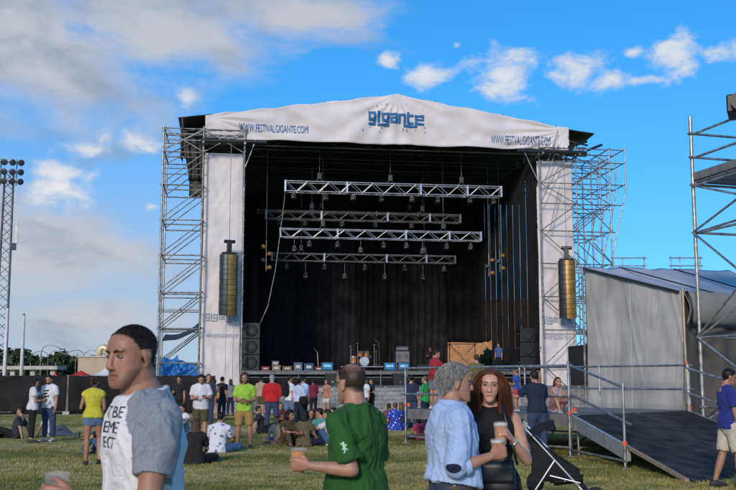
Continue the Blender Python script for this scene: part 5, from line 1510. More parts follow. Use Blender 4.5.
    VV = np.vstack([V, hv]); TT = np.vstack([T, HT]); FF = [tuple(dict.fromkeys(f)) for f in F.tolist()] + [tuple(dict.fromkeys([a + len(V) for a in f])) for f in HF.tolist()]
    o_ = len(VV); VV = np.vstack([VV, np.array([tuple(v) for v in hb.v])]); TT = np.vstack([TT, np.tile((1.02, .92, .9), (len(hb.v), 1))]); FF += [tuple(i + o_ for i in f) for f in hb.f]
    me = bpy.data.meshes.new('body'); me.from_pydata((VV * s).tolist(), [], FF); me.polygons.foreach_set('use_smooth', [True] * len(me.polygons))
    me.materials.append(SKIN[skin]); ca = me.color_attributes.new('tint', 'FLOAT_COLOR', 'POINT'); ca.data.foreach_set('color', np.c_[TT, np.ones(len(TT))].ravel()); me.update()
    body = obj('body', me, root)
    if fine:
        for sx in (-1, 1):
            e = MB(); e.sphere((sx * .0325, .0755, .1185), (.0140, .0085, .0050), 18, 12); ev = hw(np.array(e.v)) * s
            me = bpy.data.meshes.new('eye'); me.from_pydata(ev.tolist(), [], e.f)
            me.materials.append(mat('eye_white', (.27, .24, .22), .25, spec=.6)); me.materials.append(mat('eye_iris', (.03, .018, .01), .15, spec=.8)); me.polygons.foreach_set('use_smooth', [True] * len(me.polygons))
            gx = pose.get('gaze', 0.0)
            for i, f in enumerate(e.f):
                c = np.mean([e.v[q] for q in f], 0)
                if math.hypot(c[0] - sx * .0325 - gx, c[2] - .1190) < .0066 and c[1] > .0755: me.polygons[i].material_index = 1
            obj('eye', me, root)
            e = MB(); loft(e, [(sx * .0190, .0815, .1205), (sx * .026, .0845, .1245), (sx * .0345, .0838, .1255), (sx * .043, .0790, .1235), (sx * .048, .0745, .1195)], [(.0012, .0014), (.0022, .0022), (.0026, .0024), (.0022, .0020), (.001, .001)], (0, 0, 1), 8)
            me = bpy.data.meshes.new('eyelid'); me.from_pydata((hw(np.array([tuple(v) for v in e.v])) * s).tolist(), [], e.f); me.polygons.foreach_set('use_smooth', [True] * len(me.polygons))
            me.materials.append(mat('eyelid_' + skin + sex, (.16, .085, .06) if not fem else (.06, .035, .03), .6)); obj('eyelid', me, root)
            e = MB(); z_ = 0 if not fem else .002
            loft(e, [(sx * .012, .0880, .1365 + z_), (sx * .022, .0890, .1405 + z_), (sx * .034, .0865, .1425 + z_), (sx * .046, .0780, .1400 + z_), (sx * .052, .0715, .1360)], [(.0030, .0022), (.0040, .0028), (.0034, .0026), (.0026, .002), (.001, .001)] if not fem else [(.0014, .002), (.0022, .0022), (.002, .002), (.0016, .0016), (.0008, .001)], (0, 0, 1), 8)
            me = bpy.data.meshes.new('eyebrow'); me.from_pydata((hw(np.array([tuple(v) for v in e.v])) * s).tolist(), [], e.f); me.polygons.foreach_set('use_smooth', [True] * len(me.polygons))
            me.materials.append(HAIR[hair[2] if len(hair) > 2 else hair[1]]); obj('eyebrow', me, root)
    make_hair(root, hair, HV, HF, hw, s, fine, fem, HM, HO)
    # ---- clothes
    def dress(name, b, m, vx, sm, amp, seed, lab=None, freq=1.0):
        V, F = voxel(b, vx, sm)
        N = normals(V, F); q = V * np.array((7, 7, 4.5)) * freq + seed
        d = vnoise(q + .6 * vnoise(q * .7 + 9)[:, None]); d = 1 - np.abs(d) * 1.6
        d2 = 1 - np.abs(vnoise(V * np.array((19, 19, 8)) * freq + seed * 2 + vnoise(V * 9)[:, None])) * 1.7
        V = V + N * ((d - .35) * amp + (d2 - .35) * amp * .65)[:, None]
        me = np_mesh(name, V * s, F, m); o = obj(name, me, root, label=lab); return o, V, F
    cv = vox * (.75 if fine else .95)
    out = {'root': root, 's': s, 'frames': frames, 'HM': HM, 'HO': HO, 'pts': pts, 'ch': ch, 'hw': hw, 'arms': arms, 'legs': legs, 'yaw': R(yaw), 'loc': Vector((x, y, ground))}
    for wi, w in enumerate(wear):
        kind, m = w[0], w[1]; op = w[2] if len(w) > 2 else {}
        seed = hash_(label) + wi * 3.7
        if kind in ('shirt', 'tank', 'dress'):
            b = MB(); off = op.get('off', .011)
            torso(b, off, op.get('lo', -.04), op.get('neck', .485), (0, 0), .9, op.get('hem', .06), bl=belly)
            if fem:
                for sg in (-1, 1): b.sphere(pts[.30] + ch @ Vector((sg * .068, .085, .02)), (.066 + off * .6, .055 + off, .066), 14, 10)
            sl = op.get('sleeve', .62); off = op.get('soff', off)
            for k in 'RL':
                S0, E0, W0 = arms[k][:3]
                if sl > 0:
                    f1 = min(1, sl); fl = op.get('flare', .006)
                    loft(b, [S0.lerp(E0, f) for f in (0, f1 * .4, f1 * .75, f1)], [.058 * lk * fat + off, .055 * lk * fat + off + fl * .4, .052 * lk + off + fl * .8, .050 * lk + off + fl], (1, .3, .2), 20, 1, (1, 0))
                    b.sphere(S0, .062 * lk * fat + off * .7, 12, 8)
                    loft(b, [pts[.485] + ch @ Vector((0, -.018, .002)), pts[.485].lerp(S0, .5) + Vector((0, -.006, .012)), S0 + Vector((0, 0, .004))], [(.044 + off * .7, .048 + off), (.046 + off * .8, .052 + off), (.052 + off * .8, .054 + off)], (0, 0, 1), 14)
                    if sl > 1:
                        g2 = sl - 1; b.sphere(E0, .044 * lk + off + .004, 10, 8)
                        loft(b, [E0.lerp(W0, f) for f in (0, g2 * .5, g2)], [.044 * lk + off, .043 * lk + off, .040 * lk + off], (1, .3, .2), 12, 1, (0, 0))
                else:
                    loft(b, [pts[.485] + ch @ Vector((0, -.018, .0)), pts[.485].lerp(S0, .58) + Vector((0, -.006, .010))], [(.040 + off * .9, .05 + off), (.046 + off * .9, .054 + off)], (0, 0, 1), 12)
            o, V, F = dress(op.get('name', 'shirt'), b, m, cv, op.get('sm', 6 if fine else 3), op.get('amp', .014), seed)
            out['shirt'], out['shirtV'], out['shirtF'] = o, V, F
            if fine and op.get('rib', True):
                b = MB(); rr = []
                for i in range(37):
                    a = 2 * math.pi * i / 36; rr.append((neck_c + ch @ Vector(((.086 * nk + off * .3) * math.cos(a), (.077 * nk + off * .3) * math.sin(a), .004 - .022 * max(0, math.sin(a)) - .004 * math.cos(a) ** 2))) * s)
                b.path(rr, .0085 * s, 8); b.build('neck_rib', m, o, smooth=True)
        elif kind in ('trousers', 'shorts'):
            b = MB(); off = op.get('off', .012); torso(b, off, -.11, op.get('top', .04), (1, 0), .95, bl=belly * .6)
            ln = op.get('len', 1.92 if kind == 'trousers' else .85)
            for k in 'RL':
                H0, K0, A0 = legs[k]; f1 = min(1, ln); fl = op.get('flare', .004 if kind == 'trousers' else .022)
                loft(b, [H0.lerp(K0, f) for f in (0, f1 * .4, f1 * .75, f1)], [.096 * fat + off, .086 * fat + off + fl * .4, .072 + off + fl * .8, .062 + off + fl], (1, .3, .2), 14, 1, (1, 0 if ln <= 1 else 1))
                if ln > 1:
                    g2 = ln - 1; rr = op.get('ankle', .052)
                    loft(b, [K0.lerp(A0, f) for f in (0, g2 * .35, g2 * .7, g2)], [.060 + off, .062 + off, .056 + off * .8, rr + off * .6], (1, .3, .2), 14, 1, (1, 0))
            dress(op.get('name', kind), b, m, cv * 1.05, 2, .008, seed)
        elif kind == 'shoes':
            for k in 'RL':
                A0 = legs[k][2]; fd = D(pose.get('foot' + k, (.18 if k == 'R' else -.18, 1, 0)))
                b = MB(); dn = Vector((0, 0, -1))
                loft(b, [A0 + fd * -.055 + dn * .045, A0 + fd * .0 + dn * .035, A0 + fd * .08 + dn * .048, A0 + fd * .165 + dn * .06], [(.040, .040), (.045, .048), (.047, .036), (.040, .024)], (-fd.y, fd.x, 0), 12, .85)
                if not op.get('low'): loft(b, [A0 + dn * .05, A0 + Vector((0, 0, .01))], [.046, .044], (1, 0, 0), 10, 1, (0, 0))
                V, F = voxel(b, .010, 1); fz = A0.z - .083; V[:, 2] = np.maximum(V[:, 2], fz)
                sh_ = obj('shoe', np_mesh('shoe', V * s, F, m), root)
                b = MB(); loft(b, [A0 + fd * -.085 + dn * .076, A0 + fd * .06 + dn * .076, A0 + fd * .20 + dn * .076], [(.036, .009), (.046, .009), (.030, .009)], (-fd.y, fd.x, 0), 12, .8)
                me = bpy.data.meshes.new('sole'); me.from_pydata([tuple(Vector(v) * s) for v in b.v], [], b.f); me.materials.append(op.get('sole', M_RUBBER)); obj('sole', me, sh_)
    return out
def hash_(t): return (sum(ord(c) * (i + 1) for i, c in enumerate(t)) % 997) * .13

def make_hair(root, hair, HV, HF, hw, s, fine, fem, HM, HO):
    kind, colr = hair[0], hair[1]; m = HAIR[colr]
    r = np.random.RandomState(int(hash_(root['label']) * 10) % 9999)
    if kind in ('bald',) and not fine: return
    N = normals(HV, HF)
    k2 = 'receding' if kind in ('receding', 'buzz', 'bald', 'crown') else 'full'
    mask = scalp_mask(HV, k2)
    if kind == 'bald': mask = mask * np.clip((.190 - HV[:, 2] + .25 * (-.02 - HV[:, 1])) / .03, 0, 1)
    if kind == 'crown': mask = mask * np.clip(1.15 - 1.3 * gauss(HV, (0, -.045, .225), .065) - .5 * gauss(HV, (0, .03, .235), .05), 0, 1)
    thick = {'short': .013, 'buzz': .0022, 'bald': .0015, 'crown': .0012, 'receding': .007, 'long': .010, 'bun': .012, 'curly': .030, 'grey': .014, 'cap': .01}[kind]
    up = np.clip((HV[:, 2] - .08) / .10, .35, 1)
    nz = vnoise(HV * (45 if kind != 'curly' else 32)) * .5 + vnoise(HV * 90) * .3
    off = mask * thick * up * (1 + (.6 if kind == 'curly' else .12 if kind in ('grey', 'long') else .35) * nz)
    keep = np.where((mask[HF] > 0).sum(1) >= 3)[0]
    V2 = HV + N * (off + .0006)[:, None]
    parts_V, parts_F = [], []
    if len(keep) and kind not in ('bald', 'crown') and not (fine and kind in ('buzz', 'grey')):
        Fk = HF[keep]; ids = np.unique(Fk); mp = -np.ones(len(HV), int); mp[ids] = np.arange(len(ids))
        parts_V.append(V2[ids]); parts_F.append(mp[Fk])
    def vol(fn_pts, rad, ref=(1, 0, 0), vx=None, amp=.006, fz=6):
        b = MB()
        for P, A in zip(fn_pts, rad): loft(b, P, A, ref, 16, .9)
        V, F = voxel(b, vx or (.006 if fine else .012), 2); Nn = normals(V, F)
        q = V * np.array((60, 60, fz)); V = V + Nn * (vnoise(q) * amp + vnoise(q * 2.1) * amp * .5)[:, None]
        return V, F
    if kind == 'long':
        if fine:
            V, F = vol([[(0, -.05, .20), (0, -.090, .14), (0, -.100, .05), (0, -.090, -.05), (0, -.085, -.16), (0, -.08, -.24)], [(.050, .015, .19), (.074, .000, .13), (.078, -.002, .05), (.076, .004, -.05), (.082, .02, -.14), (.078, .035, -.22)], [(-.050, .015, .19), (-.074, .0, .13), (-.078, -.002, .05), (-.076, .004, -.05), (-.082, .02, -.14), (-.078, .035, -.22)]],
                       [[(.05, .04), (.078, .034), (.088, .036), (.088, .034), (.085, .028), (.05, .012)], [(.02, .03), (.017, .040), (.020, .044), (.026, .042), (.026, .036), (.010, .014)], [(.02, .03), (.017, .040), (.020, .044), (.026, .042), (.026, .036), (.010, .014)]], amp=.0015)
        else:
            V, F = vol([[(0, -.05, .20), (0, -.090, .14), (0, -.100, .05), (0, -.095, -.06), (0, -.10, -.16), (0, -.10, -.25)], [(.055, -.01, .19), (.078, -.02, .12), (.080, -.03, .04), (.078, -.045, -.06)], [(-.055, -.01, .19), (-.078, -.02, .12), (-.080, -.03, .04), (-.078, -.045, -.06)]],
                       [[(.05, .04), (.074, .034), (.084, .036), (.09, .032), (.095, .026), (.085, .014)], [(.02, .03), (.016, .036), (.018, .036), (.012, .02)], [(.02, .03), (.016, .036), (.018, .036), (.012, .02)]])
        parts_V.append(V); parts_F.append(F)
    if kind == 'bun':
        V, F = vol([[(0, -.085, .17), (0, -.135, .185)]], [[(.035, .035), (.036, .036)]], amp=.007); parts_V.append(V); parts_F.append(F)
        V, F = vol([[(0, -.12, .17), (0, -.15, .12), (0, -.14, .05), (.01, -.13, .0)]], [[(.022, .02), (.026, .02), (.02, .016), (.006, .006)]], amp=.006); parts_V.append(V); parts_F.append(F)
    if kind == 'curly' and (fem or len(hair) > 2):
        V, F = vol([[(0, -.07, .16), (0, -.095, .08), (0, -.09, .0), (0, -.08, -.05)], [(.07, -.02, .15), (.082, -.02, .08), (.08, -.03, .01)], [(-.07, -.02, .15), (-.082, -.02, .08), (-.08, -.03, .01)]], [[(.075, .05), (.095, .05), (.09, .05), (.06, .03)], [(.024, .04), (.026, .045), (.02, .03)], [(.024, .04), (.026, .045), (.02, .03)]], amp=.014, fz=45); parts_V.append(V); parts_F.append(F)
    V, F = [], []
    o = 0
    for a, f in zip(parts_V, parts_F): V.append(a); F.append(f + o); o += len(a)
    if fine:   # strands
        nst = {'short': 5200, 'buzz': 11000, 'bald': 2600, 'crown': 6500, 'receding': 5200, 'grey': 11000, 'long': 10000}.get(kind, 4000)
        Lr = {'short': .026, 'buzz': .0085, 'bald': .006, 'crown': .006, 'receding': .016, 'grey': .042, 'long': .30}.get(kind, .02)
        idx = np.where(mask > .12)[0]; pw = mask[idx] ** 1.5; pick = r.choice(idx, nst, p=pw / pw.sum())
        P0 = V2[pick] - N[pick] * (thick * .25); Nn = N[pick]
        seg = 7 if kind in ('long', 'grey') else 3
        tang = np.tile(np.array((0, -1.0, -.35)), (nst, 1))
        if kind == 'grey': tang = np.c_[P0[:, 0] * 4 + vnoise(P0 * 14) * .25, -1.0 + vnoise(P0 * 16 + 3) * .2, -.6 - (P0[:, 2] < .15) * .5]
        if kind == 'long':
            sx = np.sign(P0[:, 0] + 1e-6 + r.randn(nst) * .006); tang = np.c_[sx * .9, -.25 + 0 * sx, -.9 + 0 * sx]
        d = Nn * (.9 if kind in ('bald', 'crown') else .28) + tang * .8 + r.randn(nst, 3) * (.18 if kind != 'long' else .05)
        d /= np.linalg.norm(d, axis=1)[:, None]
        L = Lr * (.6 + .6 * r.rand(nst)) * (up[pick] if kind in ('buzz', 'crown') else 1); pts_ = [P0]
        p = P0.copy(); cen = np.array((0, -.013, .13))
        for k in range(seg):
            p = p + d * (L / seg)[:, None]
            if kind == 'long':
                # slide down over the head and the hanging locks
                q = p - cen; rad = np.sqrt((q[:, 0] / .090) ** 2 + (q[:, 1] / .114) ** 2 + (np.maximum(q[:, 2], 0) / .106) ** 2)
                f = np.maximum(1, 1.0 / np.maximum(rad, .3)); f = np.where(p[:, 2] > -.05, f, 1); f2 = np.where(rad < 1, f, 1)
                p = np.c_[cen[0] + q[:, 0] * f2, np.minimum(cen[1] + q[:, 1] * f2, .062), p[:, 2]]
                d = d * .55 + np.array((0, 0, -1)) * .6 + r.randn(nst, 3) * .022
            elif kind == 'grey':
                d = d + np.array((0, -.22, -.42)) + r.randn(nst, 3) * .09
            else: d = d + np.array((0, -.1, -.15)) + r.randn(nst, 3) * .08
            d /= np.linalg.norm(d, axis=1)[:, None]
            pts_.append(p.copy())
        P = np.stack(pts_, 1)
        wv = np.cross(P[:, -1] - P[:, 0] + 1e-6, r.randn(nst, 3)); wv /= np.linalg.norm(wv, axis=1)[:, None]
        wd = np.linspace(1, .25, seg + 1)[None, :, None] * ({'long': .0010, 'grey': .0009}.get(kind, .0008)) * wv[:, None, :]
        A, B = (P - wd), (P + wd)
        SV = np.stack([A, B], 2).reshape(-1, 3)
        base = (np.arange(nst) * (seg + 1) * 2)[:, None] + (np.arange(seg) * 2)[None, :]
        SF = np.stack([base, base + 1, base + 3, base + 2], -1).reshape(-1, 4)
        V.append(SV); F.append(SF + o); o += len(SV)
    if not V: return
    Vw = hw(np.vstack(V)) * s
    obj('hair', np_mesh('hair', Vw, np.vstack(F), m), root)

# ---- things people hold or wear
def make_glass(name, c, alpha):
    m = bpy.data.materials.new(name); m.use_nodes = True; N, L = m.node_tree.nodes, m.node_tree.links
    p = N['Principled BSDF']; p.inputs['Base Color'].default_value = (*c, 1); p.inputs['Roughness'].default_value = .18; p.inputs['Alpha'].default_value = alpha
    return m
M_CUP = make_glass('clear_plastic', (.75, .75, .75), .13)
M_BEER = {'amber': mat('amber_beer', (.58, .23, .05), .12, 0, .15, 20, spec=.6), 'orange': mat('orange_drink', (.75, .27, .03), .15, 0, .1, 20, spec=.6), 'clear': mat('pale_drink', (.50, .47, .43), .15, 0, .1, 20)}
M_FOAM = mat('beer_foam', (.72, .68, .60), .9, 0, .1, 60)
def cup(pr, hnd, label, drink, level=.78, big=1.0):
    M = pr['frames'][hnd]; sc = pr['s']
    c = M @ Vector((.070, .0, .050)); W = Matrix.Translation(pr['loc']) @ Matrix.Rotation(pr['yaw'], 4, 'Z')
    cw = W @ (c * sc)
    ax = (W.to_3x3() @ Vector((M[0][1], M[1][1], M[2][1]))).normalized(); ax = (ax * .4 + Vector((0, 0, 1))).normalized()
    t = thing('drink_cup', label, 'cup', cw - ax * .055 * big, 0)
    t.rotation_euler = ax.to_track_quat('Z', 'Y').to_euler()
    h, r0, r1 = .128 * big, .033 * big, .043 * big
    b = MB(); b.lathe([(r0 * .9, 0), (r0, .002), (r1, h), (r1 + .0022, h + .001), (r1 + .0022, h - .004), (r1 - .0015, h - .003), (r0 - .0015, .003)], 24); b.build('shell', M_CUP, t, smooth=True)
    if drink:
        k = level; rr = r0 + (r1 - r0) * k
        b = MB(); b.lathe([(r0 - .0022, .004), (rr - .0022, h * k)], 24); b.build('drink', M_BEER[drink], t, smooth=True)
        if drink == 'amber':
            b = MB(); b.lathe([(rr - .0021, h * k + .0005), (r0 + (r1 - r0) * .97 - .002, h * .95), (.001, h * .96)], 24); b.build('foam', M_FOAM, t, smooth=True)
    return t

def W_of(pr): return Matrix.Translation(pr['loc']) @ Matrix.Rotation(pr['yaw'], 4, 'Z')
def split_faces(o, mask, name, m):
    """move the masked faces of a garment into a piece of its own"""
    me = o.data; V = np.empty(len(me.vertices) * 3); me.vertices.foreach_get('co', V); V = V.reshape(-1, 3)
    F = [tuple(p.vertices) for p in me.polygons]
    def sub(sel):
        ids = sorted({i for f in sel for i in f}); mp = {a: b for b, a in enumerate(ids)}
        return V[ids], [tuple(mp[i] for i in f) for f in sel]
    A = [f for f, k in zip(F, mask) if k]; B = [f for f, k in zip(F, mask) if not k]
    v, f = sub(A); m2 = bpy.data.meshes.new(name); m2.from_pydata(v.tolist(), [], f); m2.materials.append(m); m2.polygons.foreach_set('use_smooth', [True] * len(f)); p = obj(name, m2, o.parent)
    v, f = sub(B); m3 = bpy.data.meshes.new(me.name); m3.from_pydata(v.tolist(), [], f); m3.materials.append(me.materials[0]); m3.polygons.foreach_set('use_smooth', [True] * len(f)); o.data = m3
    return p
def decal(pr, V2, F, origin, ux, uz, nrm, m, name, onto=None, lift=.0025):
    """flat print laid onto a garment: V2 in metres on the plane spanned by ux, uz"""
    o = onto or pr['shirt']; me = o.data
    bvh = BVHTree.FromPolygons([tuple(v.co) for v in me.vertices], [tuple(p.vertices) for p in me.polygons])
    origin, ux, uz, nrm = Vector(origin), Vector(ux).normalized(), Vector(uz).normalized(), Vector(nrm).normalized()
    bm = bmesh.new(); vs = [bm.verts.new((x, z, 0)) for x, z in V2]
    for f in F:
        try: bm.faces.new([vs[i] for i in f])
        except ValueError: pass
    bmesh.ops.triangulate(bm, faces=bm.faces[:])
    for _ in range(3):
        es = [e for e in bm.edges if e.calc_length() > .018]
        if not es: break
        bmesh.ops.subdivide_edges(bm, edges=es, cuts=1); bmesh.ops.triangulate(bm, faces=[f for f in bm.faces if len(f.verts) > 3])
    for v in bm.verts:
        p = origin + ux * v.co.x + uz * v.co.y
        h = bvh.ray_cast(p + nrm * .4, -nrm, 1.0)
        v.co = (h[0] + nrm * lift) if h[0] is not None else p
    me2 = bpy.data.meshes.new(name); bm.to_mesh(me2); bm.free(); me2.materials.append(m)
    d = obj(name, me2, o); return d
def bag(label, loc, yaw, size, m, strap=None, parent_name='shoulder_bag', flap=True):
    t = thing(parent_name, label, 'bag', loc, yaw)
    w, d, h = size
    b = MB()
    loft(b, [(0, 0, .02), (0, 0, h * .3), (0, 0, h * .7), (0, 0, h * .97)], [(w * .44, d * .42), (w * .5, d * .5), (w * .48, d * .48), (w * .40, d * .30)], (1, 0, 0), 20, .6)
    V, F = voxel(b, min(size) * .09, 2); N = normals(V, F); V = V + N * (vnoise(V * 14) * .008)[:, None]
    obj('bag_body', np_mesh('bag_body', V, F, m), t)
    if flap:
        b = MB(); b.sheet(lambda a, c: ((Vector(((a - .5) * w * .86, -d * .5 - .012 + .03 * (c > .9), h * (.42 + .55 * c)))), (0, -1, 0)), 10, 6, .008); b.build('flap', m, t, smooth=True)
    if strap:
        b = MB(); b.path(strap, .009, 6); b.build('strap', m, t, smooth=True)
    return t
def phone(pr, hnd, label):
    M = pr['frames'][hnd]; W = W_of(pr); c = W @ ((M @ Vector((.09, .0, .03))) * pr['s'])
    t = thing('mobile_phone', label, 'phone', c, pr['yaw']); t.rotation_euler = (R(-50), 0, pr['yaw'])
    b = MB(); b.box((0, 0, 0), (.072, .009, .145)); b.build('case', M_BLACK, t, bevel=.003)
    b = MB(); b.box((0, -.0055, 0), (.064, .002, .132)); b.build('screen', M_GLASS, t)

C = cloth
WHITE = C('white', (.66, .65, .66)); JEANS = C('jeans', (.035, .055, .115), .25, 14); DENIM = C('denim', (.10, .16, .27), .2, 14); BLACKC = C('black', (.012, .012, .014)); NAVY = C('navy', (.016, .022, .045))
OLIVE = C('olive', (.075, .07, .032)); SHOE_D = mat('dark_shoe', (.03, .026, .024), .6); SHOE_W = mat('pale_shoe', (.5, .48, .46), .6)
XY = lambda px, Y: ((px - 368) / 1000 * Y, Y)

# ---- the four people close to the camera
SKINV = .0085
p1 = person('man with cropped dark hair in a white tee with grey sleeves, in profile', -.802, 3.75, 119, 1.80,
    dict(head=(21, -3, 0), twist=0, hs=.94, L=((-.16, .16, -1), (.45, .9, .10), (1, -.3, .1), 'grip'), R=((.14, .05, -1), (-.1, .5, -1), (-1, 0, 0)), lean=8, gaze=-.001),
    [('shirt', C('white_tee', (.70, .68, .69), .05, 6), dict(sleeve=.66, off=.014, soff=.015, flare=.004, neck=.485, amp=.012, hem=.10)), ('trousers', JEANS), ('shoes', SHOE_D)],
    'm', 'tan', ('buzz', 'dark'), SKINV, belly=.015, hd=dict(wide=1.06, nose=1.1, jaw=1.12), fat=1.02, beard=.22, group='people close to the camera')
def raglan():
    o = p1['shirt']; V = p1['shirtV']; Fm = V[p1['shirtF']].mean(1); zN = p1['pts'][.485].z
    cen = np.array(p1['pts'][.43]); q = (Fm - cen) @ np.array(p1['ch']); ax = np.abs(q[:, 0])
    S0, E0 = np.array(p1['arms']['L'][0]), np.array(p1['arms']['L'][1]); S1, E1_ = np.array(p1['arms']['R'][0]), np.array(p1['arms']['R'][1])
    def dist(P, a, b):
        t = np.clip(((P - a) @ (b - a)) / ((b - a) @ (b - a)), 0, 1.2); return np.linalg.norm(P - (a + t[:, None] * (b - a)), axis=1)
    tt = lambda a, b: ((Fm - a) @ (b - a)) / ((b - a) @ (b - a))
    dd = np.minimum(np.where(tt(S0, E0) < .72, dist(Fm, S0, E0), 9), np.where(tt(S1, E1_) < .72, dist(Fm, S1, E1_), 9))
    up = q[:, 2] > -.13
    out_ = (q[:, 0] / .182) ** 2 + ((q[:, 1] - .02) / .135) ** 2 > 1.02
    mask = (up & (ax > .090 + (.05 - q[:, 2]) * .60)) | (~up & (dd < .092) & out_ & (ax > .15))
    split_faces(o, mask, 'raglan_sleeve', C('grey_marl', (.23, .25, .285), .12, 60))
raglan()
for txt, z, w in (('T BE', 1.440, .135), ('EME', 1.386, .135), ('ECT', 1.332, .12)):
    for V, F in letters(txt, w, .040):
     c = p1['ch']; nrm = Vector((-.28, .96, 0)); ux = Vector((-.96, -.28, 0))
     decal(p1, V[:, :2].tolist(), F, Vector((-.035 + (.150 - w) * .4, .12, z)), ux, (0, 0, 1), nrm, M_BLACK, 'printed_lettering')
cup(p1, 'L', 'clear plastic cup in the hand of the man in profile', 'clear', .45)

p2 = person('balding man with glasses in a dark green tee, seen from behind', -.050, 5.8, 54, 1.675,
    dict(head=(-12, -3, 0), L=((-.06, -.40, -.9), (-.50, .85, .10), (.85, .5, .1), 'grip'), R=((.1, .05, -1), (-.2, .5, -.9), (-1, 0, 0)), lean=6),
    [('shirt', C('green_tee', (.022, .095, .016), .12, 5), dict(sleeve=.84, off=.016, soff=.012, flare=.014, neck=.485, amp=.014, hem=.10)), ('trousers', C('khaki', (.16, .13, .09))), ('shoes', SHOE_D)],
    'm', 'mid', ('crown', 'dark'), SKINV, belly=.06, hd=dict(wide=1.02, nose=1.1), fat=1.0, beard=.15, group='people close to the camera')
def lizard():
    a = p2['arms']['L']; m = a[0].lerp(a[1], .70)
    v = [(0, .034), (.006, .030), (.008, .022), (.020, .026), (.022, .021), (.009, .012), (.008, -.002), (.018, -.010), (.015, -.015), (.005, -.011), (.006, -.022), (.014, -.032), (.010, -.035), (-.001, -.024), (-.006, -.010), (-.016, -.016), (-.018, -.011), (-.007, -.002), (-.006, .010), (-.018, .010), (-.018, .016), (-.006, .020), (-.006, .030)]
    decal(p2, v, [tuple(range(len(v)))], m, (-.35, .93, 0), (.1, .4, .9), (-.93, -.35, 0), C('pale_green_mark', (.45, .62, .45)), 'sleeve_mark')
lizard()
cup(p2, 'L', 'cup of orange drink held by the man in the dark green tee', 'orange', .9, 1.05)
def glasses(pr, label):
    t = thing('eyeglasses', label, 'glasses', (0, 0, 0)); hw, s = pr['hw'], pr['s']
    W = W_of(pr); c = Vector(hw(np.array([[0, .08, .12]]))[0]); t.location = W @ (c * s); t.rotation_euler = (0, 0, pr['yaw'])
    def pt(*p): return Vector(hw(np.array([p]))[0]) * s - c * s
    for sx in (-1, 1):
        b = MB(); b.path([pt(sx * .0555, .098, .126), pt(sx * .077, .05, .126), pt(sx * .082, -.012, .124), pt(sx * .082, -.028, .108)], .0017, 6); b.build('temple_arm', M_BLACK, t, smooth=True)
        b = MB(); b.path([pt(sx * .033 + .022 * math.cos(k * .5236), .1055 - abs(math.cos(k * .5236) * sx + .3) * .004, .1185 + .015 * math.sin(k * .5236)) for k in range(13)], .0014, 6); b.build('rim', M_BLACK, t, smooth=True)
        b = MB(); b.add([pt(sx * .033 + .021 * math.cos(k * .5236), .1050, .1185 + .0145 * math.sin(k * .5236)) for k in range(12)], [tuple(range(12))]); b.build('lens', make_glass('spectacle_glass', (.6, .65, .7), .12), t)
    b = MB(); b.path([pt(-.011, .107, .122), pt(0, .110, .124), pt(.011, .107, .122)], .0014, 6); b.build('bridge', M_BLACK, t)
glasses(p2, 'thin dark eyeglasses worn by the balding man in dark green')

p3 = person('grey haired man in a light blue shirt with rolled sleeves and jeans', .492, 6.1, -80, 1.68,
    dict(head=(-2, -3, 0), R=((.10, -.10, -1), (-.12, 1, .30), (-1, .1, .1), 'grip'), L=((-.1, .05, -1), (.1, .4, -.9), (1, 0, 0)), lean=3),
    [('shirt', C('light_blue', (.36, .49, .72), .06, 5), dict(sleeve=1.30, off=.024, soff=.016, neck=.485, amp=.015, hem=.014, lo=.04)), ('trousers', JEANS, dict(off=.004, top=.04)), ('shoes', SHOE_D)],
    'm', 'mid', ('grey', 'grey'), SKINV, belly=.05, hd=dict(wide=1.0, nose=1.15), fat=1.02, beard=.12, group='people close to the camera')
def p3_extras():
    pr = p3; s = pr['s']; ch = pr['ch']; root = pr['root']
    # collar
    base = pr['pts'][.485]; b = MB()
    def fn(a, c):
        t = (a - .5) * 2 * math.pi * .93 + math.pi / 2 + math.pi
        r1 = .090 - .012 * math.sin(c * 1.6) + .008 * (c > .5)
        y0 = math.sin(t); x0 = math.cos(t)
        p = base + ch @ Vector((x0 * r1, y0 * (r1 * .95) - .010 - .0, -.012 + .066 * (1 - abs(c - .45) * 1.2) + (.008 if c > .5 else 0) - .02 * max(0, y0)))
        return p * s, ch @ Vector((x0, y0, 0))
    b.sheet(fn, 36, 6, .003); b.build('collar', pr['shirt'].data.materials[0], pr['shirt'], smooth=True)
    a = pr['arms']['R']; e = a[1]
    m = C('navy_patch', (.014, .02, .06))
    v = [(.052 * math.cos(k * .449), .030 * math.sin(k * .449)) for k in range(14)]
    fdir = (a[2] - a[1]).normalized(); decal(pr, v, [tuple(range(14))], e + Vector((0, -.01, -.012)) * 1.0, fdir, fdir.cross(Vector((1, 0, 0))), (.85, -.25, -.35), m, 'elbow_patch', lift=.004)
    # rolled cuff, belt with buckle
    b = MB(); c0 = a[1].lerp(a[2], .22); c1 = a[1].lerp(a[2], .36); loft(b, [c0 * s, c1 * s], [.066 * s, .062 * s], (1, .3, .2), 16, 1, (0, 0)); b.build('rolled_cuff', pr['shirt'].data.materials[0], pr['shirt'], smooth=True, bevel=.004)
    P = pr['pts'][.04] if .04 in pr['pts'] else Vector((0, 0, .95)); b = MB()
    P0, A0 = Vector((0, .012, P.z - .040)), (.184, .144)
    loft(b, [(P0 - Vector((0, 0, .018))) * s, (P0 + Vector((0, 0, .018))) * s], [(A0[0] * s, A0[1] * s)] * 2, (1, 0, 0), 28, .92, (0, 0)); b.build('belt', mat('brown_leather', (.07, .035, .02), .5), root, smooth=False)
p3_extras()
cup(p3, 'R', 'beer cup held by the grey haired man in light blue', 'amber', .82)

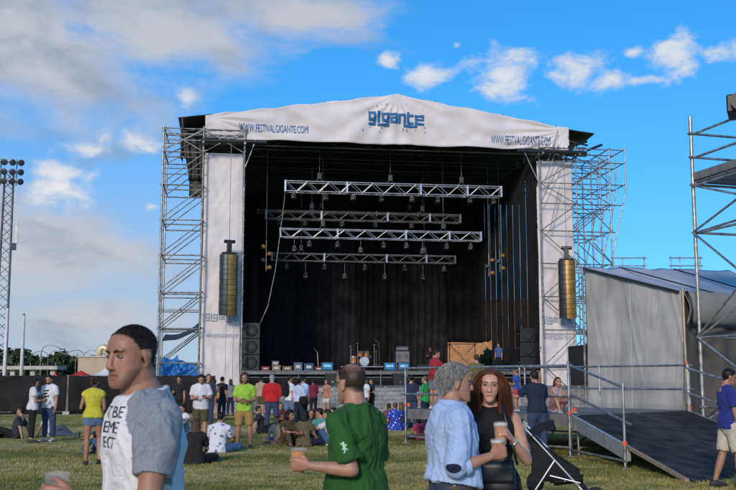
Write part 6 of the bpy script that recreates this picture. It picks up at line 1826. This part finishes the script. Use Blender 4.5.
p4 = person('woman with long auburn hair in a black sleeveless top facing the camera', .790, 6.55, 174, 1.655,
    dict(head=(-3, 2, -2), L=((-.30, .10, -1), (.42, .62, .60), (.75, -.35, -.35), 'grip'), R=((.30, .10, -1), (-.25, .55, -.6), (-1, 0, 0))),
    [('trousers', mat('camouflage', (.16, .17, .12), .85, 0, .45, 16, .2, 300, .2, color2=(.06, .075, .06), coords='obj'), dict(top=.04)), ('tank', BLACKC, dict(sleeve=0, off=.012, hem=.05, neck=.485, name='sleeveless_top', amp=.008)), ('shoes', SHOE_D)],
    'f', 'fair', ('long', 'auburn', 'brown'), SKINV, hd=dict(wide=.98), group='people close to the camera')
cup(p4, 'L', 'beer cup held up by the woman with auburn hair', 'amber', .80, 1.08)
b_ = bag('black shoulder bag hanging at the hip of the auburn haired woman', (.80, 6.36, .82), R(-6), (.25, .10, .25), mat('black_leather', (.010, .010, .012), .42, 0, .3, 12, .06, 60), strap=[(.13, 0, .21), (.10, .02, .34), (.06, .04, .50), (.045, .09, .60)])

# small silver watch strap on the raised wrist
t = thing('wrist_watch', 'silver watch on the raised wrist of the auburn haired woman', 'watch', (0, 0, 0)); M = p4['frames']['L']; W = W_of(p4)
t.location = W @ ((M @ Vector((-.028, 0, 0))) * p4['s']); t.rotation_euler = (W.to_3x3() @ M.to_3x3().normalized()).to_euler()
b = MB(); b.path([(0, .028 * math.cos(k * .5236), .022 * math.sin(k * .5236)) for k in range(13)], .005, 6); b.build('strap', M_ALU, t, smooth=True)
b = MB(); b.tube((0, 0, -.022), (0, 0, -.029), .015, 16); b.build('dial', M_ALU, t)

# ---- stroller behind the auburn haired woman
def stroller():
    x, Y = 2.30, 12.5
    t = thing('baby_stroller', 'folding black baby stroller with silver tubes behind the auburn haired woman', 'stroller', (x, Y, 0), R(-104))
    fab = cloth('stroller_black', (.014, .014, .016), .3, 8); sil = M_ALU
    # local: y forward (away), x right
    for sx in (-1, 1):
        bar('push_tube', (sx * .22, -.42, 1.06), (sx * .20, .28, .30), .013, sil, t); bar('rear_leg', (sx * .21, .0, .60), (sx * .25, -.34, .09), .013, sil, t)
        bar('front_leg', (sx * .20, .28, .30), (sx * .22, .44, .10), .013, sil, t); bar('side_tube', (sx * .215, -.06, .42), (sx * .205, .30, .34), .011, sil, t)
        bar('grip', (sx * .22, -.53, 1.09), (sx * .22, -.40, 1.05), .021, M_RUBBER, t)
        b = MB(); b.box((sx * .22, -.37, 1.0), (.04, .05, .07)); b.build('hinge', M_ALU_D, t, bevel=.008)
        for (yy, xx, ws) in ((-.36, .25, 1.0), (.46, .22, 1.45)):
            for d in (-.035, .035):
                M = Matrix.Rotation(R(90), 4, 'Y'); M = M @ Matrix.Diagonal((ws, ws, 1, 1)); M.translation = Vector((sx * xx + d, yy, .088 * ws))
                b = MB(); b.lathe([(.085, -.012), (.088, 0), (.085, .012), (.062, .014), (.060, -.014)], 20, M); w = b.build('wheel', M_RUBBER, t, smooth=True)
                b = MB(); b.lathe([(.06, -.008), (.06, .008), (.015, .016), (.001, .016)], 12, M); b.build('rim', M_ALU_D, w)
    bar('cross_brace', (-.21, -.20, .36), (.21, .12, .36), .010, sil, t); bar('cross_brace', (.21, -.22, .34), (-.21, .10, .34), .010, sil, t); bar('axle', (-.28, -.36, .085), (.28, -.36, .085), .009, sil, t)
    b = MB(); b.sheet(lambda a, c: (Vector(((a - .5) * .40, -.02 + .34 * c, .36 - .05 * math.sin(math.pi * a) + .05 * c)), (0, 0, 1)), 10, 6, .03); b.build('seat', fab, t, smooth=True)
    b = MB(); b.sheet(lambda a, c: (Vector(((a - .5) * .40, -.02 - .28 * c, .36 + .55 * c - .04 * math.sin(math.pi * a))), (0, 1, .3)), 10, 8, .04); b.build('backrest', fab, t, smooth=True)
    b = MB(); b.sheet(lambda a, c: (Vector(((a - .5) * .46, -.30 + .30 * math.sin(c * 1.9) + .02 * vn(a * 6, c * 6), .86 + .22 * math.sin(.5 + c * 1.9) - .10 * (2 * a - 1) ** 2)), (0, 0, 1)), 14, 10, .012); b.build('canopy', fab, t, smooth=True)
    for sx in (-1, 1):
        b = MB(); b.sheet(lambda a, c: (Vector((sx * (.205 + .01 * vn(a * 5, c * 5)), -.28 + .56 * a, .34 + .05 * a + (.50 - .42 * a) * c)), (sx, 0, 0)), 8, 6, .015); b.build('side_panel', fab, t, smooth=True)
    b = MB(); loft(b, [(-.16, -.24, .34), (0, -.26, .31), (.16, -.24, .34)], [(.09, .10), (.10, .11), (.09, .10)], (0, 1, 0), 14, .7); b.build('basket', fab, t, smooth=True)
    b = MB(); b.sheet(lambda a, c: (Vector(((a - .5) * .38, .30 + .12 * c, .33 - .16 * c)), (0, 1, .5)), 8, 4, .02); b.build('footrest', fab, t, smooth=True)
stroller()

# ---- people further off
G = 'people on the festival field'
SIT = dict(pel=.115, lean=16, legR=((.62, .72, .06), (-.80, -.05, -.13)), legL=((-.62, .72, .06), (.80, -.05, -.13)), R=((.22, .45, -.85), (-.35, .85, -.35), (0, 0, -1)), L=((-.22, .45, -.85), (.35, .85, -.35), (0, 0, -1)))
KNEES = dict(pel=.115, lean=14, legR=((.16, .60, .72), (.03, .52, -.82)), legL=((-.16, .60, .72), (-.03, .52, -.82)), R=((.22, .72, -.55), (-.45, .85, .0), (0, 0, -1)), L=((-.22, .72, -.55), (.45, .85, .0), (0, 0, -1)))
LONG = dict(pel=.115, lean=-14, legR=((.14, 1, -.03), (.02, 1, -.13)), legL=((-.10, .9, .42), (-.02, .75, -.62)), R=((.3, -.45, -.8), (.1, -.25, -1), (0, -1, 0)), L=((-.3, -.45, -.8), (-.1, -.25, -1), (0, -1, 0)), footR=(.1, .3, 1), footL=(-.1, 1, -.2))
def P(base, **k): d = dict(base); d.update(k); return d
HOLD_R = ((.18, .12, -1), (-.35, .95, .12), (-1, .1, 0), 'grip'); HOLD_L = ((-.18, .12, -1), (.35, .95, .12), (1, .1, 0), 'grip')
def far(label, px, Y, yaw, h, pose, wear, sex='m', skin='mid', hair=('short', 'brown'), **k):
    x, y = XY(px, Y); return person(label, x, y, yaw, h, pose, wear, sex, skin, hair, **k)
T_ = lambda n, c, **k: ('shirt', C(n, c), dict(k)); LEG = ('trousers', BLACKC, dict(off=.004, ankle=.036)); JN = ('trousers', JEANS); DSH = ('shoes', SHOE_D); WSH = ('shoes', SHOE_W)
FAR = {}
FAR['a'] = far('long haired woman in a white tee and dark leggings facing the bearded man', 37, 25.8, -62, 1.66, dict(R=HOLD_R, L=HOLD_L, head=(-10, -18, 0)), [T_('white_b', (.62, .60, .60), sleeve=.5), LEG, DSH], 'f', 'mid', ('long', 'black'))
FAR['b'] = far('bearded man in a white tee with black print and jeans, looking down', 53, 26.2, 158, 1.74, dict(R=((.2, .1, -1), (-.3, .9, .2), (-1, 0, .2), 'grip'), head=(8, -20, 0), legL=((-.12, .02, -1), (-.05, -.03, -1))), [T_('white_c', (.66, .65, .66)), JN, WSH], 'm', 'mid', ('short', 'dark'), beard=.85)
for (x0, z0, w, h_) in ((0, .06, .16, .05), (-.02, -.01, .12, .055), (.01, -.085, .15, .045)):
    decal(FAR['b'], [(x0 - w / 2, z0 - h_ / 2), (x0 + w / 2, z0 - h_ / 2 + .01), (x0 + w / 2, z0 + h_ / 2), (x0 - w / 2, z0 + h_ / 2 - .008)], [(0, 1, 2, 3)], (0, .1, 1.24), (-1, 0, 0), (0, 0, 1), (0, 1, 0), M_BLACK, 'printed_block', lift=.006)
phone(FAR['b'], 'R', 'phone in the hand of the bearded man')
far('person in dark grey lounging on the grass behind the long haired woman', 22, 27.6, 88, 1.72, LONG, [T_('charcoal', (.035, .037, .045), sleeve=.7), ('trousers', BLACKC), DSH], 'm', 'mid', ('short', 'black'))
far('person in a pale top lounging on the grass behind the bearded man', 53, 28.6, -75, 1.70, LONG, [T_('pale', (.55, .55, .58)), ('trousers', C('slate', (.06, .08, .12))), DSH], 'f', 'mid', ('short', 'brown'))
FAR['y'] = far('woman in a yellow sleeveless top and denim shorts seen from behind', 97, 19.0, 12, 1.665, dict(R=((.18, -.02, -1), (-.25, .75, -.55), (-1, 0, 0)), L=((-.30, .0, -1), (.2, .9, .05), (1, 0, 0)), legR=((.10, .12, -1), (.02, -.32, -1)), legL=((-.02, -.02, -1), (-.02, -.03, -1)), head=(-18, -4, 0)),
    [('shorts', DENIM, dict(len=.42, flare=.014)), ('tank', C('yellow', (.50, .46, .04)), dict(sleeve=.16, off=.018, hem=.02, neck=.485, name='sleeveless_top', amp=.010)), ('shoes', mat('black_sandal', (.015, .014, .014), .6), dict(low=True))], 'f', 'tan', ('bun', 'brown'))
bag('small black pouch on a strap across the woman in yellow', (XY(97, 19)[0] - .20, 18.98, 1.02), R(20), (.17, .06, .13), BLACKC, strap=[(.02, 0, .11), (.10, -.02, .22), (.20, -.03, .36), (.30, .0, .47)], parent_name='crossbody_pouch')
far('person in black and blue jeans sitting hidden behind the woman in yellow', 112, 21.6, 70, 1.72, KNEES, [T_('black_b', (.014, .014, .016)), ('trousers', C('blue_jeans', (.04, .10, .20))), DSH], 'm', 'mid', ('short', 'dark'))
FAR['w'] = far('man in a white polo and olive shorts looking at his phone', 203, 26.0, 188, 1.76, dict(R=((.2, .1, -1), (-.45, .9, .05), (-.6, 0, .8), 'grip'), L=((-.2, .1, -1), (.45, .9, .05), (.6, 0, .8), 'grip'), head=(0, -28, 0), lean=6), [T_('white_polo', (.60, .60, .64), hem=.09, sleeve=.72, flare=.010, off=.016), ('shorts', OLIVE, dict(len=.95)), DSH], 'm', 'mid', ('short', 'dark'), belly=.03)
phone(FAR['w'], 'L', 'phone held by the man in the white polo')
far('woman in a peach top and dark shorts by the end of the black fence', 216, 40, 30, 1.64, dict(R=((.2, .1, -1), (-.2, .8, .3), (-1, 0, 0))), [('shorts', NAVY, dict(len=.5)), ('tank', C('peach', (.52, .26, .19)), dict(sleeve=0, neck=.435, name='top')), DSH], 'f', 'mid', ('bun', 'dark'))
bag('mustard yellow bag on the woman in the peach top', (XY(216, 40)[0] + .12, 39.8, .88), .3, (.26, .09, .20), C('mustard', (.45, .28, .05)), parent_name='mustard_bag')
far('dark clad person beside the woman in the peach top', 223.5, 40.8, -20, 1.74, {}, [T_('black_c', (.013, .014, .018)), ('trousers', NAVY), DSH], 'm', 'mid', ('short', 'black'))
far('man in a black tee standing before the blue tarpaulin', 181, 38, 170, 1.74, dict(R=HOLD_R), [T_('black_d', (.02, .02, .024)), ('trousers', BLACKC), DSH], 'm', 'tan', ('short', 'black'))
far('woman in a white top sitting beside the man in the polo', 187.5, 29.5, 150, 1.78, P(KNEES, head=(0, -5, 0)), [T_('white_d', (.60, .58, .60), sleeve=.3), ('trousers', DENIM), WSH], 'f', 'mid', ('bun', 'dark'))
far('long haired woman in a black tee sitting with her back to the camera', 198, 19.2, 4, 1.72, P(SIT, head=(10, -8, 0)), [T_('black_e', (.018, .015, .016), sleeve=.75, hem=.12, off=.015), ('trousers', BLACKC), DSH], 'f', 'mid', ('long', 'brown'))
M_PAT = mat('patterned_white', (.62, .62, .68), .8, 0, .03, 5, .2, 200, .2, coords='obj')
def spots(m, scale, thr, c, base):
    N, L = m.node_tree.nodes, m.node_tree.links; v = N.new('ShaderNodeTexVoronoi'); v.inputs['Scale'].default_value = scale
    tc = N.new('ShaderNodeTexCoord'); L.new(tc.outputs['Object'], v.inputs['Vector'])
    lt = N.new('ShaderNodeMath'); lt.operation = 'LESS_THAN'; lt.inputs[1].default_value = thr; L.new(v.outputs['Distance'], lt.inputs[0])
    mx = N.new('ShaderNodeMix'); mx.data_type = 'RGBA'; L.new(lt.outputs[0], mx.inputs[0]); mx.inputs[6].default_value = (*base, 1); mx.inputs[7].default_value = (*c, 1)
    L.new(mx.outputs[2], N['Principled BSDF'].inputs['Base Color'])
spots(M_PAT, 9, .30, (.16, .18, .26), (.60, .60, .66))
far('man in a white shirt with small dark motifs sitting on the grass', 220, 22.3, -14, 1.78, P(SIT, lean=22, head=(-5, -6, 0)), [('shirt', M_PAT, dict(sleeve=.75, hem=.10, off=.015)), ('trousers', C('blue_jeans', (.04, .10, .20))), DSH], 'm', 'mid', ('short', 'black'), fat=1.08)
FAR['lime'] = far('man with long curly hair in a lime shirt and tan shorts holding a cup', 246, 23.8, 176, 1.755, dict(R=((.18, .05, -1), (-.55, .9, .05), (-1, 0, 0), 'grip'), L=((-.16, .0, -1), (.42, .85, -.05), (1, 0, 0)), legR=((.10, .0, -1), (.04, -.02, -1)), legL=((-.10, .0, -1), (-.04, -.02, -1)), head=(6, -3, 3)),
    [('shorts', C('tan_shorts', (.33, .20, .065)), dict(len=.98, flare=.018)), T_('lime', (.28, .50, .05), sleeve=.66, hem=.07, off=.013), DSH], 'm', 'tan', ('curly', 'brown', 1), beard=.8)
cup(FAR['lime'], 'R', 'small cup in the hand of the man in lime', 'amber', .7)
far('burly man in a red sweater and jeans with his back turned', 273, 31.8, 2, 1.76, dict(R=((.22, .05, -1), (-.5, .8, .1), (-1, 0, 0)), L=((-.2, .05, -1), (.3, .8, -.2), (1, 0, 0)), legR=((.10, 0, -1), (.03, -.02, -1)), legL=((-.10, 0, -1), (-.03, -.02, -1))), [('trousers', JEANS), T_('red', (.44, .015, .018), sleeve=1.5, off=.018, hem=.05), DSH], 'm', 'mid', ('short', 'grey'), fat=1.14, belly=.05)
FAR['bp'] = far('man in a white tee and denim shorts wearing a black backpack', 290.5, 35.5, -52, 1.77, dict(legR=((.06, .16, -1), (.0, -.2, -1)), legL=((-.06, -.14, -1), (0, -.16, -1)), L=((-.15, .2, -1), (.1, .8, .3), (1, 0, 0))), [('shorts', DENIM, dict(len=.9)), T_('white_e', (.64, .64, .68)), WSH], 'm', 'mid', ('short', 'dark'))
bag('black backpack on the man in white tee and denim shorts', (XY(290.5, 35.5)[0] - .19 + .05, 35.5 - .14, 1.05), R(-52), (.32, .17, .45), BLACKC, parent_name='backpack')
far('woman in a pale blue shirt and dark trousers beside the backpack', 300, 35.2, -25, 1.66, dict(R=((.2, .1, -1), (-.2, .6, -.5), (-1, 0, 0))), [('trousers', NAVY), T_('pale_blue', (.42, .50, .66), sleeve=1.5), DSH], 'f', 'mid', ('bun', 'black'))
far('person in a sky blue shirt behind the woman in pale blue', 303.5, 36.3, -30, 1.74, {}, [('trousers', BLACKC), T_('sky_blue', (.38, .50, .72), sleeve=1.2), DSH], 'm', 'mid', ('short', 'dark'))
bag('black handbag hanging from the woman in pale blue', (XY(304, 35)[0], 34.85, .75), .2, (.28, .1, .26), BLACKC, parent_name='handbag')
# the sitting circle
far('woman in a brown dress sitting in the circle, turned to the camera', 288, 24.5, 215, 1.74, P(KNEES, head=(25, -8, 0)), [('trousers', C('brown_dress', (.065, .05, .022))), T_('brown_dress', (.065, .05, .022), sleeve=.5, hem=.12, off=.03), DSH], 'f', 'tan', ('curly', 'black', 1))
far('woman in an olive top and jeans sitting with her back turned in the circle', 305, 24.3, -8, 1.70, P(SIT, lean=12, R=((.3, .35, -.9), (.25, .75, -.5), (0, 0, -1))), [('trousers', NAVY), T_('olive_top', (.105, .090, .042), sleeve=.5, hem=.08), DSH], 'f', 'tan', ('curly', 'black'))
far('woman with a mop of dark curls sitting on the far side of the circle', 313, 26.3, 175, 1.68, SIT, [('trousers', BLACKC), T_('dusk', (.05, .045, .05)), DSH], 'f', 'tan', ('curly', 'brown', 1))
far('man in a teal tee sitting in the circle', 323.5, 25.7, 40, 1.75, P(KNEES, head=(25, -5, 0)), [('trousers', DENIM), T_('teal', (.09, .30, .27), hem=.1), DSH], 'm', 'mid', ('short', 'black'))
far('man in a white tee sitting in the circle, arm stretched out', 333, 24.7, 58, 1.76, P(KNEES, lean=18, L=((-.35, .75, -.45), (.0, .95, -.25), (0, 0, -1))), [('trousers', C('blue_jeans', (.04, .10, .20))), T_('white_f', (.58, .56, .58), hem=.1), DSH], 'm', 'fair', ('short', 'dark'))
far('dark haired person sitting beyond the man in the white tee', 338.5, 26.9, 120, 1.72, SIT, [('trousers', NAVY), T_('grey_tee', (.12, .12, .14)), DSH], 'm', 'mid', ('short', 'black'))
far('person in black resting on the ground beyond the man in tan shorts', 263, 30.2, -80, 1.66, LONG, [('trousers', BLACKC), T_('black_f', (.02, .02, .025)), WSH], 'f', 'mid', ('short', 'dark'))
far('person crouching in dark clothes between the red sweater and the backpack', 281.5, 34.0, 190, 1.7, KNEES, [('trousers', C('maroon', (.12, .02, .03))), T_('dark_red', (.08, .03, .035)), DSH], 'f', 'mid', ('short', 'dark'))
far('tall man in a dark checked shirt standing behind the man in the polo', 210, 33.5, 200, 1.80, dict(R=HOLD_R), [('trousers', JEANS), T_('dark_check', (.05, .05, .08), sleeve=1.3), DSH], 'm', 'mid', ('short', 'brown'))
far('woman in a grey top leaning at the barrier near the lime shirt', 232, 45.2, 20, 1.66, dict(L=((-.3, .6, -.7), (.2, .9, .2), (1, 0, 0))), [('trousers', NAVY), T_('mid_grey', (.20, .20, .22)), DSH], 'f', 'mid', ('long', 'brown'))
far('man in a beige tee at the barrier beyond the red sweater', 262, 45.0, -15, 1.75, {}, [('shorts', OLIVE, dict(len=.95)), T_('beige', (.36, .29, .20)), WSH], 'm', 'mid', ('short', 'dark'))
far('woman in burgundy at the barrier beyond the sitting circle', 314, 45.4, 10, 1.64, dict(R=HOLD_R), [('trousers', BLACKC), T_('burgundy', (.16, .02, .04), sleeve=1.2), DSH], 'f', 'mid', ('bun', 'dark'))
far('child in a sand coloured tee sitting beside the brown dress', 279.5, 25.6, 160, 1.35, SIT, [('shorts', DENIM), T_('sand', (.40, .33, .24)), WSH], 'm', 'mid', ('short', 'brown'))
# at the barrier
far('woman in an orange and white top at the crowd barrier', 327, 43.5, 150, 1.64, dict(R=HOLD_R), [('shorts', C('white_shorts', (.55, .54, .54)), dict(len=.6)), T_('rust', (.38, .18, .12), sleeve=.3), WSH], 'f', 'mid', ('long', 'brown'))
far('woman with auburn hair in a white tee at the crowd barrier', 365.5, 44, 140, 1.68, dict(R=HOLD_R), [('trousers', NAVY), T_('white_g', (.60, .60, .62)), DSH], 'f', 'mid', ('long', 'light'))
far('slim person in black at the crowd barrier', 371.5, 44.6, 120, 1.66, dict(L=HOLD_L), [('trousers', BLACKC), T_('black_g', (.016, .016, .02)), DSH], 'f', 'mid', ('bun', 'brown'))
M_FLO = mat('floral_blue', (.03, .08, .42), .8, 0, .05, 5, .2, 200, .2, coords='obj'); spots(M_FLO, 11, .27, (.62, .62, .66), (.022, .055, .36))
far('woman in a blue floral dress sitting with her back to the camera', 395, 32.3, 5, 1.76, P(SIT, lean=10), [('trousers', M_FLO, dict(off=.03)), ('shirt', M_FLO, dict(sleeve=.5, hem=.14, off=.035, name='floral_dress')), DSH], 'f', 'fair', ('bun', 'light'))
far('person in a dark top sitting left of the floral dress', 387.5, 33.6, -20, 1.66, SIT, [('trousers', NAVY), T_('dark_pink', (.16, .05, .06)), DSH], 'f', 'mid', ('bun', 'brown'))
far('light haired person in navy sitting close behind the floral dress', 402, 33.5, 10, 1.74, SIT, [('trousers', JEANS), T_('navy_dots', (.03, .04, .11)), DSH], 'f', 'mid', ('long', 'light'))
far('man in a navy tee and jeans standing behind the platform railing', 411, 33.5, 0, 1.76, {}, [('trousers', JEANS), T_('navy_b', (.022, .032, .07)), DSH], 'm', 'mid', ('short', 'black'))
far('man in a bright green tee standing behind the platform railing', 424.5, 32.5, 60, 1.74, dict(L=HOLD_L), [('trousers', NAVY), T_('bright_green', (.02, .28, .07)), DSH], 'm', 'mid', ('buzz', 'light'))
far('child in a pink and black top sitting beside the platform post', 419.5, 26.9, 30, 1.25, SIT, [('trousers', BLACKC), T_('pink', (.50, .05, .14)), WSH], 'f', 'mid', ('long', 'black'))
# on and around the platform
person('boy in a dark red tee leaning on the platform railing', 1.66, 25.45, -60, 1.52, dict(lean=10, R=((.25, .55, -.75), (-.5, .8, .1), (0, 0, -1)), L=((-.2, .7, -.6), (.3, .9, -.1), (0, 0, -1)), head=(-22, -6, 0)), [T_('dark_red_b', (.30, .02, .035)), ('shorts', C('grey_shorts', (.15, .16, .20))), WSH], 'm', 'mid', ('short', 'dark'), ground=PZ, group='children on the platform')
person('child in an olive tee standing on the platform with back turned', 2.60, 24.15, 10, 1.36, {}, [T_('olive_b', (.13, .12, .05)), ('shorts', JEANS), WSH], 'm', 'mid', ('short', 'brown'), ground=PZ, group='children on the platform')
person('small boy in a blue tee and red shorts on the platform', 3.46, 23.55, 60, 1.00, dict(R=HOLD_R, L=HOLD_L), [('shorts', C('red_shorts', (.45, .05, .05)), {}), T_('royal', (.025, .10, .33)), WSH], 'm', 'mid', ('short', 'light'), ground=PZ, group='children on the platform')
person('man in a navy tee and dark jeans leaning against the platform', 3.56, 21.35, 14, 1.80, dict(lean=12, L=((-.55, .50, -.65), (-.35, .9, .12), (0, 0, -1)), R=((.18, .35, -.9), (-.35, .9, -.1), (0, 0, -1)), legR=((.10, .0, -1), (.02, -.05, -1)), legL=((-.06, .10, -1), (-.02, -.1, -1))), [('trousers', JEANS), T_('navy_c', (.017, .024, .05), sleeve=.75, hem=.06, off=.015), DSH], 'm', 'mid', ('short', 'dark'), fat=1.08)
person('woman in a pale vest sitting on the platform edge beside the man in navy', 4.30, 23.2, 200, 1.62, P(KNEES), [('shorts', C('rose', (.35, .16, .16)), {}), ('tank', C('pale_vest', (.40, .32, .30)), dict(sleeve=0, neck=.435, name='vest')), WSH], 'f', 'mid', ('long', 'brown'), ground=PZ, group='children on the platform')
FAR['blue'] = person('man in a dark blue tee and cream shorts walking past the foot of the ramp', 5.30, 14.9, -88, 1.76, dict(R=((.10, .10, -1), (-.05, .30, -1), (-1, 0, 0)), L=((-.1, -.05, -1), (0, .3, -1), (1, 0, 0)), legR=((.03, .18, -1), (.0, .02, -1)), legL=((-.03, -.16, -1), (0, -.34, -1)), head=(0, -14, 0)), [('shorts', C('cream_shorts', (.50, .45, .35)), dict(len=.95, flare=.02)), T_('royal_dark', (.022, .036, .20), sleeve=.68, hem=.07, off=.013), DSH], 'm', 'tan', ('short', 'black'), vox=.014)
q = S(4.55, 11.5, DECK)
person('dark silhouetted stagehand standing under the gap in the back drapes', q.x, q.y, 170, 1.72, dict(R=HOLD_R), [T_('black_h', (.012, .012, .014)), ('trousers', BLACKC), DSH], 'm', 'tan', ('short', 'black'), ground=DECK + .01, group='crew on the stage')
q = S(7.3, 4.2, DECK)
person('crew member in blue standing in the shadow by the strip drapes', q.x, q.y, 150, 1.74, {}, [T_('crew_blue', (.05, .10, .26)), ('trousers', BLACKC), DSH], 'm', 'mid', ('short', 'dark'), ground=DECK + .01, group='crew on the stage')
bpy.data.scenes.remove(tmp_scene)
